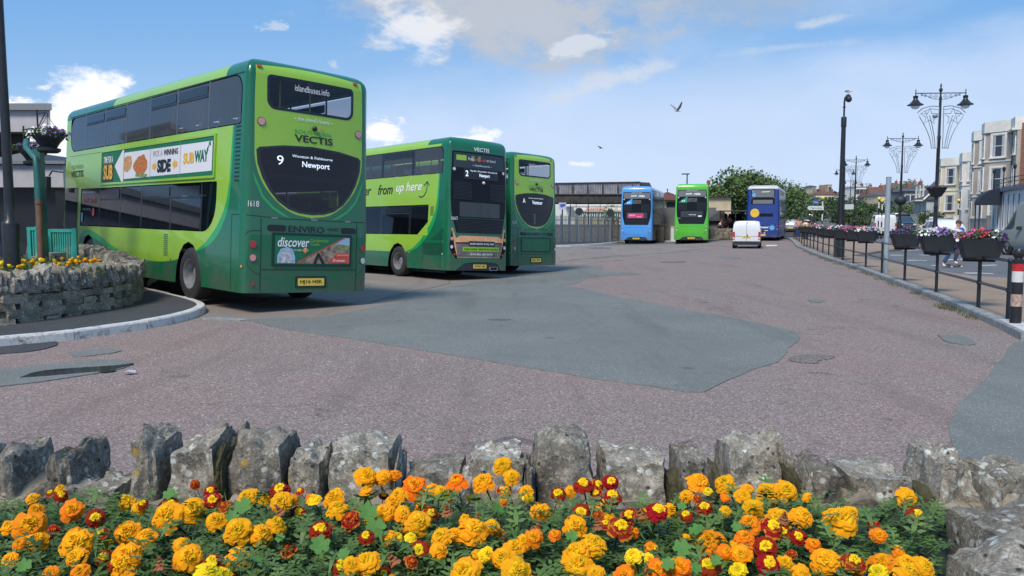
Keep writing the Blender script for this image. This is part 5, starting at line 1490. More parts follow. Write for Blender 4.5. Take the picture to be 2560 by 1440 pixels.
# clover
CLV = mat('clover_leaf', (.06, .18, .025), .7, var=.4, vscale=30)
def clover_mesh():
    mb = MB()
    for k in range(3):
        a = 2 * math.pi * k / 3
        pts = [(0, 0), (.16, .30), (.40, .42), (.56, .30), (.50, 0), (.56, -.30), (.40, -.42), (.16, -.30)]
        vs = [Vector((math.cos(a) * x - math.sin(a) * y, math.sin(a) * x + math.cos(a) * y, .10 * x + .12 * abs(y))) for x, y in pts]
        mb.add(vs, [(0, 1, 2, 3), (0, 3, 4), (0, 4, 5), (0, 5, 6, 7)])
    return mb.mesh('clover_leaf', CLV)
CM = clover_mesh(); CS = MB().tube([(0, 0, -3.0), (.12, .05, -1.5), (0, 0, 0)], .03, 5, False).mesh('clover_stem', mat('clover_stalk', (.16, .26, .08), .6))
for (px, py, s_) in ((423, 1235, 40), (608, 1265, 55), (580, 1290, 40), (800, 1362, 62), (860, 1385, 40), (640, 1398, 44), (60, 1415, 46), (905, 1245, 60), (920, 1280, 60), (940, 1318, 60), (1190, 1250, 38), (1248, 1272, 36), (1705, 1265, 30), (1430, 1340, 40), (1455, 1350, 36), (1705, 1370, 56), (1740, 1325, 48), (1215, 1425, 46), (1278, 1425, 40), (1700, 1400, 40), (2270 - 600, 1410, 44), (1842, 1318, 34), (1790, 1400, 36), (560, 1225, 34), (700, 1345, 30), (1740, 1420, 38)):
    p = bedray(px, py, .945)
    o = bpy.data.objects.new('clover', None); link(o); o.location = p; o.scale = (s_ * p.y / F * .72,) * 3
    o.rotation_euler = (R(35) + rng.uniform(-.3, .3), rng.uniform(-.3, .3), rng.uniform(0, 6.28)) if rng.random() < .3 else (Vector((rng.uniform(-.3, .3), -.7, .8)).to_track_quat('Z', 'Y').to_matrix() @ Matrix.Rotation(rng.uniform(0, 6.28), 3, 'Z')).to_euler()
    link(bpy.data.objects.new('clover_leaf', CM), o); link(bpy.data.objects.new('clover_stem', CS), o)
    tag(o, 'pale green three-lobed clover leaf poking up among near marigolds', 'clover', 'clovers among the marigolds')
# marigolds in the left bed
poly_z = base + .72
for k in range(60):
    px, py = rng.uniform(5, 252), 0
    py = 664 - px * .05 + rng.uniform(-12, 8)
    if px > 200: py = 650 + rng.uniform(-4, 4)
    p = bedray(px, py, poly_z + rng.uniform(-.02, .05))
    marigold(p, rng.uniform(.055, .085), rng.choice('OOOSY'), rng, 'small orange marigold bloom in the bed inside the left stone wall', 'marigolds in the left bed')
mb = MB()
def spot2(rng):
    p = bedray(rng.uniform(-20, 262), rng.uniform(640, 675), poly_z); return (p.x, p.y)
leafmb(spot2, rng, 2500, lambda p: poly_z - .01, .08, mb)
tag(mb.build('marigold_foliage', LEAFM, raw=True), 'low green marigold leaves in the bed inside the left stone wall', 'foliage', kind='stuff')
# ================================================================ left building
FASC = mat('lilac_grey_fascia', (.46, .44, .46), .7, var=.12, vscale=2); TEAL = mat('dark_teal_paint', (.025, .13, .125), .45, var=.2, vscale=4); TURQ = mat('turquoise_paint', (.03, .33, .28), .5, var=.2, vscale=3)
FLASH = mat('lead_flashing', (.24, .25, .26), .5, .3); SOF = mat('dark_soffit', (.03, .028, .03), .8); NAVYW = mat('navy_plinth', (.012, .018, .04), .6); GWIN = mat('shaded_shopfront_board', (.10, .105, .14), .35, var=.2, vscale=2); BRN = mat('rusty_brown_pipe', (.17, .085, .05), .6, var=.25, vscale=6)
can = empty('station_canopy', (-10.2, 18.5, 0), 0, 'flat canopy with lilac fascia and lead flashing behind the black column', 'canopy')
ZL = 0.1
def part(mb, name, m, parent, sm=None):
    o = mb.build(name, m, None, sm); o.location = -Vector(parent.location); o.parent = parent; return o
a = at(126, 300, 17.5)
cf = [(-22, 17.5), (a.x, 17.5), (a.x - 2.4, 19.8), (-22, 19.8)]
zf_ = at(0, 300, 17.5).z
mb = MB(); mb.prism(cf, zf_ - .25, zf_ + .25); part(mb, 'fascia', FASC, can)
zt = at(100, 276, 17.5).z
cf2 = [(-22, 17.4), (a.x + .1, 17.4), (a.x - 2.35, 19.9), (-22, 19.9)]
mb = MB(); mb.prism(cf2, zf_ + .20, zf_ + .34); part(mb, 'flashing', FLASH, can)
mb = MB(); mb.prism([(-21.8, 17.9), (a.x - .7, 17.9), (a.x - 2.4, 19.6), (-21.8, 19.6)], zf_ - .62, zf_ - .253); part(mb, 'soffit_beam', SOF, can)
st = empty('station_building', (-16, 26, 0), 0, 'low bus station building with lilac fascia and dark shopfront at far left', 'building')
b1_ = at(158, 440, 25.5)
z0 = at(0, 468, 25.5).z; z1 = at(0, 412, 25.5).z
mb = MB(); mb.box((b1_.x - 9, 28, (z0 + z1) / 2), (18, 5, z1 - z0)); part(mb, 'fascia', FASC, st)
mb = MB(); mb.box((b1_.x - 9, 28, z1 + .07), (18.3, 5.3, .10)); mb.box((b1_.x - 10, 28.3, z1 + .3), (17, 4, .35)); part(mb, 'flashing', FLASH, st)
mb = MB(); mb.box((b1_.x - 9.2, 28.1, z0 / 2 + .1), (17.4, 4.4, z0 - .1)); part(mb, 'wall', mat('dark_shopfront', (.016, .016, .02), .3), st)
zz0 = at(0, 608, 25.8).z; zz1 = at(0, 497, 25.8).z
mb = MB(); mb.box((b1_.x - 6.6, 25.86, (zz0 + zz1) / 2), (8.4, .06, zz1 - zz0)); part(mb, 'window_board', GWIN, st)
mb = MB(); mb.box((b1_.x - 9, 25.88, zz0 / 2 - .06), (17.4, .10, zz0 + .1)); part(mb, 'plinth', NAVYW, st)
# post with downpipe
g0 = at(108, 640, 16.2); gb = gz(g0.x, 16.2) + .13
gp = empty('canopy_post', (g0.x, 16.2, gb), 0, 'dark teal square post beside the hanging basket', 'post')
mb = MB(); mb.box((0, 0, (at(0, 372, 16.2).z - gb) / 2), (.15, .15, at(0, 372, 16.2).z - gb)); mb.box((0, 0, .9), (.165, .165, .02)); mb.box((0, 0, 1.9), (.165, .165, .02)); mb.build('post', TEAL, gp)
dp = empty('downpipe', (at(96, 640, 16.0).x, 16.0, gb), 0, 'rainwater downpipe, teal above and rusty brown below, bending to the canopy', 'downpipe')
def rel(px, py, d, o): return at(px, py, d) - Vector(o.location)
mb = MB(); mb.tube([rel(66, 352, 16.6, dp), rel(64, 368, 16.4, dp), rel(90, 398, 16, dp), rel(93, 420, 16, dp), rel(98, 505, 16, dp)], .055, 12); mb.build('upper_pipe', TEAL, dp, 40)
mb = MB(); mb.tube([rel(98, 503, 16, dp), (rel(102, 640, 16, dp).x, 0, 0)], .06, 12); mb.tube([rel(98, 500, 16, dp), rel(98, 510, 16, dp)], .075, 12); mb.build('lower_pipe', BRN, dp, 40)
# turquoise railings
def railing(x0, x1, pt, pb, d, label, slats=12):
    a, b = at(x0, pb, d), at(x1, pb, d); zt_ = at(x0, pt, d).z
    zb_ = gz(a.x, d) + .14
    o = empty('slatted_railing', ((a.x + b.x) / 2, d, zb_), 0, label, 'railing'); w_ = b.x - a.x; h = zt_ - zb_
    mb = MB(); mb.box((0, 0, h - .03), (w_, .06, .07)); mb.box((0, 0, .15), (w_, .06, .06)); mb.box((-w_ / 2, 0, h / 2), (.07, .07, h)); mb.box((w_ / 2, 0, h / 2), (.09, .08, h + .04)); mb.build('frame', TURQ, o)
    for k in range(slats):
        mb = MB(); mb.box((-w_ / 2 + w_ * (k + .5) / slats, 0, h / 2 + .05), (w_ / slats * .55, .025, h - .15)); mb.build('slat', TURQ, o)
railing(128, 190, 573, 650, 17.0, 'turquoise slatted railing between the post and the nearest bus', 11)
railing(77, 99, 568, 650, 16.8, 'narrow turquoise slatted gate panel left of the brown pipe', 4)
# black column in the left bed
cxp = at(30, 640, 13.2)
lc = empty('lamp_column', (cxp.x, 13.2, base + .6), 0, 'tall black lamp column standing in the left bed, cut by the frame', 'lamp column')
mb = MB(); mb.lathe([(.125, 0), (.13, .82), (.12, .86), (.085, .90), (.075, 1.2)], n=20); mb.build('base', BLACK, lc, 40)
mb = MB(); mb.lathe([(.075, 1.15), (.07, 2.5), (.062, 4), (.055, 6.4)], n=16); mb.build('pole', BLACK, lc, 40)
mb = MB(); mb.tube([(0, 0, 6.3), (-.1, .2, 6.6), (-.6, .6, 6.7)], .04, 8); mb.lathe([(.05, .2), (.1, .1), (.25, 0), (.25, -.04), (.001, -.04)], (-.7, .7, 6.6), 14); mb.build('lamp_head', BLACK, lc, 40)
# hanging baskets
PET = {}
def petm(name, c): PET[name] = mat('petals_' + name, c, .6, var=.2, vscale=30)
for n_, c in (('purple', (.10, .03, .20)), ('violet', (.20, .11, .38)), ('lilac', (.46, .38, .60)), ('white', (.80, .80, .82)), ('magenta', (.46, .03, .20)), ('pink', (.62, .15, .33)), ('red', (.42, .02, .02)), ('dark', (.05, .01, .12)), ('palepink', (.8, .45, .55))): petm(n_, c)
PLF = mat('petunia_leaf', (.06, .13, .035), .6, var=.4, vscale=15)
def flowers(parent, w_, dpt, h, cols, rng, n=70, fs_=.045, name='flowers', spill=0.0):
    "a trough of petunias: funnel-shaped five-lobed flowers over leaves, centred on the parent, z=0 is the rim"
    lf = MB()
    for k in range(n * 7):
        x, y = rng.uniform(-w_ / 2, w_ / 2), rng.uniform(-dpt / 2, dpt / 2)
        z = rng.uniform(-.02, h * .8) * (1 - .5 * abs(2 * x / w_) ** 2)
        a = rng.uniform(0, 6.28); s_ = rng.uniform(.02, .045); u = Vector((math.cos(a), math.sin(a), rng.uniform(-.5, .8))).normalized(); v = u.cross(Vector((rng.uniform(-1, 1), rng.uniform(-1, 1), .5))).normalized()
        c = Vector((x, y, z)); lf.add([c, c + u * s_ + v * s_ * .5, c + u * s_ * 2, c + u * s_ - v * s_ * .5], [(0, 1, 2, 3)])
    lo = lf.build('leaves', PLF, parent, raw=True)
    groups = {}
    for k in range(n):
        t = rng.random(); x = (t - .5) * w_ * 1.06; y = rng.uniform(-dpt / 2 - spill, dpt / 2 * .9)
        zt_ = h * (1 - .55 * abs(2 * x / w_) ** 2.2); z = rng.uniform(.25, 1.0) * zt_
        if y < -dpt * .35: z -= .05
        ci = cols[min(len(cols) - 1, int(t * len(cols) + rng.uniform(-.45, .45)))] if rng.random() < .85 else rng.choice(cols)
        g = groups.setdefault(ci, MB())
        n_ = Vector((rng.uniform(-.6, .6), -1 + rng.uniform(-.3, .5), rng.uniform(.1, 1.1))).normalized()
        q = n_.to_track_quat('Z', 'Y').to_matrix(); s_ = fs_ * rng.uniform(.7, 1.15)
        vs = [Vector((0, 0, -.15))] 
        for j in range(10):
            a = 2 * math.pi * j / 10; r = .5 if j % 2 else .42
            vs.append(Vector((r * math.cos(a), r * math.sin(a), .1 if j % 2 else .04)))
        vs = [q @ (v * s_ * 1.25) + Vector((x, y, z)) for v in vs]
        g.add(vs, [(0, j + 1, (j + 1) % 10 + 1) for j in range(10)])
    for ci, g in groups.items(): g.build(name, PET[ci], parent, raw=True)
def basket(px, py, d, label, cols, br):
    c = at(px, py, d)
    o = empty('hanging_basket', c, 0, label, 'hanging basket')
    mb = MB(); mb.lathe([(.001, -.30), (.15, -.30), (.20, -.27), (.21, -.22), (.14, -.20), (.20, -.10), (.27, -.02), (.28, .01), (.25, .01)], n=22); mb.build('bowl', BLACKR, o, 40)
    mb = MB()
    for k in range(3):
        a = 2.1 * k; mb.bar((.26 * math.cos(a), .26 * math.sin(a), 0), (0, 0, .42), .005, 5)
    mb.build('chain', BLACK, o)
    mb = MB(); mb.tube([(0, 0, .44), (-.06, .05, .48), (-.40, .30, .48)], .012, 6); mb.bar((-.36, .28, .18), (-.36, .28, .56), .018, 6); mb.bar((-.08, .06, .46), (-.36, .28, .2), .01, 5); mb.build('wall_bracket', BLACK, o)
    flowers(o, .60, .50, .22, cols, random.Random(br), 110, .06)
basket(121, 343, 15.6, 'hanging basket of white and purple petunias above the teal post', ['white', 'white', 'white', 'white', 'purple', 'purple', 'violet'], 1)
basket(84, 378, 17.1, 'shaded hanging basket half hidden behind the front basket', ['dark', 'purple', 'lilac'], 2)
# plank seat stub behind the wall and a scrap of litter
mb = MB(); p = at(122, 638, 16.6); mb.box((p.x, 16.6, p.z - .05), (.55, .35, .07), .2); mb.box((p.x + .05, 16.6, p.z + .02), (.45, .3, .06), -.1); mb.box((p.x, 16.6, p.z - .3), (.3, .25, .45)); tag(mb.build('timber_stack', mat('bleached_timber', (.36, .30, .23), .8, var=.2, vscale=5)), 'short stack of pale bleached timber boards behind the left wall', 'timber')
mb = MB(); p = G(323, 931, .03); mb.add([(p.x - .06, p.y - .02, p.z), (p.x, p.y - .05, p.z + .02), (p.x + .07, p.y - .01, p.z), (p.x + .05, p.y + .05, p.z + .015), (p.x - .03, p.y + .05, p.z + .02)], [(0, 1, 4), (1, 3, 4), (1, 2, 3)]); tag(mb.build('litter_scrap', mat('pale_plastic', (.50, .48, .62), .4)), 'crumpled pale scrap of plastic beside the puddle', 'litter')
mb = MB(); p = G(308, 755, .136); mb.lathe([(.045, 0), (.055, 0), (.055, .06), (.045, .06)], (p.x + .02, p.y - .02, p.z + .14), 14, Matrix.Rotation(R(90), 4, 'X') @ Matrix.Rotation(R(40), 4, 'Y'))
tag(mb.build('drain_outlet', STEEL), 'small round pipe outlet at the foot of the left wall', 'pipe')
# ================================================================ guard rail with trough planters
RAILM = mat('black_rail_paint', (.016, .022, .03), .3, var=.25, vscale=12)
post_px = [(2519, 798), (2445, 770), (2340, 732), (2261, 704), (2204, 684.5), (2164, 669), (2133, 659), (2106, 651)]
posts = [G(a, b, .105) for a, b in post_px]
inner = offs(kr, .42)
last = posts[-1]
for (p, d) in walk([q for q in inner if q[1] > last.y + 1.0], 2.35):
    if p.y > 66: break
    posts.append(Vector((p.x, p.y, gz(p.x, p.y) + .105)))
rail = empty('guard_railing', posts[0], 0, 'black tubular guard railing curving along the right kerb', 'railing')
RH = .92
for i, p in enumerate(posts):
    mb = MB(); mb.bar((0, 0, 0), (0, 0, RH), .032, 10); mb.lathe([(.045, -.03), (.045, .03)], (0, 0, .46), 10); mb.lathe([(.05, 0), (.05, .02), (.03, .02)], (0, 0, 0), 10)
    if i in (0, 4): mb.sphere((0, 0, RH), .048, 10, 6)
    o = mb.build('post', RAILM, rail, 40); o.location = p - posts[0]
for nm, h in (('top_rail', RH), ('mid_rail', .46)):
    mb = MB(); mb.tube([p - posts[0] + Vector((0, 0, h)) for p in posts], .026, 10); mb.build(nm, RAILM, rail, 40)
TROUGH = mat('slate_plastic_trough', (.028, .036, .045), .55, var=.15, vscale=4, bump=.05)
REDST = mat('faded_red_sticker', (.25, .03, .03), .6)
def trough(p, cols, label, n, seed, rz):
    o = empty('planter_trough', p + Vector((0, 0, RH - .05)), rz, label, 'planter', 'trough planters on the guard railing')
    def ring(z, a, b): return [Vector((-a, -b * .55, z)), Vector((-a * .72, -b, z)), (Vector((a * .72, -b, z))), Vector((a, -b * .55, z)), Vector((a, b * .55, z)), Vector((a * .72, b, z)), Vector((-a * .72, b, z)), Vector((-a, b * .55, z))]
    mb = MB(); vs = ring(.0, .26, .15) + ring(.04, .29, .19) + ring(.34, .385, .27) + ring(.36, .395, .28) + ring(.36, .365, .25) + ring(.28, .35, .235)
    fs = [tuple(range(7, -1, -1))]
    for k in range(5): fs += [(8 * k + i, 8 * k + (i + 1) % 8, 8 * k + 8 + (i + 1) % 8, 8 * k + 8 + i) for i in range(8)]
    fs.append(tuple(range(40, 48)))
    mb.add(vs, fs); mb.build('trough', TROUGH, o, 25)
    mb = MB(); mb.box((.05, -.20, .03), (.20, .03, .05)); mb.box((-.02, 0, -.02), (.5, .2, .04)); mb.build('bracket', DARK, o)
    mb = MB(); mb.box((-.325, -.175, .14), (.005, .03, .05), R(-60)); mb.build('sticker', REDST, o)
    h = empty('planting', (0, 0, 0)); h.parent = o; h.location = (0, 0, .35)
    flowers(h, .74, .46, .20, cols, random.Random(seed), n, .052, spill=.06)
    return o
TR = [(1, ['magenta', 'magenta', 'pink', 'red', 'white', 'dark'], 'nearest trough planter, magenta and red flowers striped white', 90), (2, ['white', 'white', 'lilac', 'violet', 'violet', 'lilac'], 'trough planter of white, lilac and violet petunias in front of the white estate car', 120),
      (3, ['dark', 'purple', 'purple', 'dark', 'white'], 'sparse trough planter of dark purple petunias right of the grey pole', 55), (5, ['white', 'palepink', 'lilac', 'lilac'], 'trough planter of white and lilac petunias left of the grey pole', 60),
      (6, ['pink', 'magenta', 'pink', 'magenta'], 'trough planter full of bright pink petunias by the lamp post', 60), (7, ['purple', 'magenta', 'violet'], 'trough planter of purple and magenta petunias over the black bin', 45), (8, ['white', 'white', 'lilac'], 'trough planter of white petunias just left of the black bin', 40),
      (9, ['palepink', 'white', 'magenta'], 'trough planter of pale pink petunias, second left of the black bin', 36), (10, ['purple', 'violet'], 'trough planter of dark violet petunias under the striped beacon pole', 36), (11, ['white', 'lilac', 'purple'], 'small distant trough planter with mixed white and purple flowers', 30),
      (12, ['magenta', 'pink'], 'small distant trough planter of magenta flowers right of the yellow tub', 30), (13, ['white', 'palepink'], 'small distant trough planter of white flowers under the yellow tub', 26), (14, ['palepink', 'red', 'pink'], 'small distant trough planter of pale pink and red flowers', 26),
      (15, ['red', 'palepink'], 'far trough planter of red flowers beside the navy bus', 24), (16, ['pink', 'white'], 'farthest visible trough planter of pink and white flowers beside navy bus', 22)]
for i, cols, label, n in TR:
    if i < len(posts): trough(posts[i], cols, label, n, i + 50, R(-24) if i > 3 else R((-38, -34, -30, -26)[i]))
# black litter cabinet
p = G(2097, 643, .105)
o = empty('litter_bin', p, R(-20), 'tall square black litter bin standing behind the railing', 'bin')
mb = MB(); mb.box((0, 0, .52), (.44, .44, 1.0)); mb.build('body', BLACKR, o); mb = MB(); mb.prism([(-.26, -.26), (.26, -.26), (.26, .26), (-.26, .26)], 1.02, 1.10); mb.build('lid', BLACK, o)
# grey pole
p = G(2213, 682, .105)
o = empty('sign_pole', p, 0, 'plain galvanised grey pole behind the railing, bracket near its top', 'pole')
mb = MB(); mb.bar((0, 0, 0), (0, 0, 2.88), .075, 14); mb.lathe([(.08, 2.88), (.08, 2.90), (.001, 2.91)], n=14); mb.build('pole', mat('pale_galvanised', (.36, .42, .45), .45, .3, var=.1), o, 40)
mb = MB(); mb.box((.09, 0, 2.5), (.05, .05, .10)); mb.box((.09, 0, 2.1), (.05, .05, .16)); mb.build('bracket', BLACK, o)
# red and white bollard
p = G(2538, 812, .105)
o = empty('bollard', p, 0, 'rusty black, white and red banded bollard at the end of the railing', 'bollard')
BW = paintwhite('chipped_white_paint', (.66, .66, .64), .3); BR = mat('bollard_red', (.50, .025, .03), .4, var=.3, vscale=14); RUST = mat('rust_and_white', (.55, .52, .46), .7, c2=(.28, .10, .04), vscale=16, bump=.4)
for nm, z0, z1, m in (('black_band', 0, .28, BLACK), ('rusty_band', .28, .46, RUST), ('black_band', .46, .64, BLACK), ('white_band', .64, .80, BW), ('red_band', .80, .92, BR)):
    mb = MB(); mb.lathe([(.078, z0), (.078, z1)], n=20); mb.build(nm, m, o, 40)
mb = MB(); mb.lathe([(.078, .92), (.085, .92), (.085, .97), (.06, .98), (.055, 1.0), (.08, 1.03), (.085, 1.08), (.06, 1.13), (.001, 1.15)], n=20); mb.lathe([(.085, -.02), (.085, .01)], n=20); mb.build('cap', BLACK, o, 40)
# ================================================================ street lamps
LGL = glass('lamp_bowl', .75, (.6, .65, .7), .35, .1)
def spiral(mb, cx, cz, r, turns, sg, flip=1):
    pts = []
    for k in range(int(14 * turns) + 1):
        t = k / 14 * 2 * math.pi; rr_ = r * (1 - k / (14 * turns) * .8)
        pts.append((cx + sg * rr_ * math.cos(t), 0, cz + flip * rr_ * math.sin(t)))
    mb.tube(pts, .009, 4)
def street_lamp(x, y, rz, label, H=8.0, detail=True):
    o = empty('street_lamp', (x, y, gz(x, y)), rz, label, 'street lamp', 'Victorian twin-arm street lamps')
    mb = MB(); mb.lathe([(.17, 0), (.17, .1), (.15, .15), (.145, 1.35), (.12, 1.42), (.10, 1.5), (.09, 2.2), (.10, 2.25), (.10, 2.32), (.085, 2.36), (.075, 5.4), (.085, 5.42), (.085, 5.55), (.065, 5.6), (.055, H - .75)], n=16); mb.build('column', BLACK, o, 40)
    mb = MB(); mb.lathe([(.05, H - .78), (.07, H - .72), (.04, H - .6), (.035, H - .42), (.07, H - .38), (.08, H - .30), (.05, H - .24), (.02, H - .2), (.045, H - .14), (.001, H)], n=12); mb.build('finial', BLACK, o, 40)
    zA = H - .47
    mb = MB(); mb.bar((-1.15, 0, zA), (1.15, 0, zA), .022, 8)
    for sg in (-1, 1): mb.bar((sg * 1.12, 0, zA - .1), (sg * 1.12, 0, zA + .12), .02, 6); mb.lathe([(.035, 0), (.001, .12)], (sg * 1.12, 0, zA + .1), 8)
    mb.build('cross_arm', BLACK, o, 40)
    mb = MB()
    for sg in (-1, 1):
        for cx, r in ((.22, .11), (.46, .10), (.68, .07), (.84, .05)): spiral(mb, sg * cx, zA - r - .03, r, 1.6, sg, -1)
        mb.tube([(sg * .06, 0, zA - .30), (sg * .3, 0, zA - .27), (sg * .6, 0, zA - .14), (sg * .9, 0, zA - .02)], .010, 5)
    mb.build('scrollwork', BLACK, o)
    for sg in (-1, 1):
        h = empty('lantern', (0, 0, 0)); h.parent = o; h.location = (sg * 1.12, 0, zA - .1)
        mb = MB(); mb.lathe([(.04, 0), (.11, -.02), (.11, -.10), (.09, -.14), (.12, -.22), (.24, -.36), (.35, -.42), (.35, -.45), (.20, -.44)], n=18); mb.build('shade', BLACK, h, 40)
        mb = MB(); mb.lathe([(.20, -.44), (.19, -.52), (.13, -.60), (.001, -.63)], n=16); mb.build('bowl', LGL, h, 60)
    return o
def lamp_at(px, py, H, label):
    d = 60.0
    for _ in range(40):
        x = (px - 1280) * d / F * 1.0
        p = at(px, py, d); g = gz(p.x, d)
        d = d * .5 + .5 * d * (H + g - CH) / max(.1, (p.z - CH))
    p = at(px, py, d)
    return p.x, d
LP = []
for px, py, lb in ((2353, 207, 'tallest looking twin-arm street lamp, hanging basket on its column'), (2258, 330, 'second street lamp, behind the white van, wire fan on its column'), (2141, 388, 'third street lamp, just right of the thick black camera column'),
                   (2113, 416, 'fourth street lamp, partly hidden behind the thick camera column'), (2127, 446, 'distant twin-arm street lamp between third and fourth ones'), (2167, 455, 'farthest twin-arm street lamp in front of the white hill house')):
    x, y = lamp_at(px, py, 8.0, lb); LP.append((x, y)); street_lamp(x, y, R(-4) + .0, lb)
street_lamp(15.35, 21.9, 0, 'street lamp whose lantern tip just enters the top right corner')
WIRE = mat('pale_wire', (.30, .34, .38), .4, .4)
def wire_fan(x, y, z, label, s_=1.0):
    o = empty('wire_light_fan', (x, y, z), R(-4), label, 'light decoration', 'wire star fans on the street lamps')
    for sg in (-1, 1):
        mb = MB(); t = .02 * s_
        def arc(r0, r1, z0, z1): return [(sg * (r0 + (r1 - r0) * (k / 8) ** 1.6), 0, z0 + (z1 - z0) * k / 8) for k in range(9)]
        mb.tube(arc(.12, .10, 0, 1.9), t, 4); mb.tube(arc(.22, .52, 0, 1.5), t, 4); mb.tube(arc(.38, .98, 0, 1.45), t, 4); mb.tube(arc(.30, .72, 0, 1.7), t * .7, 4)
        mb.tube([(sg * .10, 0, 1.9), (sg * .45, 0, 1.93), (sg * .85, 0, 1.82), (sg * 1.08, 0, 1.62)], t, 4); mb.tube([(sg * .10, 0, 1.75), (sg * .45, 0, 1.8), (sg * .8, 0, 1.68), (sg * 1.0, 0, 1.5)], t * .7, 4)
        mb.tube([(sg * .10, 0, 0), (sg * .40, 0, 0)], t, 4)
        c = Vector((sg * .52, 0, 1.45)); st_ = [c + Vector((math.cos(a + .3) * r, 0, math.sin(a + .3) * r)) for k in range(11) for a, r in ((math.pi * k / 5, .40 if k % 2 == 0 else .16),)]
        mb.tube(st_, t, 4); mb.build('wire_frame', WIRE, o)
for i, lb in ((0, 'large wire star fan on the nearest street lamp, gull perched on it'), (1, 'smaller wire star fan on the second street lamp'), (2, 'faint wire star fan on the third street lamp')):
    x, y = LP[i]; wire_fan(x, y - .12, gz(x, y) + 5.0, lb)
x, y = LP[0]; z = at(2340, 470, y).z
o = empty('hanging_basket', (x, y, z), 0, 'dark planter of pink flowers strapped round the nearest lamp column', 'hanging basket')
mb = MB(); mb.lathe([(.15, -.42), (.22, -.40), (.44, -.02), (.46, .02), (.38, .02), (.34, -.05)], n=14); mb.build('bowl', BLACKR, o, 25); flowers(o, .8, .6, .15, ['dark', 'magenta', 'purple'], random.Random(3), 22, .06)
x, y = LP[1]
o = empty('hanging_basket', (x, y, gz(x, y) + 2.95), 0, 'dark planter ball on the second lamp column above the dark car', 'hanging basket')
mb = MB(); mb.sphere((0, 0, 0), .42, 12, 8, (1, 1, .9)); mb.build('bowl', BLACKR, o, 40); flowers(o, .7, .5, .3, ['dark', 'dark', 'purple'], random.Random(4), 25, .06)
# camera column
p = at(2100, 590, 80); o = empty('camera_column', (p.x, 80, gz(p.x, 80)), 0, 'thick black camera column taller than the lamps, gull on top', 'camera column')
gcz = gz(p.x, 80); zt_ = at(2108, 292, 80).z - gcz; zc = at(2110, 237, 80).z - gcz
mb = MB(); mb.lathe([(.42, 0), (.42, 1.0), (.34, 1.3), (.32, 2.2), (.26, 2.6), (.215, zt_ - 1.0), (.26, zt_ - .98), (.26, zt_ - .1), (.22, zt_)], n=18); mb.build('column', BLACK, o, 35)
mb = MB(); mb.tube([(0, 0, zt_ - .1), (0, 0, zc - .7), (.05, 0, zc - .3), (.2, 0, zc - .06), (.45, 0, zc)], .09, 10); mb.lathe([(.16, 0), (.16, .06)], (0, 0, zt_ + .9), 12); mb.build('bracket', BLACK, o, 40)
mb = MB(); mb.sphere((.42, 0, zc - .42), .30, 14, 10, (1, 1, 1.05)); mb.lathe([(.12, 0), (.2, -.1)], (.42, 0, zc - .02), 12); mb.build('dome_camera', BLACKR, o, 50)
CAMTOP = Vector((p.x + .35, 80, gcz + zc + .10))
# beacons
YG = mat('amber_globe', (.80, .62, .08), .4)
for px, py, d, lb in ((2057, 495, 66, 'yellow globe beacon on striped pole beside the white direction sign'), (2198, 497, 68, 'paler yellow globe beacon behind the white van, left of its twin'), (2206, 502, 64, 'deeper yellow globe beacon behind the white van, right of its twin'), (2397, 501, 72, 'yellow globe beacon in front of the cream bay houses')):
    c = at(px, py, d); g = gz(c.x, d); o = empty('crossing_beacon', (c.x, d, g), 0, lb, 'beacon', 'zebra crossing beacons'); h = c.z - g
    mb = MB(); mb.sphere((0, 0, h), .155, 14, 10); mb.build('globe', YG, o, 60); mb = MB(); mb.lathe([(.06, h - .26), (.07, h - .16), (.05, h - .15)], n=10); mb.build('collar', BLACK, o)
    for k in range(6):
        mb = MB(); z0 = (h - .26) * k / 6; mb.lathe([(.05, z0), (.05, z0 + (h - .26) / 6)], n=10); mb.build('pole_band', BLACK if k % 2 == 0 else WHITE, o, 40)
# direction sign
SB = mat('blue_sign', (.05, .12, .42), .4); SW = mat('white_sign_face', (.62, .66, .66), .45)
c = at(2038, 520, 56); g = gz(c.x, 56); o = empty('direction_sign', (c.x, 56, g), 0, 'white arrow direction sign under a small blue sign on black pole', 'sign'); h = c.z - g
mb = MB(); mb.bar((0, 0, 0), (0, 0, h + .4), .04, 8); mb.build('pole', BLACK, o)
mb = MB(); mb.prism([(-.58, 0), (-.46, -.14), (.56, -.14), (.56, .14), (-.46, .14)], 0, .03, Matrix.Translation((0, -.06, h)) @ Matrix.Rotation(R(90), 4, 'X')); mb.build('arrow_panel', SW, o)
flat_text('lettering', 'Town centre', Matrix.Translation((-.36, -.10, h - .05)), .8, .10, BLACK_L, o)
mb = MB(); mb.box((0, -.06, h + .40), (.42, .03, .26)); mb.build('blue_panel', SB, o); flat_text('lettering', 'Taxis', Matrix.Translation((-.15, -.08, h + .36)), .3, .09, WHITE_L, o)
# small blue and white round sign behind the person
c = at(2425, 577, 30); g = gz(c.x, 30); o = empty('round_sign', (c.x, 30.6, g), 0, 'round white and blue sign board behind the nearest planter', 'sign')
mb = MB(); mb.lathe([(.16, 0), (.16, .03), (.001, .03)], (0, 0, c.z - g), 20, Matrix.Rotation(R(90), 4, 'X')); mb.build('rim', WHITE, o, 40); mb = MB(); mb.lathe([(.12, .035), (.001, .035)], (0, 0, c.z - g), 20, Matrix.Rotation(R(90), 4, 'X')); mb.build('face', SB, o); mb = MB(); mb.bar((0, .03, 0), (0, .03, c.z - g), .03, 8); mb.build('pole', STEEL, o)
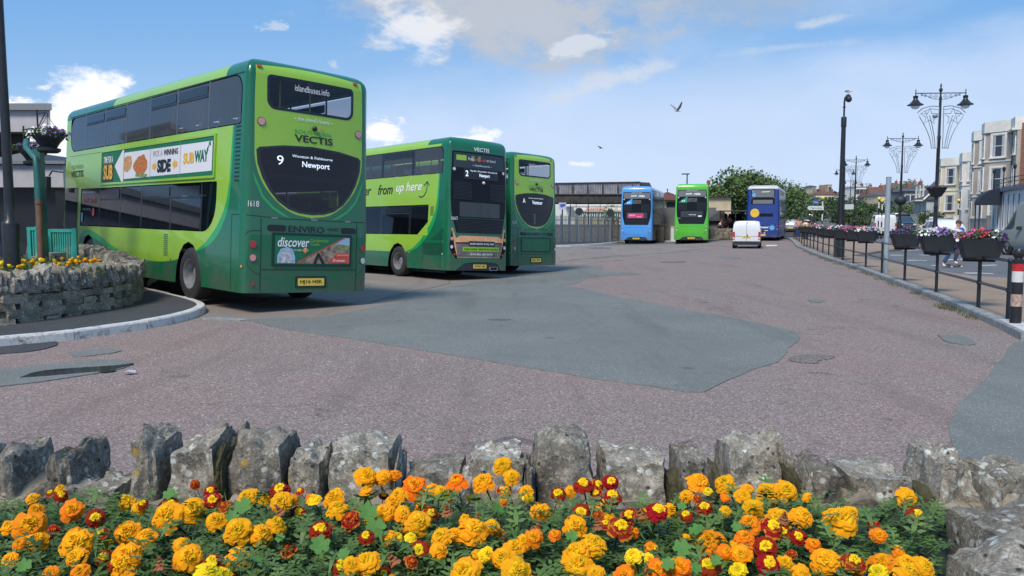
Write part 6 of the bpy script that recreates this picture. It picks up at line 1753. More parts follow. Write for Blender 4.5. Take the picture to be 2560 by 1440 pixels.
# ================================================================ vehicles
def vehicle(name, label, cat, x, y, yaw, st, paint, side_w=(), rear_w=None, wind=None, wheels=(.8, 3.3), wr=.32, W=1.75, lamps='rear', z=None, extra=None, group=None, low=None, roof_m=None, plate=None, trunkdoor=False):
    "st = stations from tail to nose: (y, zlow, zbelt, zroof, half width belt, half width roof)"
    o = empty(name, (x, y, gz(x, y) if z is None else z), -yaw, label, cat, group)
    mb = MB(); vs, fs = [], []
    def sec(s_):
        Y, zl, zb, zr, wb, wrf = s_
        h = [(wb * .90, zl), (wb * .99, zl + .18), (wb, (zl + zb) / 2), (wb * .985, zb), (wrf * 1.02, zr - .10 if zr - zb > .2 else zb + (zr - zb) * .5), (wrf * .92, zr - .025), (wrf * .55, zr)]
        return [Vector((-a, Y, b)) for a, b in h] + [Vector((a, Y, b)) for a, b in reversed(h)]
    S = [sec(s_) for s_ in st]; n = 14
    for s_ in S: vs += s_
    for i in range(len(S) - 1):
        for k in range(n): fs.append((i * n + k, i * n + (k + 1) % n, (i + 1) * n + (k + 1) % n, (i + 1) * n + k))
    fs.append(tuple(range(n))); fs.append(tuple(reversed(range((len(S) - 1) * n, len(S) * n))))
    mb.add(vs, fs); mb.build('body', paint, o, 38)
    def quad(A, B, C, D, sh, off, nm, m, shv=None):
        c = (A + B + C + D) / 4; nrm = (B - A).cross(D - A).normalized()
        if nrm.dot(c - Vector((0, (st[0][0] + st[-1][0]) / 2, .9))) < 0: nrm = -nrm
        shv = sh if shv is None else shv
        def P(u, v): return (A * (1 - u) * (1 - v) + B * u * (1 - v) + C * u * v + D * (1 - u) * v) + nrm * off
        ring = rr(sh, 1 - sh, shv, 1 - shv, min(.12, .12), 3)
        q = MB(); pts = [P(u, v) for u, v in ring]; q.add([P(.5, .5)] + pts, [(0, i + 1, (i + 1) % len(pts) + 1) for i in range(len(pts))])
        return q.build(nm, m, o, raw=True)
    for (i, j) in side_w:
        for a, b in ((3, 4), (n - 1 - 3, n - 1 - 4)): quad(S[i][a], S[j][a], S[j][b], S[i][b], .05, .008, 'side_window', GL_CAR, .10)
    if rear_w:
        i, j = rear_w; a, b = 4 if i != j else 3, 5
        if i == j: quad(S[i][3], S[i][n - 4], S[i][n - 5], S[i][4], .10, .015, 'rear_window', GL_CAR, .12)
        else: quad(S[i][4], S[i][n - 5], S[j][n - 6], S[j][5], .08, .012, 'rear_window', GL_CAR, .10)
    if wind:
        i, j = wind; quad(S[i][4], S[i][n - 5], S[j][n - 6], S[j][5], .06, .012, 'windscreen', GL_CAR, .06)
    for sg in (-1, 1):
        for wy in wheels:
            w_ = empty('wheel', (0, 0, 0)); w_.parent = o; w_.location = (sg * (W / 2 - .10), wy, wr)
            Mx = Matrix.Rotation(R(90) * sg, 4, 'Y')
            t = MB(); t.lathe([(wr * .62, .10), (wr * .9, .11), (wr, .07), (wr, -.08), (wr * .6, -.1)], n=22, M=Mx); t.build('tyre', RUBBER, w_, 40)
            t = MB(); t.lathe([(wr * .62, .10), (wr * .55, .06), (wr * .2, .08), (.001, .09)], n=18, M=Mx); t.build('rim', RIM, w_, 40)
            t = MB(); t.lathe([(wr * 1.18, W * 0 + .075), (.001, .06)], n=20, M=Mx); q = t.build('wheel_arch', DARK, o); q.location = (sg * (W / 2 - .085), wy, wr + .02)
    ry = st[0][0]; zt_ = st[0][2]
    if lamps:
        hb = st[0][4]
        for sg in (-1, 1):
            if lamps == 'rear':
                lp = MB(); lp.box((sg * (hb * .90), ry + .02, zt_ - .10), (.14, .10, .26)); lp.build('tail_light', REDL, o)
            elif lamps == 'tall':
                lp = MB(); lp.box((sg * (hb * .94), ry + .03, zt_ - .18), (.13, .12, .48)); lp.build('tail_light', REDL, o)
                lp = MB(); lp.box((sg * (hb * .94), ry + .015, zt_ - .34), (.09, .12, .12)); lp.build('tail_light', CLEARL, o)
            hl = MB(); fy = st[-1][0]; hl.box((sg * (st[-1][4] * .80), fy - .04, st[-1][2] - .05), (.30, .14, .16)); hl.build('headlight', CLEARL, o)
    pl = MB(); pz = low if low else .55; pl.box((0, ry - .012, pz), (.50, .02, .11)); pn = pl.build('number_plate', PLATE, o)
    if plate: flat_text('lettering', plate, Matrix.Translation((-.20, ry - .026, pz - .035)), .40, .07, BLACK_L, pn)
    pl = MB(); pl.box((0, st[-1][0] + .012, .5), (.50, .02, .11)); pl.build('number_plate', WHITE, o)
    bp = MB(); bp.box((0, ry + .05, .36), (st[0][4] * 1.96, .18, .22)); bp.box((0, st[-1][0] - .05, .36), (st[-1][4] * 1.9, .16, .22)); bp.build('bumper', BLACKR, o)
    for sg in (-1, 1):
        ms = MB(); k = max(0, len(st) - 4); ms.box((sg * (W / 2 + .10), st[k][0] + .2, st[k][2] + .08), (.18, .10, .15)); ms.build('mirror', BLACKR, o)
    if trunkdoor:
        dm = MB(); dm.box((0, ry - .004, .95), (.012, .012, 1.2)); dm.box((0, ry - .004, .78), (W * .86, .010, .012)); dm.build('door_seam', DARK, o)
        dm = MB(); dm.box((.05, ry - .012, .80), (.06, .02, .18)); dm.build('door_handle', BLACKR, o); dm = MB(); dm.box((0, ry - .0, 1.66), (.18, .03, .03)); dm.build('brake_light', REDL, o)
    if extra: extra(o, st)
    return o
SVAN = [(0, .22, 1.0, 1.15, .82, .82), (.03, .22, 1.02, 1.60, .83, .78), (.12, .22, 1.02, 1.73, .84, .74), (1.9, .22, 1.02, 1.76, .84, .74), (2.5, .22, 1.02, 1.70, .84, .70), (3.15, .22, .98, 1.06, .83, .76), (3.85, .24, .72, .80, .74, .66)]
BVAN = [(0, .28, 1.15, 1.5, .93, .90), (.03, .28, 1.15, 1.85, .95, .86), (.12, .28, 1.15, 1.97, .96, .84), (2.6, .28, 1.15, 2.0, .96, .84), (3.7, .28, 1.15, 1.95, .96, .82), (4.4, .28, 1.1, 1.22, .94, .84), (5.1, .30, .85, .95, .84, .75)]
HATCH = [(0, .25, .80, .86, .80, .74), (.06, .25, .88, 1.0, .85, .78), (.40, .25, .90, 1.40, .88, .68), (1.6, .22, .90, 1.47, .89, .66), (2.4, .22, .90, 1.43, .89, .66), (3.2, .22, .90, .97, .88, .76), (4.1, .25, .66, .74, .76, .66)]
ESTATE = [(0, .25, .82, .9, .82, .76), (.05, .25, .90, 1.0, .87, .78), (.45, .25, .92, 1.42, .90, .68), (2.2, .22, .92, 1.52, .91, .68), (3.0, .22, .92, 1.46, .91, .68), (3.8, .22, .90, .98, .90, .78), (4.6, .25, .68, .76, .78, .68)]
SUV = [(0, .30, .95, 1.02, .84, .78), (.05, .30, 1.0, 1.15, .88, .80), (.35, .30, 1.02, 1.62, .90, .72), (2.2, .28, 1.02, 1.68, .91, .72), (3.0, .28, 1.02, 1.62, .91, .70), (3.6, .28, 1.02, 1.10, .90, .80), (4.5, .32, .85, .95, .82, .74)]
VW = mat('white_vehicle_paint', (.70, .72, .74), .3, coat=.5, var=.04, vscale=2); VS = mat('silver_vehicle_paint', (.40, .43, .46), .3, .5); VK = mat('dark_blue_vehicle_paint', (.02, .028, .045), .25, coat=.6); VB = mat('black_vehicle_paint', (.012, .013, .016), .25, coat=.6); VC = mat('pale_grey_green_van_paint', (.26, .28, .27), .4)
def vpos(px, d): p = at(px, 600, d); return p.x, d
def center(px, d, yaw, W): x, y = vpos(px, d); return x, y
x, y = vpos(1866, 50.3)
vehicle('parked_van', 'small white van driving away between the lime and navy buses', 'van', x, y, .315, SVAN, VW, side_w=((3, 4),), wind=(5, 4), wheels=(.62, 3.15), wr=.31, W=1.70, lamps='tall', low=.74, plate='HJ08 DYO', trunkdoor=True)
def rackx(o, st):
    mb = MB(); 
    for yy in (.5, 1.6, 2.7): mb.box((0, yy, 2.08), (1.6, .05, .05)); mb.box((-.78, yy, 2.03), (.05, .05, .1)); mb.box((.78, yy, 2.03), (.05, .05, .1))
    mb.build('roof_rack', STEEL, o); mb = MB(); mb.bar((-.6, .0, 2.16), (-.6, 3.4, 2.16), .07, 8); mb.build('pipe_carrier', STEEL, o); mb = MB(); mb.box((0, -.004, 1.1), (.012, .012, 1.6)); mb.build('door_seam', DARK, o)
x, y = vpos(2212, 75)
vehicle('parked_van', 'white van with roof rack and pipe carrier seen behind pink planters', 'van', x, y, .33, BVAN, VW, side_w=((2, 3), (4, 5)), wind=(5, 4), wheels=(.9, 4.0), wr=.34, W=1.92, lamps='tall', low=.72, plate='HV14 RKT', extra=rackx, z=gz(x, y) + .1)
x, y = vpos(2378, 51)
def rstrip(o, st):
    mb = MB()
    for sg in (-1, 1): mb.box((sg * .62, -.0, .86), (.36, .06, .10))
    mb.build('tail_light', REDL, o); mb = MB(); mb.box((0, -.005, .82), (.6, .03, .12)); mb.build('number_plate', PLATE, o)
vehicle('parked_car', 'white estate car behind the violet and white planter', 'car', x, y, .22, ESTATE, VW, side_w=((2, 3), (3, 4)), rear_w=(1, 2), wind=(5, 4), wheels=(.85, 3.6), W=1.80, extra=rstrip)
def grille(o, st):
    fy = st[-1][0]; mb = MB()
    for k in range(3): mb.box((0, fy + .01, .62 + k * .09), (1.0, .03, .03))
    mb.build('grille', STEEL, o)
x, y = vpos(2269, 88)
vehicle('parked_car', 'dark blue four wheel drive facing the camera right of the white van', 'car', x, y, math.pi + .25, [(-s_[0] * 0 + s_[0] - 4.5, *s_[1:]) for s_ in SUV], VK, side_w=((2, 3), (3, 4)), rear_w=(1, 2), wind=(5, 4), wheels=(-3.6, -.9), wr=.36, W=1.82, extra=grille)
x, y = vpos(2253, 97)
vehicle('parked_van', 'black people carrier mostly hidden behind the dark four wheel drive', 'van', x, y, .33, BVAN, VB, side_w=((2, 3), (4, 5)), rear_w=(2, 2), wind=(5, 4), wheels=(.9, 4.0), wr=.34, W=1.92)
for px, d, yw, st_, pm, lb, cat in ((2089, 164, .39, SUV, VW, 'distant white car driving uphill left of the thick camera column', 'car'), (2271, 245, 1.9, HATCH, VW, 'small distant white car crossing the hill road above the dark cars', 'car'), (2023, 128, .36, SUV, VW, 'white car parked left of the white direction sign', 'car'),
                                   (2012, 100, .34, HATCH, VB, 'black hatchback parked in front of the white car by the trees', 'car'), (1975, 84, .32, HATCH, VS, 'silver hatchback parked just beyond the navy bus', 'car'), (2008, 150, .36, BVAN, VW, 'white van parked under the trees behind other cars', 'van'), (1992, 96, .34, ESTATE, VK, 'dark estate car parked in the row beyond the navy bus', 'car')):
    x, y = vpos(px, d)
    vehicle('parked_car' if cat == 'car' else 'parked_van', lb, cat, x, y, yw, st_, pm, side_w=((2, 3), (3, 4)), rear_w=(1, 2) if st_ is not BVAN else (2, 2), wind=(5, 4), wheels=(.8, st_[-1][0] - .9), W=st_[3][4] * 1.95)
CAMP = [(0, .3, 1.2, 2.3, 1.0, .92), (.1, .3, 1.2, 2.5, 1.02, .90), (3.4, .3, 1.2, 2.55, 1.02, .90), (4.1, .3, 1.2, 2.40, 1.02, .86), (4.9, .3, 1.2, 1.34, 1.0, .88), (5.6, .34, .95, 1.05, .86, .78)]
yw = 0.0; orig = Vector((22.85 + 1.0, 37.0 - 4.6))
vehicle('parked_van', 'grey green panel van cut by the right frame edge', 'van', orig.x, orig.y, yw, CAMP, VC, side_w=((3, 4),), wind=(4, 3), wheels=(1.0, 4.6), wr=.36, W=2.0)
# ================================================================ people
SKIN = mat('skin', (.55, .30, .21), .6); TEE = mat('white_cotton', (.66, .68, .72), .8, var=.15, vscale=12); JEAN = mat('blue_denim', (.03, .06, .14), .85, var=.2, vscale=20); SHOE = mat('white_shoe', (.70, .72, .74), .6); HAIR = mat('brown_hair', (.09, .04, .02), .8); PEACH = mat('peach_cloth', (.60, .28, .20), .8, var=.2, vscale=10); BLUEC = mat('blue_cloth', (.05, .10, .45), .8)
def skin(name, joints, edges, m, parent, sub=2):
    me = bpy.data.meshes.new(name); me.from_pydata([j[0] for j in joints], edges, [])
    o = bpy.data.objects.new(name, me); link(o)
    md = o.modifiers.new('skin', 'SKIN'); md.use_smooth_shade = True
    for i, j in enumerate(joints):
        r_ = j[1] if isinstance(j[1], tuple) else (j[1], j[1]); me.skin_vertices[0].data[i].radius = r_
        me.skin_vertices[0].data[i].use_root = (i == 0)
    s_ = o.modifiers.new('sub', 'SUBSURF'); s_.levels = sub; s_.render_levels = sub
    dg = bpy.context.evaluated_depsgraph_get()
    m2 = bpy.data.meshes.new_from_object(o.evaluated_get(dg)); bpy.data.objects.remove(o)
    m2.materials.clear(); m2.materials.append(m)
    for p in m2.polygons: p.material_index = 0; p.use_smooth = True
    return link(bpy.data.objects.new(name, m2), parent)
V = lambda *a: a
def person(loc, rz, label, J, shirt, trousers, hair=HAIR, long_hair=False, shades=False, shoes=SHOE, lower=None):
    o = empty('person', loc, rz, label, 'person')
    ks = list(J); ix = {k: i for i, k in enumerate(ks)}
    rad = dict(pel=(.14, .10), waist=(.125, .095), chest=(.155, .11), neckb=(.07, .07), neck=(.052, .055), headb=(.07, .085), head=(.082, .098), headt=(.06, .07), shl=.06, shr=.06, ell=.042, elr=.042, wrl=.028, wrr=.028, hipl=.09, hipr=.09, knl=.06, knr=.06, anl=.042, anr=.042, tol=.035, tor=.035, hal=(.04, .02), har=(.04, .02))
    E_ = [('pel', 'waist'), ('waist', 'chest'), ('chest', 'neckb'), ('neckb', 'neck'), ('neck', 'headb'), ('headb', 'head'), ('head', 'headt'), ('chest', 'shl'), ('chest', 'shr'), ('shl', 'ell'), ('shr', 'elr'), ('ell', 'wrl'), ('elr', 'wrr'), ('pel', 'hipl'), ('pel', 'hipr'), ('hipl', 'knl'), ('hipr', 'knr'), ('knl', 'anl'), ('knr', 'anr'), ('anl', 'tol'), ('anr', 'tor'), ('wrl', 'hal'), ('wrr', 'har')]
    for s_ in 'lr':
        w_, e = Vector(J['wr' + s_]), Vector(J['el' + s_]); J['ha' + s_] = tuple(w_ + (w_ - e).normalized() * .085)
    ks = list(J); ix = {k: i for i, k in enumerate(ks)}
    skin('body', [(J[k], rad[k]) for k in ks], [(ix[a], ix[b]) for a, b in E_], SKIN, o)
    for s_ in 'lr':   # fingers
        w_, e = Vector(J['wr' + s_]), Vector(J['el' + s_]); d = (w_ - e).normalized(); sd = d.cross(Vector((0, 1, 0.2))).normalized(); h0 = w_ + d * .09
        for q in range(4):
            b0 = h0 + sd * (q - 1.5) * .019; skin('finger', [(tuple(b0 - d * .02), .010), (tuple(b0 + d * .035), .009), (tuple(b0 + d * (.06 - .006 * abs(q - 1)) + Vector((0, -.012, 0))), .008)], [(0, 1), (1, 2)], SKIN, o, 1)
        b0 = w_ + d * .03 - sd * .03; skin('thumb', [(tuple(b0), .012), (tuple(b0 + d * .03 - sd * .02), .010), (tuple(b0 + d * .05 - sd * .022), .008)], [(0, 1), (1, 2)], SKIN, o, 1)
    # clothing: same skeleton, a little wider
    def lerp(a, b, t): return tuple(Vector(J[a]).lerp(Vector(J[b]), t))
    skin('shirt', [(lerp('pel', 'waist', .1), (.165, .13)), (J['waist'], (.16, .125)), (J['chest'], (.18, .135)), (lerp('chest', 'neckb', .7), (.10, .09)), (J['shl'], .085), (J['shr'], .085), (lerp('shl', 'ell', .6), .068), (lerp('shr', 'elr', .6), .068)],
         [(0, 1), (1, 2), (2, 3), (2, 4), (2, 5), (4, 6), (5, 7)], shirt, o)
    skin('trousers', [(J['pel'], (.155, .125)), (J['hipl'], .105), (J['hipr'], .105), (J['knl'], .078), (J['knr'], .078), (lerp('knl', 'anl', .92), .062), (lerp('knr', 'anr', .92), .062)], [(0, 1), (0, 2), (1, 3), (2, 4), (3, 5), (4, 6)], trousers, o)
    for s_ in 'lr': skin('shoe', [(J['an' + s_], .055), (tuple(Vector(J['an' + s_]).lerp(Vector(J['to' + s_]), .5) + Vector((0, 0, -.02))), .05), (J['to' + s_], .042)], [(0, 1), (1, 2)], shoes, o, 1)
    H = Vector(J['head']); fwd = Vector((0, -1, 0))
    mb = MB(); mb.sphere(H + Vector((0, .025, .035)), .105, 14, 8, (.88, 1.0, .95)); 
    hb = mb.build('hair', hair, o, 60)
    hb.data.transform(Matrix.Translation((0, 0, 0)))
    if long_hair: mb = MB(); mb.sphere(H + Vector((0, .06, -.08)), .10, 10, 8, (.9, .5, 1.5)); mb.build('hair', hair, o, 60)
    mb = MB(); mb.add([H + Vector((-.012, -.095, .0)), H + Vector((.012, -.095, .0)), H + Vector((0, -.118, -.022)), H + Vector((0, -.092, .03))], [(0, 1, 2), (0, 2, 3), (1, 3, 2)]); mb.build('nose', SKIN, o)
    mb = MB(); mb.box(H + Vector((0, -.088, -.052)), (.04, .008, .008)); mb.build('mouth', mat('lip', (.35, .12, .10), .6), o)
    for sg in (-1, 1):
        mb = MB(); mb.sphere(H + Vector((sg * .082, .0, -.005)), .022, 8, 6, (.4, .8, 1.2)); mb.build('ear', SKIN, o, 60)
        mb = MB(); mb.sphere(H + Vector((sg * .032, -.088, .012)), .011, 8, 6); mb.build('eye', BLACK_L, o, 60)
    if shades: mb = MB(); mb.box(H + Vector((0, -.098, .012)), (.145, .012, .036)); mb.box(H + Vector((-.08, -.05, .015)), (.008, .10, .012)); mb.box(H + Vector((.08, -.05, .015)), (.008, .10, .012)); mb.build('sunglasses', BLACK_L, o)
    return o
g = G(2378, 668)
sk = person((g.x, g.y, g.z), R(22), 'person in white t-shirt, jeans and sunglasses riding a skateboard across the side road', dict(
    pel=V(.02, 0, .86), waist=V(.06, -.01, 1.02), chest=V(.12, -.03, 1.24), neckb=V(.17, -.05, 1.40), neck=V(.185, -.06, 1.46), headb=V(.20, -.07, 1.52), head=V(.21, -.08, 1.60), headt=V(.21, -.07, 1.69),
    shl=V(-.06, -.02, 1.33), shr=V(.33, -.05, 1.32), ell=V(-.14, -.12, 1.08), elr=V(.42, -.12, 1.06), wrl=V(.0, -.26, .95), wrr=V(.26, -.26, .92), hipl=V(-.07, 0, .80), hipr=V(.12, 0, .80), knl=V(-.20, -.04, .46), knr=V(.14, -.10, .50), anl=V(-.36, .06, .12), anr=V(.13, -.02, .20), tol=V(-.37, -.08, .05), tor=V(.14, -.17, .15)), TEE, JEAN, shades=True)
mb = MB(); mb.sphere((.14, -.27, .93), .10, 10, 8, (1.1, .8, 1.4)); o = mb.build('cloth_bundle', PEACH, None, 60); o.location = sk.location; o.rotation_euler = sk.rotation_euler; tag(o, 'peach coloured bundle held in front by the skateboarder', 'bag')
o = empty('skateboard', (g.x + .10, g.y - .05, g.z), R(20), 'worn skateboard under the front foot of the skateboarder', 'skateboard')
mb = MB(); mb.tube([(-.40, 0, .13), (-.30, 0, .10), (.30, 0, .10), (.40, 0, .13)], .10, 10); me = mb.build('deck', mat('scuffed_wood', (.20, .11, .06), .6), o, 40)
for v in me.data.vertices: v.co.z = .10 + (v.co.z - .10) * .14 + (abs(v.co.x) > .35) * .03
for sx_ in (-.24, .24):
    for sy_ in (-.08, .08): mb = MB(); mb.lathe([(.001, -.02), (.028, -.02), (.028, .02), (.001, .02)], (sx_, sy_, .03), 12, Matrix.Rotation(R(90), 4, 'X')); mb.build('wheel', WHITE, o, 40)
    mb = MB(); mb.box((sx_, 0, .055), (.05, .14, .035)); mb.build('truck', STEEL, o)
SIT = dict(pel=V(0, 0, .50), waist=V(0, -.04, .66), chest=V(0, -.12, .88), neckb=V(0, -.18, 1.02), neck=V(0, -.20, 1.07), headb=V(0, -.22, 1.13), head=V(0, -.24, 1.20), headt=V(0, -.22, 1.29), shl=V(-.19, -.12, .96), shr=V(.19, -.12, .96), ell=V(-.24, -.26, .74), elr=V(.24, -.26, .74), wrl=V(-.12, -.44, .66), wrr=V(.12, -.44, .66), hipl=V(-.1, -.02, .47), hipr=V(.1, -.02, .47), knl=V(-.13, -.44, .50), knr=V(.13, -.44, .50), anl=V(-.13, -.42, .10), anr=V(.13, -.42, .10), tol=V(-.13, -.56, .05), tor=V(.13, -.56, .05))
c = at(1796, 575, 66.5); person((c.x, 66.5, gz(c.x, 66.5) + .35), R(70), 'person in a white shirt sitting bent forward on the low stone wall', SIT, TEE, JEAN)
ST_ = dict(pel=V(0, 0, .92), waist=V(0, 0, 1.08), chest=V(0, 0, 1.30), neckb=V(0, 0, 1.44), neck=V(0, 0, 1.49), headb=V(0, -.01, 1.55), head=V(0, -.01, 1.62), headt=V(0, 0, 1.71), shl=V(-.18, 0, 1.38), shr=V(.18, 0, 1.38), ell=V(-.24, .03, 1.12), elr=V(.24, -.04, 1.12), wrl=V(-.25, -.06, .88), wrr=V(.22, -.22, .98), hipl=V(-.09, 0, .88), hipr=V(.09, 0, .88), knl=V(-.11, -.06, .48), knr=V(.11, .04, .48), anl=V(-.11, -.10, .09), anr=V(.11, .14, .09), tol=V(-.11, -.24, .04), tor=V(.12, .0, .04))
c = at(1996, 560, 68); person((c.x, 68, gz(c.x, 68) + .1), R(-20), 'person in peach top and blue skirt walking beyond the far planters', ST_, PEACH, BLUEC, long_hair=True)
# yellow tub
c = at(2014, 566, 62); o = empty('salt_tub', (c.x, 62, gz(c.x, 62)), 0, 'pale yellow tub standing beyond the far planters', 'tub'); mb = MB(); mb.lathe([(.20, .7), (.26, .72), (.28, 1.15), (.24, 1.3), (.10, 1.4), (.001, 1.42)], n=14); mb.build('tub', mat('pale_yellow_plastic', (.72, .58, .22), .5), o, 40); mb = MB(); mb.lathe([(.22, 0), (.22, .72)], n=14); mb.build('stand', BLACKR, o)
# gulls
GW = mat('gull_white', (.62, .64, .66), .8); GG = mat('gull_grey_wing', (.20, .22, .25), .8)
def gull(p, rz, label, flying, s_=1.0, grey=False):
    o = empty('gull', p, rz, label, 'gull'); o.scale = (s_,) * 3
    skin('body', [((0, -.22, .0), .035), ((0, -.10, 0), .07), ((0, .05, 0), .075), ((0, .22, .02), .03), ((0, -.26, .04 if not flying else 0), .035), ((0, -.31, .04 if not flying else 0), .012)], [(1, 2), (2, 3), (1, 0), (0, 4), (4, 5)], GG if grey else GW, o, 1)
    if flying:
        for sg in (-1, 1):
            mb = MB(); up = flying; pts = [(.04, -.10, .02), (.04, .10, .02), (.28, .06, .02 + up * .22), (.28, -.14, .02 + up * .22), (.62, .10, .02 + up * .50), (.60, 0, .02 + up * .50)]
            mb.add([(sg * a, b, c_) for a, b, c_ in pts] + [(sg * a, b, c_ - .012) for a, b, c_ in pts], [(0, 1, 2, 3), (3, 2, 4, 5), (9, 8, 7, 6), (11, 10, 8, 9)]); mb.build('wing', GG, o, raw=True)
    else:
        mb = MB(); mb.sphere((0, .05, .035), .09, 10, 6, (.9, 2.1, .7)); mb.build('wing', GG, o, 60); mb = MB(); mb.bar((-.03, .02, -.16), (-.03, .02, -.04), .008, 4); mb.bar((.03, .02, -.16), (.03, .02, -.04), .008, 4); mb.build('legs', AMBER, o)
gull(at(1692, 277, 50), R(115), 'gull flying with raised wings in the right half of the sky',   .95, .92)
gull(at(1502, 370, 70), R(60), 'smaller gull gliding low in the sky above the footbridge', .25, .9)
gull(CAMTOP + Vector((0, 0, .22)), R(60), 'gull perched on top of the camera column', 0, 1.5)
gull(at(2338, 292, LP[0][1] - .12), R(-50), 'dark gull perched on the wire fan of the nearest lamp', 0, 1.0, True)
# ================================================================ buildings
BRICK = mat('red_brick', (.28, .11, .065), .85)
k = NT(BRICK); br = k.node('ShaderNodeTexBrick'); k.set(br.inputs['Vector'], k.tc.outputs['Object']); mp_ = k.node('ShaderNodeMapping'); k.set(mp_.inputs[0], k.tc.outputs['Object']); mp_.inputs['Rotation'].default_value = (R(90), 0, 0); k.set(br.inputs['Vector'], mp_.outputs[0])
br.inputs['Scale'].default_value = 4.0; br.inputs['Color1'].default_value = (.30, .11, .06, 1); br.inputs['Color2'].default_value = (.20, .075, .05, 1); br.inputs['Mortar'].default_value = (.26, .22, .19, 1); br.inputs['Mortar Size'].default_value = .015
k.set(k.b.inputs['Base Color'], k.mix(k.m_('MULTIPLY', k.step(k.noise(.8, 6), .4, .7), .5), br.outputs[0], (.16, .09, .06)))
def render_(name, c): return mat(name, c, .85, var=.16, vscale=.9, bump=.05, bscale=12)
CREAM, WREN, GREN, BREN, STRIM = render_('cream_render', (.72, .62, .43)), render_('white_render', (.76, .73, .68)), render_('grey_render', (.40, .36, .31)), render_('pale_blue_render', (.46, .52, .56)), render_('stone_white_trim', (.76, .73, .66))
DGREY, YREN, TILE, SLATE = render_('dark_grey_render', (.16, .16, .155)), render_('warm_cream_render', (.62, .52, .34)), mat('red_brown_tile', (.15, .075, .055), .85, var=.35, vscale=3), mat('grey_slate', (.09, .09, .10), .7, var=.3, vscale=3)
POT = mat('terracotta_pot', (.42, .17, .09), .8, var=.2, vscale=4); CURT = mat('net_curtain', (.42, .43, .45), .9, var=.2, vscale=5); CHST = mat('chimney_stack_render', (.26, .23, .20), .9, var=.2)
def wframe(parent, M, u, z, w_, h, trim=None, sash=True, curtain=True, off=0.0, pm=None):
    "window on the facade plane of M (local x along the facade, -y outwards)"
    def bx(mb, cx, cy, cz, a, b, c): mb.box((cx, cy, cz), (a, b, c))
    mb = MB(); y0 = -.02 + off
    if trim is not None:
        t = .16
        bx(mb, u, y0 - .03, z + h / 2 + t / 2, w_ + 2 * t, .09, t); bx(mb, u - w_ / 2 - t / 2, y0 - .03, z, t, .09, h); bx(mb, u + w_ / 2 + t / 2, y0 - .03, z, t, .09, h)
    bx(mb, u, y0 - .07, z - h / 2 - .06, w_ + .35, .20, .12)
    fr = MB(); t = .06
    for sx_ in (-1, 1): bx(fr, u + sx_ * (w_ / 2 - t / 2), y0 - .02, z, t, .06, h)
    for sz in (-1, 1): bx(fr, u, y0 - .02, z + sz * (h / 2 - t / 2), w_ - 2 * t, .06, t)
    if sash: bx(fr, u, y0 - .02, z, w_ - 2 * t, .05, .05)
    win = fr.build('window', WHITE, parent); win.matrix_local = M
    pn = MB(); bx(pn, u, y0 - .006, z, w_ - .06, .012, h - .06); p = pn.build('pane', pm or GL_HOUSE, win)
    if curtain:
        cb_ = MB()
        for sx_ in (-1, 1): bx(cb_, u + sx_ * w_ * .33, y0 - .015, z, w_ * .16, .008, h - .14)
        cb_.build('curtain', CURT, win)
    tr = mb.build('window_surround', trim or STRIM, win)
    return win
def fac(p0, p1):
    "facade frame: origin at near corner p0, x towards p1, -y towards the street"
    a, b = Vector((p0[0], p0[1], 0)), Vector((p1[0], p1[1], 0)); d = (b - a); L_ = d.length; d.normalize()
    M = Matrix(((d.x, -d.y, 0, 0), (d.y, d.x, 0, 0), (0, 0, 1, 0), (0, 0, 0, 1)))
    if Vector((d.y, -d.x)).dot(Vector((0, 0)) - a.xy) < 0:
        pass
    return L_, M
def house(name, label, p0, p1, z0, cat='house'):
    # x axis runs from p1 (far) to p0 (near) so that -y faces the street on the left
    a, b = Vector((p1[0], p1[1], z0)), Vector((p0[0], p0[1], z0)); d = (b - a); d.z = 0; L_ = d.length
    o = empty(name, a, math.atan2(d.y, d.x), label, cat); return o, L_
FA = [(40.6, 64), (47.1, 80), (54.7, 100), (60, 113), (66, 131)]
# A: white hotel with balcony, nearest, cut by the frame
HZ = lambda x, y: gz(x, y)
PA0, PA1 = (33.0, 50.0), (37.1, 62.2)
z0 = .35
oA, L_ = house('hotel', 'white hotel with roof balcony, black railings and dark awning', PA0, PA1, z0, 'building')
zb = at(2480, 483, 62.2).z - z0; zt_ = at(2505, 402, 65).z - z0
mb = MB(); mb.box((L_ / 2, 4.5, zb / 2 - .5), (L_, 9, zb + 1)); mb.build('wall', WREN, oA)
mb = MB(); mb.box((L_ / 2, 4.45, zb + .12), (L_ + .3, 9.4, .26)); mb.build('balcony_ledge', mat('blue_grey_ledge', (.13, .16, .21), .7), oA)
mb = MB(); mb.box((L_ / 2 + 0, 6.6, (zb + zt_) / 2 + .1), (L_ - .2, 5, zt_ - zb - .2)); mb.build('upper_wall', mat('pale_lilac_render', (.55, .56, .63), .85, var=.1), oA)
mb = MB(); mb.box((L_ / 2, 6.6, zt_ + .05), (L_ + .1, 5.5, .55)); mb.box((L_ / 2, 6.6, zt_ - .35), (L_ + .0, 5.3, .12)); mb.build('parapet', STRIM, oA)
for u in (1.6, 5.2, 9.5): wframe(oA, Matrix.Translation((0, 4.1, 0)), u, zb + 1.35, 1.5, 2.1, None)
for k_ in range(9):
    wframe(oA, Matrix.Identity(4), 1.0 + k_ * 1.35, 2.1, .55, 2.5, None, False, False)
mb = MB(); n_ = 12
for k_ in range(3): mb.bar((0, .05, zb + .35 + k_ * .3), (L_, .05, zb + .35 + k_ * .3), .03, 5)
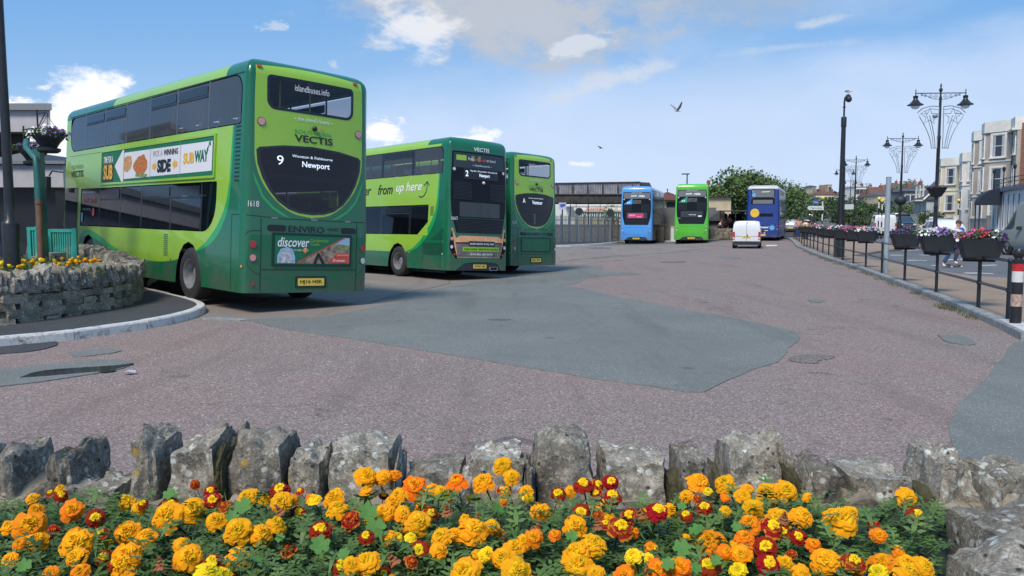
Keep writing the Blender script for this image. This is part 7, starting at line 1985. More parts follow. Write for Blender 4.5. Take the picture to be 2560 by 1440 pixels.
for k_ in range(5): mb.bar((k_ * 3.2, .05, zb + .3), ((k_ + 1) * 3.2 if (k_ + 1) * 3.2 < L_ else L_, .05, zb + .95), .02, 4); mb.bar(((k_ + 1) * 3.2 if (k_ + 1) * 3.2 < L_ else L_, .05, zb + .3), (k_ * 3.2, .05, zb + .95), .02, 4)
mb.build('balcony_railing', BLACK, oA)
for k_ in range(6):
    mb = MB(); u = .1 + k_ * 2.9; mb.bar((u, .05, zb + .2), (u, .05, zb + 1.5), .05, 6); mb.lathe([(.04, 0), (.10, .12), (.12, .28), (.02, .42)], (u, .05, zb + 1.45), 8); mb.build('balcony_lantern', BLACK, oA)
oAw = MB(); vs = []
for k_ in range(9):
    a = R(90) * k_ / 8; vs += [(2.0, -.1 - 1.5 * math.sin(a), 2.6 + 1.2 * math.cos(a)), (3.4, -.1 - 1.5 * math.sin(a), 2.6 + 1.2 * math.cos(a))]
oAw.add(vs + [(2.0, -.1, 2.6), (3.4, -.1, 2.6)], [(2 * i, 2 * i + 1, 2 * i + 3, 2 * i + 2) for i in range(8)] + [tuple([18] + [2 * i for i in range(9)]), tuple([19] + [2 * i + 1 for i in range(9)][::-1])])
aw = oAw.build('awning', mat('dark_navy_canvas', (.012, .022, .04), .8), oA)
mb = MB(); mb.lathe([(.28, 0), (.28, .02), (.001, .02)], (0, 0, 0), 16); em = mb.build('crest', mat('grey_crest', (.40, .42, .42), .6), aw); em.location = (1.99, -.8, 3.0); em.rotation_euler = (0, R(-90), 0)
mb = MB(); mb.box((2.05, -1.5, 1.3), (.07, .07, 2.6)); mb.box((3.35, -1.5, 1.3), (.07, .07, 2.6)); mb.build('awning_post', BLACK, oA)
# generic bay-fronted house
def bayhouse(label, p0, p1, z0, wallm, trimm, ztop, bays, floors, attic=None, gable=None, chim=None, shop=None):
    o, L_ = house('terraced_house', label, p0, p1, z0)
    h = ztop - z0
    mb = MB(); mb.box((L_ / 2, 4.5, h / 2 - .5), (L_ - .02, 9, h + 1)); mb.build('wall', wallm, o)
    mb = MB(); mb.box((L_ / 2, 4.45, h + .12), (L_ + .02, 9.3, .9)); mb.box((L_ / 2, 4.4, h - .42), (L_ + .05, 9.6, .16)); mb.build('parapet', trimm, o)
    for (u0, u1) in bays:
        dpt = 1.8; c0 = min(1.7, (u1 - u0) * .36)
        mb = MB(); mb.prism([(u0, .02), (u0 + c0, -dpt), (u1 - c0, -dpt), (u1, .02)], -.5, h - .2); by = mb.build('bay', wallm, o)
        mb = MB(); mb.prism([(u0 - .12, .02), (u0 + c0 - .1, -dpt - .14), (u1 - c0 + .1, -dpt - .14), (u1 + .12, .02)], h - .36, h + .57); mb.build('bay_cornice', trimm, o)
        for zz in floors[:-1]: mb = MB(); mb.prism([(u0 - .06, .02), (u0 + c0 - .05, -dpt - .07), (u1 - c0 + .05, -dpt - .07), (u1 + .06, .02)], zz + 1.45, zz + 1.60); mb.build('bay_cornice', trimm, o)
        for zz in floors:
            Mb = Matrix.Translation((0, -dpt, 0)); wframe(o, Mb, (u0 + u1) / 2, zz, min(1.45, (u1 - u0 - 2 * c0) * .8), 1.85, trimm)
            # splayed side lights
            for (ax, ay, bx_, by_) in ((u0, .02, u0 + c0, -dpt), (u1 - c0, -dpt, u1, .02)):
                d = Vector((bx_ - ax, by_ - ay, 0)); an = math.atan2(d.y, d.x)
                wframe(o, Matrix.Translation((ax, ay, 0)) @ Matrix.Rotation(an, 4, 'Z'), d.length / 2, zz, 1.15, 1.9, trimm)
    us = [u for u in ([(bays[i][1] + bays[i + 1][0]) / 2 for i in range(len(bays) - 1)] + [bays[-1][1] + 1.0, bays[0][0] - 1.0]) if .6 < u < L_ - .6]
    for u in us:
        for zz in floors[1:]: wframe(o, Matrix.Identity(4), u, zz, .8, 1.7, trimm, curtain=False)
    for u in (bays[0][0] - .5, bays[-1][1] + .5):
        if .2 < u < L_ - .1: mb = MB(); mb.bar((u, -.09, 0), (u, -.09, h - .5), .05, 6); mb.box((u, -.1, h - .6), (.2, .2, .25)); mb.build('drainpipe', BLACKR, o)
    mb = MB(); mb.bar((L_ * .3, 3, h), (L_ * .3, 3, h + 2.6), .03, 5); mb.bar((L_ * .3 - .7, 3, h + 2.5), (L_ * .3 + .7, 3, h + 2.5), .02, 4)
    for k_ in range(6): mb.bar((L_ * .3 - .6 + k_ * .24, 2.7, h + 2.5), (L_ * .3 - .6 + k_ * .24, 3.3, h + 2.5), .015, 4)
    mb.build('aerial', BLACKR, o)
    if attic: attic(o, L_, h)
    if gable:
        mb = MB(); mb.box((L_ + .03, 4.6, h / 2 - .2), (.08, 8.6, h + .5)); mb.build('brick_gable_wall', gable, o)
    if chim:
        for (u, v, n, zz) in chim:
            mb = MB(); mb.box((u, v, h + .5 + zz / 2), (.9, 2.6, zz + 1)); mb.box((u, v, h + zz + .95), (1.05, 2.8, .15)); st_ = mb.build('chimney', CHST, o)
            for k_ in range(n): mb = MB(); mb.lathe([(.17, 0), (.15, .9), (.19, .95), (.15, .97)], (u, v - 1.0 + k_ * 2.0 / max(1, n - 1), h + zz + 1.02), 12); mb.build('chimney_pot', POT, st_, 40)
    return o
zB = at(2500, 330, 76).z
bayhouse('tall grey and white bay-fronted house with brick end wall and chimney pots', (41.5, 66.5), (47.4, 80.2), .5, GREN, STRIM, 9.75, [(1.0, 6.0), (8.0, 13.0)], [2.1, 4.9, 7.7], gable=BRICK, chim=[(14.0, 3.5, 5, 1.1)])
def atticC(o, L_, h):
    mb = MB(); mb.box((L_ * .48, 5.2, h + 1.5), (L_ * .95, 6, 2.6)); mb.build('attic_storey', YREN, o); mb = MB(); mb.box((L_ * .48, 5.1, h + 2.9), (L_ * .98, 6.6, .22)); mb.build('attic_roof', SLATE, o)
    for u in (2.0, 4.4, 6.8): wframe(o, Matrix.Translation((0, 2.2, 0)), u, h + 1.7, 1.3, .8, None, curtain=False)
def shopC(o): pass
zC = 8.3
bayhouse('pale grey bay house with a boxy attic storey, beside the tall grey house', (47.45, 80.3), (51.6, 91.4), .9, WREN, STRIM, zC, [(5.6, 10.6)], [3.1, 6.0], attic=atticC)
bayhouse('cream bay house with dark shopfront between pale grey house and red brick house', (51.65, 91.5), (56.3, 103.5), 1.1, CREAM, STRIM, 8.85, [(3.0, 8.0)], [2.9, 6.1])
# D: red brick and tile hung house
oD, L_ = house('terraced_house', 'red brick and tile-hung house with tall white bay windows', (56.6, 104.2), (59.6, 112.0), 1.3)
hD = at(2360, 470, 107).z - 1.3
mb = MB(); mb.box((L_ / 2, 4.5, hD / 2 - .5), (L_, 9, hD + 1)); mb.build('wall', BRICK, oD)
mb = MB(); mb.add([(0, -.3, hD), (L_, -.3, hD), (L_, 4.5, hD + 3.6), (0, 4.5, hD + 3.6), (0, 9.3, hD), (L_, 9.3, hD)], [(0, 1, 2, 3), (3, 2, 5, 4), (0, 3, 4), (1, 5, 2)]); rf = mb.build('roof', TILE, oD)
mb = MB(); mb.box((L_ - .6, 4.5, hD + 4.0), (.8, 1.6, 2.0)); ch = mb.build('chimney', BRICK, rf)
for k_ in (-.4, .4): mb = MB(); mb.lathe([(.16, 0), (.14, .7)], (L_ - .6, 4.5 + k_, hD + 5.0), 10); mb.build('chimney_pot', POT, ch, 40)
for zz in (2.0, 5.2): wframe(oD, Matrix.Translation((0, -.5, 0)), 3.2, zz, 2.6, 2.4, STRIM, curtain=False); wframe(oD, Matrix.Identity(4), 6.6, zz, 1.0, 1.6, STRIM, curtain=False)
mb = MB(); mb.box((3.2, -.22, 3.6), (3.2, .44, 6.4)); mb.build('bay', STRIM, oD)
# E: pale blue gabled house
oE, L_ = house('terraced_house', 'pale blue house with steep slate roof and white bargeboards', (58.5, 113.5), (63.5, 127), 1.7)
hE = at(2325, 500, 118).z - 1.7
mb = MB(); mb.box((L_ / 2, 4.0, hE / 2 - .5), (L_, 8, hE + 1)); mb.build('wall', BREN, oE)
mb = MB(); mb.add([(-.3, -.4, hE - .1), (L_ + .3, -.4, hE - .1), (L_ + .3, 4.6, hE + 5.0), (-.3, 4.6, hE + 5.0), (-.3, 9, hE), (L_ + .3, 9, hE)], [(0, 1, 2, 3), (3, 2, 5, 4), (0, 3, 4), (1, 5, 2)]); mb.build('roof', SLATE, oE)
mb = MB(); mb.tube([(L_ + .34, -.4, hE - .1), (L_ + .34, 4.6, hE + 5.05), (L_ + .34, 9, hE)], .16, 4); mb.build('bargeboard', STRIM, oE)
for u in (2.5, 6.5, 10.5):
    for zz in (1.8, 4.6): wframe(oE, Matrix.Identity(4), u, zz, 1.3, 1.5, STRIM, curtain=False)
mb = MB(); mb.box((L_ / 2, -.7, 3.1), (L_ * .9, 1.4, .16)); mb.build('porch_roof', STRIM, oE)
mb = MB(); mb.box((4, 4.6, hE + 5), (.9, 1.3, 2.2)); mb.build('chimney', DGREY, oE)
# front garden walls, boundary
def gwall(a, b, h, m, label, z):
    o = empty('garden_wall', (a[0], a[1], z), math.atan2(b[1] - a[1], b[0] - a[0]), label, 'wall'); L_ = (Vector(b) - Vector(a)).length
    mb = MB(); mb.box((L_ / 2, 0, h / 2 - .3), (L_, .25, h + .6)); mb.build('wall', m, o); mb = MB(); mb.box((L_ / 2, 0, h + .04), (L_ + .1, .34, .08)); mb.build('coping', STRIM, o)
    for u in (0, L_): mb = MB(); mb.box((u, 0, h / 2), (.4, .4, h + .5)); mb.build('pier', m, o)
gwall((37.5, 63.0), (39.6, 69.2), 1.5, GREN, 'grey rendered garden wall in front of the tall grey house', .45)
gwall((42.5, 77), (47.5, 91), 1.3, STRIM, 'low white wall in front of the pale grey and cream houses', .75)
gwall((51.5, 101), (55.5, 113), 1.4, CREAM, 'cream curved garden wall by the red brick house', 1.3)
# street pavement in front of the houses
drape('house_footway', [(26, 36), (31, 50), (38.6, 66), (43.8, 79), (51.3, 99), (57, 113), (63, 130), (66, 131), (60, 112), (48, 80), (44, 66), (36, 44), (34, 36)], T_ISLE, .10, skirt=.12)
# F and hill houses
def block(label, px0, px1, ptop, pbot, d, m, roofm=None, rh=0.0, wins=0, name='house', chim=0, depth=8, gable=False, flat=False, wm=None):
    a, b = at(px0, ptop, d), at(px1, ptop, d); zb_ = min(at(px0, pbot, d).z, gz(a.x, d)) - .3
    w_ = b.x - a.x; h = a.z - zb_
    o = empty(name, (a.x, d, zb_), 0, label, 'house' if name == 'house' else name.replace('_', ' '))
    mb = MB(); mb.box((w_ / 2, depth / 2, h / 2), (w_, depth, h)); mb.build('wall', m, o)
    if roofm is not None:
        rz_ = rh * d / F
        mb = MB()
        if gable: mb.add([(-.2, -.3, h), (w_ + .2, -.3, h), (w_ + .2, depth + .3, h), (-.2, depth + .3, h), (w_ / 2, -.3, h + rz_), (w_ / 2, depth + .3, h + rz_)], [(0, 4, 5, 3), (4, 1, 2, 5), (0, 1, 4), (3, 5, 2)])
        elif flat: mb.box((w_ / 2, depth / 2, h + .1), (w_ + .5, depth + .5, .3))
        else: mb.add([(-.3, -.3, h), (w_ + .3, -.3, h), (w_ + .3, depth + .3, h), (-.3, depth + .3, h), (w_ * .2, depth / 2, h + rz_), (w_ * .8, depth / 2, h + rz_)], [(0, 1, 5, 4), (1, 2, 5), (2, 3, 4, 5), (3, 0, 4)])
        mb.build('roof', roofm, o)
    for k_ in range(chim):
        u = w_ * (k_ + .5) / chim; mb = MB(); mb.box((u, depth / 2, h + rh * d / F * .8 + .1), (w_ * .05 + .4, .9, 1.8)); c_ = mb.build('chimney', BRICK if k_ % 2 else CHST, o)
        mb = MB(); mb.lathe([(.16, 0), (.13, .6)], (u, depth / 2, h + rh * d / F * .8 + 1.0), 8); mb.build('chimney_pot', POT, c_, 40)
    if wins:
        rows = max(1, int(h / 3.2))
        for r_ in range(rows):
            for k_ in range(wins):
                zz = h - 1.5 - r_ * 3.0
                if zz < 1: continue
                u = w_ * (k_ + .5) / wins; mb = MB(); mb.box((u, -.03, zz), (1.15, .08, 1.6)); wn = mb.build('window', WHITE, o); mb = MB(); mb.box((u, -.075, zz), (.95, .02, 1.4)); mb.build('pane', wm or GL_HOUSE, wn)
    return o
block('dark grey house with a pair of small white windows beyond the blue house', 2262, 2304, 478, 530, 165, DGREY, SLATE, 10, 3, chim=2)
block('white hill villa with blue-grey shutters and flat parapet', 2140, 2178, 466, 500, 230, WREN, STRIM, 0, 4, flat=True, chim=2)
block('dark tile-roofed hill house right of the white villa', 2176, 2232, 492, 512, 215, CHST, TILE, 26, 2, chim=2)
block('yellowish stone hill house below the dark tiled roof', 2196, 2226, 488, 506, 195, YREN, SLATE, 8, 2)
block('slate-roofed hill house left of the grey pole', 2216, 2256, 486, 510, 240, CHST, TILE, 16, 2, chim=3)
block('cream tower-like house on the skyline beyond the trees', 2032, 2041, 466, 500, 260, YREN, SLATE, 4, 1, 'house')
block('tan square block on the skyline left of the camera column', 2069, 2080, 461, 490, 280, mat('tan_render', (.40, .28, .16), .85, var=.1), None, 0, 1, flat=True)
block('long low hill terrace with brown roofs left of the camera column', 2040, 2098, 486, 505, 250, CREAM, TILE, 8, 6, chim=4)
block('orange brick hill house on the skyline behind the camera column', 2056, 2068, 474, 495, 290, mat('orange_brick', (.42, .20, .10), .85, var=.1), TILE, 4, 1, chim=1)
block('pale hill house between the third and fourth lamps', 2112, 2138, 484, 505, 240, CREAM, TILE, 9, 3, chim=2)
block('small white house low on the hill by the tree edge', 2033, 2052, 496, 512, 225, WREN, SLATE, 5, 2)
block('brown roofed hill house above the beacons', 2226, 2262, 466, 480, 300, CHST, TILE, 10, 2, chim=2)
block('cream gabled hill house behind the tiled roofs', 2300, 2330, 468, 500, 190, CREAM, SLATE, 8, 2, chim=2)
# white noticeboard on the slope
c = at(2124, 517, 95); o = empty('notice_board', (c.x, 95, gz(c.x, 95)), 0, 'white notice board standing in front of dark shrubs', 'board'); h = c.z - gz(c.x, 95)
mb = MB(); mb.box((0, 0, h), (1.15, .06, .6)); mb.build('board', SW, o); mb = MB(); mb.bar((-.5, .04, 0), (-.5, .04, h), .04, 6); mb.bar((.5, .04, 0), (.5, .04, h), .04, 6); mb.build('legs', BLACK, o)
# ================================================================ behind the yard: fence, bridge, bowling building
PAL = mat('galvanised_palisade', (.25, .28, .30), .55, .35, var=.15, vscale=4)
f0, f1 = at(1385, 600, 57.5), at(1546, 600, 64)
fen = empty('palisade_fence', (f0.x, 57.5, gz(f0.x, 57.5) + .13), math.atan2(64 - 57.5, f1.x - f0.x), 'grey steel palisade fence behind the third green bus', 'fence')
L_ = math.hypot(f1.x - f0.x, 6.5); npn = 9
for k_ in range(npn + 1): mb = MB(); mb.box((L_ * k_ / npn, .05, 1.05), (.10, .10, 2.15)); mb.build('post', PAL, fen)
for k_ in range(npn):
    a = L_ * k_ / npn; w_ = L_ / npn; mb = MB()
    mb.box((a + w_ / 2, 0, .35), (w_ - .1, .04, .05)); mb.box((a + w_ / 2, 0, 1.7), (w_ - .1, .04, .05))
    n_ = int(w_ / .15)
    for j in range(n_):
        u = a + w_ * (j + .5) / n_
        mb.add([(u - .035, -.03, .05), (u + .035, -.03, .05), (u + .035, -.03, 1.95), (u, -.03, 2.05), (u - .035, -.03, 1.95), (u - .035, -.022, .05), (u + .035, -.022, .05), (u + .035, -.022, 1.95), (u, -.022, 2.05), (u - .035, -.022, 1.95)], [(0, 1, 2, 3, 4), (9, 8, 7, 6, 5), (0, 4, 9, 5), (1, 6, 7, 2)])
    mb.build('pale_panel', PAL, fen)
w0 = at(1350, 600, 66); mbw = MB(); mbw.box((5.5, 66.2, .75), (14, .4, 1.3)); mbw.box((5.5, 66.2, 1.45), (14.1, .5, .1)); o = mbw.build('boundary_wall', STONE2); tag(o, 'low rubble boundary wall seen through the palisade fence', 'wall')
BRM = mat('weathered_bridge_paint', (.035, .04, .045), .7, var=.3, vscale=3, c2=(.09, .075, .06)); CORR = mat('corrugated_grey_sheet', (.30, .31, .34), .6, var=.4, vscale=1.2, c2=(.42, .43, .47))
bd = 76; xl, xr = at(1150, 480, bd).x, at(1600, 480, bd).x
ztl, ztr = at(1400, 462, bd).z, at(1608, 455, bd).z
zd = at(1500, 487, bd).z; zbm = at(1500, 507, bd).z
brd = empty('footbridge', (xl, bd, 0), 0, 'black steel footbridge with corrugated parapet behind the blue bus', 'footbridge'); Lb = xr - xl
mb = MB(); mb.box((Lb / 2, 1.2, (zd + zbm) / 2 - .1), (Lb, .25, zd - zbm)); mb.box((Lb / 2, 0, (zd + zbm) / 2), (Lb, .3, zd - zbm)); mb.box((Lb / 2, .6, zd - .2), (Lb, 1.2, .1)); mb.box((Lb / 2, -.05, zd + .03), (Lb, .42, .10)); mb.build('girder', BRM, brd)
mb = MB(); nv = int(Lb / .16); vs, fs = [], []
for k_ in range(nv * 2 + 1):
    u = Lb * k_ / (nv * 2); yy = 0 if k_ % 2 else .09
    vs += [(u, yy, zd + .08), (u, yy, ztl + (ztr - ztl) * u / Lb - .05)]
for k_ in range(nv * 2): fs.append((2 * k_, 2 * k_ + 2, 2 * k_ + 3, 2 * k_ + 1))
mb.add(vs, fs); mb.build('corrugated_parapet', CORR, brd)
mb = MB(); mb.box((Lb / 2, .05, ztl + (ztr - ztl) / 2), (Lb, .2, .10), 0, Matrix.Rotation(-math.atan2(ztr - ztl, Lb), 4, 'Y')); mb.build('top_rail', BRM, brd)
for k_ in range(12): mb = MB(); mb.box((Lb * (k_ + .5) / 12, -.10, (zd + ztl) / 2 + .05), (.10, .10, ztl - zd)); mb.box((Lb * (k_ + .5) / 12, -.17, (zd + zbm) / 2), (.14, .05, zd - zbm)); mb.build('stanchion', BRM, brd)
mb = MB(); mb.prism([(0, zbm), (0, ztr), (.9, ztr - .05), (3.6, .5), (3.6, -.9), (2.4, -.4)], -.1, .1, Matrix.Translation((Lb, .2, 0)) @ Matrix.Rotation(R(90), 4, 'X')); mb.build('stair_side', BRM, brd)
for u in (.5, Lb - .4): mb = MB(); mb.box((u, .6, zbm / 2), (.35, .8, zbm)); mb.build('trestle', BRM, brd)
# bowling building
bw = empty('bowling_building', (at(1340, 560, 105).x, 105, 0), 0, 'white bowling building with red Superbowl lettering and green windows', 'building')
def bz(py): return at(1400, py, 105).z
def bx_(px): return at(px, 560, 105).x - bw.location.x
mb = MB(); mb.box(((bx_(1340) + bx_(1640)) / 2, 5, bz(500) / 2), (bx_(1640) - bx_(1340), 10, bz(500))); mb.build('wall', mat('white_cladding', (.72, .72, .68), .6, var=.05, vscale=.5), bw)
mb = MB(); mb.box(((bx_(1437) + bx_(1570)) / 2, -.5, bz(530) / 2), (bx_(1570) - bx_(1437), 1.0, bz(530))); mb.build('frontage', mat('mustard_frontage', (.50, .40, .20), .7, var=.1), bw)
mb = MB(); mb.box(((bx_(1436) + bx_(1572)) / 2, -.6, bz(530) + .1), (bx_(1572) - bx_(1436), 1.3, .22)); mb.build('canopy_edge', mat('tan_canopy', (.48, .38, .26), .7), bw)
GGW = mat('green_window_glass', (.04, .22, .18), .2)
for p0, p1 in ((1450, 1464), (1473, 1490), (1499, 1516), (1530, 1546)):
    mb = MB(); w_ = bx_(p1) - bx_(p0); mb.box((bx_(p0) + w_ / 2, -1.02, bz(537)), (w_, .06, bz(532) - bz(544))); wn = mb.build('window', GGW, bw); mb = MB()
    for q in (.0, .33, .66, 1): mb.box((bx_(p0) + w_ * q, -1.07, bz(537)), (.10, .04, bz(532) - bz(544)))
    mb.build('frame', WHITE, wn)
for px in (1425, 1440, 1470, 1500): mb = MB(); mb.box((bx_(px), -.02, bz(520)), (.06, .06, 3.4)); mb.build('panel_joint', DGREY, bw)
mb = MB(); mb.box(((bx_(1430) + bx_(1560)) / 2, -.02, bz(516.5)), (bx_(1560) - bx_(1430), .06, .05)); mb.build('panel_joint', DGREY, bw)
flat_text('lettering', 'Superbowl', Matrix.Translation((bx_(1465), -.10, bz(527))), bx_(1512) - bx_(1465), bz(518.5) - bz(527), mat('red_sign_letters', (.55, .02, .02), .5), bw, .008)
mb = MB(); mb.box((bx_(1422), -.6, bz(515)), (1.0, 1.0, .15)); mb.box((bx_(1422), -.6, bz(511)), (.5, .1, .4)); mb.build('balcony', WHITE, bw)
# lilac station sign, round sign backs
c = at(1406, 515, 60); o = empty('station_sign', (c.x, 60, .1), 0, 'pale lilac square sign with dark marks right of the third green bus', 'sign'); mb = MB(); mb.box((0, 0, c.z - .1), (.55, .05, .50)); mb.build('panel', mat('lilac_sign', (.50, .50, .66), .5), o); mb = MB(); mb.bar((0, .06, 0), (0, .06, c.z), .05, 8); mb.build('pole', BLACK, o)
mb = MB(); mb.lathe([(.12, 0), (.12, .02), (.001, .02)], (-.06, -.03, c.z - .06), 12, Matrix.Rotation(R(90), 4, 'X')); mb.lathe([(.10, 0), (.10, .02), (.001, .02)], (.12, -.03, c.z - .02), 12, Matrix.Rotation(R(90), 4, 'X')); mb.build('emblem', SB, o)
for px, py, lb in ((1448, 529, 'left of two round dark sign discs above the palisade fence'), (1526, 533, 'right of two round dark sign discs above the palisade fence')):
    c = at(px, py, 62); o = empty('round_sign', (c.x, 62, 0), 0, lb, 'sign'); mb = MB(); mb.lathe([(.30, 0), (.30, .03), (.001, .03)], (0, 0, c.z), 20, Matrix.Rotation(R(90), 4, 'X')); mb.build('disc', BLACKR, o, 40); mb = MB(); mb.bar((0, .05, 0), (0, .05, c.z), .04, 8); mb.build('pole', STEEL, o)
for px, lb in ((1426, 'thin black mast left of the Superbowl lettering'), (1471, 'thin black mast crossing the Superbowl lettering')):
    c = at(px, 505, 72); mb = MB(); mb.bar((c.x, 72, 0), (c.x, 72, c.z + .2), .035, 6); mb.bar((c.x, 72, 0), (c.x, 72, .5), .06, 6); tag(mb.build('mast', BLACK), lb, 'mast')
# pavilion between the buses
pv = empty('pavilion', (at(1655, 560, 88).x, 88, 0), 0, 'cream pavilion with red-brown pyramid roof and spire between the two far buses', 'building')
def q_(px, py): v = at(px, py, 88) - pv.location; return v
a, b = q_(1657, 500), q_(1697, 500)
mb = MB(); mb.box(((a.x + b.x) / 2, 2, a.z / 2), (b.x - a.x - .4, 4, a.z)); mb.build('wall', YREN, pv)
mb = MB(); t = q_(1681, 481); bl = [(a.x - .5, -.6, a.z), (b.x + .5, -.6, a.z), (b.x + .5, 4.6, a.z), (a.x - .5, 4.6, a.z)]; cx = (a.x + b.x) / 2
mid = [(cx - .55, 1.6, a.z + .75), (cx + .55, 1.6, a.z + .75), (cx + .55, 2.4, a.z + .75), (cx - .55, 2.4, a.z + .75)]
mb.add(bl + mid + [(cx, 2, t.z + .15)], [(0, 1, 5, 4), (1, 2, 6, 5), (2, 3, 7, 6), (3, 0, 4, 7), (4, 5, 8), (5, 6, 8), (6, 7, 8), (7, 4, 8)]); mb.build('roof', mat('brown_red_roof', (.14, .045, .03), .8, var=.2), pv)
mb = MB(); mb.bar((cx, 2, t.z), (cx, 2, q_(1681, 470).z), .04, 6); mb.sphere((cx, 2, t.z + .35), .09, 8, 6); mb.build('spire', BLACK, pv)
for k_ in range(6):
    for r_ in range(2):
        mb = MB(); u = a.x + .5 + (b.x - a.x - .9) * k_ / 5; mb.box((u, -.03, a.z - .55 - r_ * 1.5), (.20, .06, .7 if r_ == 0 else .9)); mb.build('window', GL_HOUSE, pv)
# steps and stone between the buses
so = empty('stone_steps', (at(1668, 600, 72).x, 70, 0), 0, 'flight of stone steps rising between the blue and lime buses', 'steps')
mb = MB()
for k_ in range(9): mb.box((.2, k_ * .32, .15 + k_ * .18), (1.6, .34, .06 + k_ * .0 + .12)); 
mb.build('steps', mat('worn_step_stone', (.20, .18, .15), .9, var=.3), so)
mb = MB(); mb.box((-1.0, 1.4, .6), (.6, 3.4, 1.2)); mb.prism([(0, 0), (3.2, 0), (3.2, 2.6), (0, .9)], 0, .12, Matrix.Translation((1.15, 0, 0)) @ Matrix.Rotation(R(90), 4, 'Z') @ Matrix.Rotation(R(90), 4, 'X')); mb.box((1.8, 3.0, 1.5), (5.5, .4, 3.0)); mb.build('side_wall', DGREY, so)
c = at(1682, 600, 64); mb = MB(); mb.box((c.x, 64, .72), (.40, .45, 1.15)); mb.box((c.x, 64, 1.31), (.44, .5, .05)); tag(mb.build('cabinet', WHITE), 'white roadside cabinet between the blue and lime buses', 'cabinet')
# right of the lime bus: cream building, stone gable house, low wall, shelter
block('cream building with brown roof behind the lime bus', 1762, 1828, 492, 560, 77, YREN, mat('flat_brown_roof', (.13, .08, .06), .8), 5, 0, chim=1)
block('grey stone gabled house right of the lime bus', 1768, 1832, 552, 590, 71.5, mat('grey_stone_house', (.22, .20, .17), .9, var=.2, vscale=1), SLATE, 26, 2, gable=True, depth=6)
wl = empty('stone_wall', (at(1772, 600, 65).x, 65, gz(16, 65)), 0, 'low rubble stone wall between the lime bus and the white van', 'wall')
rng = random.Random(8); xw = at(1868, 600, 65).x - wl.location.x
for row in range(3):
    u = 0
    while u < xw:
        ww = rng.uniform(.3, .6); mb = MB(); stone(mb, (u + ww / 2, 0, .12 + row * .27), ww, .4, .28, rng.uniform(0, 900), .08, 0, 0, 3, 0, .8); mb.build('wall_stone', STONE2, wl); u += ww
sh = empty('bus_shelter', (at(1838, 600, 68).x, 68, gz(19, 68) + .13), 0, 'dark framed glass bus shelter left of the navy bus', 'shelter')
for x in (-1.0, 1.0): mb = MB(); mb.box((x, 0, 1.1), (.07, .07, 2.2)); mb.box((x, 1.2, 1.1), (.07, .07, 2.2)); mb.build('post', BLACKR, sh)
mb = MB(); mb.box((0, .6, 2.22), (2.2, 1.5, .08)); mb.build('roof', mat('grey_shelter_frame', (.09, .10, .105), .5), sh)
for x in (-.68, .0, .65): mb = MB(); mb.box((x, 1.2, 1.15), (.56, .02, 1.7)); mb.build('pane', GL_CAR, sh)
mb = MB(); mb.box((-1.0, .6, 1.15), (.02, 1.0, 1.7)); mb.build('pane', GL_CAR, sh)
# mono street light
c = at(1718, 435, 78); o = empty('street_light', (c.x, 78, gz(c.x, 78)), 0, 'plain modern street light rising above the lime bus', 'street light'); h = c.z - gz(c.x, 78)
mb = MB(); mb.bar((0, 0, 0), (0, 0, h), .10, 10, .055); mb.build('pole', BLACKR, o, 40); mb = MB(); mb.box((-.15, 0, h), (.75, .22, .10)); mb.build('head', BLACKR, o)
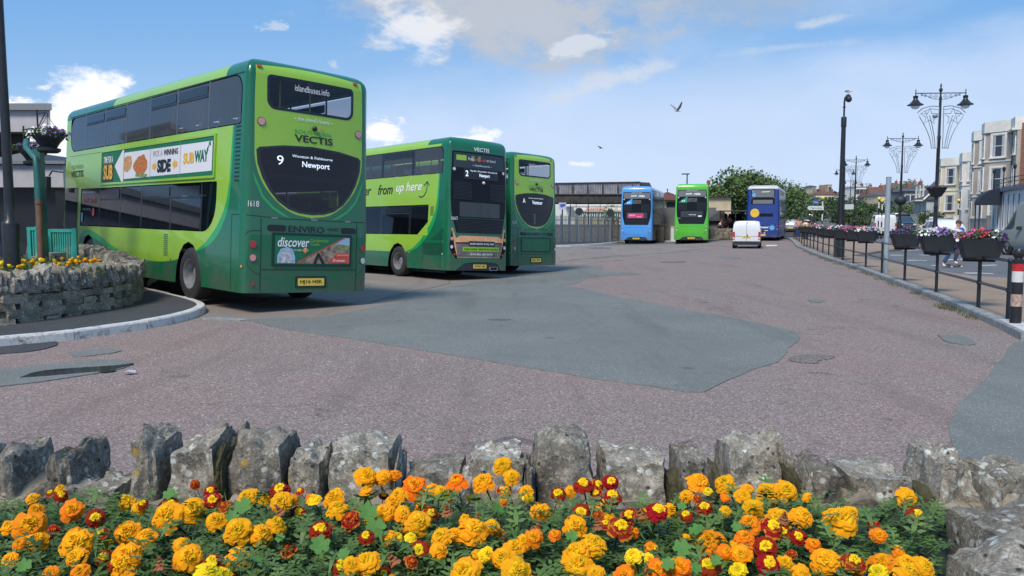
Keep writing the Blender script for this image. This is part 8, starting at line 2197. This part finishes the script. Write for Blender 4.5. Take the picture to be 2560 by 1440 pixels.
# ================================================================ trees
def leafmat(name, a, b): 
    m = mat(name, a, .65, var=.25, vscale=1.1, c2=b); return m
LF1 = leafmat('sycamore_leaf', (.075, .135, .038), (.135, .21, .06)); LF2 = leafmat('dark_evergreen_leaf', (.038, .075, .028), (.075, .13, .045)); LF3 = leafmat('olive_leaf', (.10, .14, .045), (.17, .21, .075)); LF4 = leafmat('purple_leaf', (.05, .02, .03), (.09, .035, .045)); LF5 = leafmat('palm_leaf', (.05, .085, .03), (.10, .14, .05)); LF6 = leafmat('brown_dead_palm', (.12, .06, .03), (.18, .09, .05))
BARK = mat('bark', (.09, .07, .05), .95, var=.3, vscale=8)
def tree(px, ptop, d, rx, rz_, label, m, n, seed, size=.24, rzb=None, clumps=16, name='tree', cat='tree', spikes=.25, group=None, base=None, ry=None):
    rng = random.Random(seed)
    t = at(px, ptop, d); g = gz(t.x, d) if base is None else base; ry = ry or rx * .9
    o = empty(name, (t.x, d, g), 0, label, cat, group)
    cz = t.z - g - rz_
    tr = MB(); h = max(.4, cz - rz_ * .2)
    tr.tube([(0, 0, -.2), (.05, 0, h * .4), (-.04, .05, h)], [.05 * rx + .06, .04 * rx + .04, .03 * rx + .03], 8)
    cl = []
    for k_ in range(clumps):
        a = rng.uniform(0, 6.28); u = rng.uniform(-.75, .95); s_ = math.sqrt(max(0, 1 - u * u)) * rng.uniform(.45, .95)
        c = Vector((rx * s_ * math.cos(a), ry * s_ * math.sin(a), cz + rz_ * u * .85)); cl.append((c, rng.uniform(.26, .46) * min(rx, rz_ * 1.2)))
        if k_ < 9: tr.tube([(0, 0, h * .75), (c.x * .4, c.y * .4, (h * .8 + c.z) / 2), tuple(c)], [.03 * rx + .02, .02 * rx + .01, .01 * rx], 5)
    tr.build('trunk', BARK, o)
    mb = MB(); vs, fs = [], []
    for k_ in range(n):
        if rng.random() < .12:
            a = rng.uniform(0, 6.28); u = rng.uniform(-.8, 1); s_ = math.sqrt(1 - u * u); q = 1 + rng.uniform(-.25, spikes) * (1 if u > 0 else .3)
            p = Vector((rx * s_ * math.cos(a) * q, ry * s_ * math.sin(a) * q, cz + rz_ * u * q))
        else:
            c, r = rng.choice(cl); v = Vector((rng.gauss(0, 1), rng.gauss(0, 1), rng.gauss(0, 1))).normalized() * r * rng.uniform(.55, 1.05); p = c + v
        s_ = size * rng.uniform(.6, 1.3); u = Vector((rng.gauss(0, 1), rng.gauss(0, 1), rng.gauss(0, .7))).normalized(); w_ = u.cross(Vector((rng.gauss(0, 1), rng.gauss(0, 1), rng.gauss(0, 1)))).normalized()
        i = len(vs); vs += [p - u * s_ * .5, p + w_ * s_ * .32, p + u * s_ * .5, p - w_ * s_ * .32]; fs.append((i, i + 1, i + 2, i + 3))
    mb.add(vs, fs); mb.build('crown', m, o, raw=True)
    return o
tree(1848, 430, 80, 3.3, 2.7, 'bushy green tree standing behind the stone house and shelter', LF1, 11000, 1, .30, clumps=40)
tree(1912, 447, 92, 3.2, 3.0, 'dense green tree directly behind the navy bus', LF1, 7500, 2, .30, clumps=30)
tree(1800, 462, 90, 1.6, 1.8, 'lighter outer tree left of the bushy green tree', LF3, 2600, 3, .26, clumps=12)
tree(1955, 462, 104, 3.4, 3.3, 'green tree right of the navy bus', LF1, 4500, 4, .3, clumps=16)
tree(1992, 466, 118, 3.2, 3.6, 'rounded green tree above the parked black hatchback', LF1, 4200, 5, .32, clumps=16)
tree(2020, 490, 132, 2.8, 3.2, 'smaller green tree at the right end of the tree row', LF1, 3000, 6, .32, clumps=12)
tree(1960, 505, 86, 2.6, 2.2, 'low green bush at the foot of the trees right of navy bus', LF2, 2600, 7, .26, name='shrub', cat='shrub', clumps=12)
tree(1898, 500, 84, 2.6, 2.2, 'low green bush hidden behind the navy bus', LF2, 2000, 8, .26, name='shrub', cat='shrub', clumps=12)
tree(1535, 508, 90, 1.7, 1.3, 'thin-leaved small tree in front of the bowling building', LF3, 700, 9, .18, clumps=9)
tree(1816, 545, 66.5, .75, .75, 'dark purple shrub behind the low stone wall', LF4, 1500, 10, .12, name='shrub', cat='shrub', clumps=8, base=.5)
tree(2060, 503, 150, 3.0, 2.6, 'dark evergreen right of the direction sign', LF2, 2600, 11, .34, clumps=10)
tree(2085, 496, 165, 3.0, 3.2, 'dark tree behind the distant white car', LF2, 2600, 12, .36, clumps=10)
tree(2125, 508, 120, 3.4, 2.6, 'dark bushy tree right of the camera column', LF2, 3200, 13, .3, clumps=12)
tree(2160, 512, 110, 2.8, 2.4, 'mid-green shrub mass left of the white van', LF1, 2600, 14, .28, name='shrub', cat='shrub', clumps=12)
tree(2185, 516, 118, 3.0, 2.2, 'dark evergreen shrub behind the paired beacons', LF2, 2600, 15, .3, name='shrub', cat='shrub', clumps=12)
tree(2232, 508, 130, 3.0, 2.6, 'dark green tree behind the grey pole', LF2, 2600, 16, .32, clumps=12)
tree(2282, 460, 230, 6.5, 4.6, 'pale green tree on the skyline behind the hill houses', LF3, 3600, 17, .5, clumps=14)
tree(2268, 503, 150, 3.4, 2.6, 'green roadside tree below the dark grey house', LF1, 2600, 18, .34, clumps=12)
tree(2240, 478, 260, 5.0, 3.0, 'round olive tree among the hill roofs', LF3, 2000, 19, .5, clumps=10)
tree(2100, 488, 230, 4.5, 3.0, 'dark treetop behind the camera column on the hill', LF2, 2000, 20, .5, clumps=10)
tree(2150, 500, 200, 5.0, 2.6, 'dark treetop below the white villa', LF2, 2200, 21, .45, clumps=10)
tree(2326, 530, 92, 1.5, .8, 'clipped dark hedge in front of the pale blue house', LF2, 2600, 22, .16, name='hedge', cat='hedge', clumps=14)
tree(1700, 505, 120, 6, 3, 'dark tree glimpsed between the two far buses', LF2, 2500, 23, .4, clumps=12)
def palm(px, py, d, label, m, n, r, seed, hh):
    rng = random.Random(seed); c = at(px, py, d); g = gz(c.x, d); o = empty('palm', (c.x, d, g), 0, label, 'palm'); h = c.z - g
    mb = MB(); mb.tube([(0, 0, 0), (.03, 0, h * .5), (0, 0, h)], [.11, .09, .08], 8); mb.build('trunk', BARK, o)
    mb = MB()
    for k_ in range(n):
        a = rng.uniform(0, 6.28); up = rng.uniform(-.5, 1.2); L_ = r * rng.uniform(.7, 1.1); d_ = Vector((math.cos(a), math.sin(a), up)).normalized(); s_ = d_.cross(Vector((0, 0, 1))).normalized() * .03
        p0 = Vector((0, 0, h)); p1 = p0 + d_ * L_ * .55; p2 = p0 + d_ * L_ + Vector((0, 0, -L_ * .35)); mb.add([p0 - s_, p0 + s_, p1 + s_ * 1.4, p1 - s_ * 1.4, p2], [(0, 1, 2, 3), (3, 2, 4)])
    mb.build('fronds', m, o, raw=True)
palm(2122, 545, 84, 'spiky palm right of the camera column base', LF5, 170, 1.1, 1, 1)
palm(2150, 540, 88, 'second spiky palm nearer the white van', LF5, 170, 1.2, 2, 1)
palm(2178, 530, 92, 'taller spiky palm behind the white van roof rack', LF5, 150, 1.2, 3, 1)
palm(1678, 528, 80, 'dead brown palm in front of the pavilion', LF6, 110, .75, 4, 1)
palm(2137, 560, 78, 'low palm tuft in front of the other palms', LF5, 130, .9, 5, 1)
# far wooded hillside
mb = MB(); rng = random.Random(55); vs, fs = [], []
for k_ in range(9000):
    y = rng.uniform(300, 420); x = rng.uniform(.28, .95) * y + rng.uniform(-10, 10); z = gz(x, y) + rng.uniform(0, 6 + 2.5 * noise.noise(Vector((x * .05, y * .05, 0)))) 
    p = Vector((x, y, z)); s_ = rng.uniform(.6, 1.3); u = Vector((rng.gauss(0, 1), rng.gauss(0, 1), rng.gauss(0, .7))).normalized(); w_ = u.cross(Vector((rng.gauss(0, 1), rng.gauss(0, 1), rng.gauss(0, 1)))).normalized(); i = len(vs)
    vs += [p - u * s_, p + w_ * s_ * .7, p + u * s_, p - w_ * s_ * .7]; fs.append((i, i + 1, i + 2, i + 3))
mb.add(vs, fs); tag(mb.build('far_wood', LF2, raw=True), 'dark wooded mass on the distant hillside behind the houses', 'wood', kind='stuff')
mb = MB(); rng = random.Random(56); vs, fs = [], []
for k_ in range(6000):
    x = rng.uniform(-140, 22); y = rng.uniform(150, 175); z = rng.uniform(0, 5 + 1.5 * noise.noise(Vector((x * .08, 0, 0))))
    p = Vector((x, y, z)); s_ = rng.uniform(.5, 1.1); u = Vector((rng.gauss(0, 1), rng.gauss(0, 1), rng.gauss(0, .7))).normalized(); w_ = u.cross(Vector((rng.gauss(0, 1), rng.gauss(0, 1), rng.gauss(0, 1)))).normalized(); i = len(vs)
    vs += [p - u * s_, p + w_ * s_ * .7, p + u * s_, p - w_ * s_ * .7]; fs.append((i, i + 1, i + 2, i + 3))
mb.add(vs, fs); tag(mb.build('far_hedge', LF2, raw=True), 'dark band of far bushes beyond the bus station', 'bushes', kind='stuff')
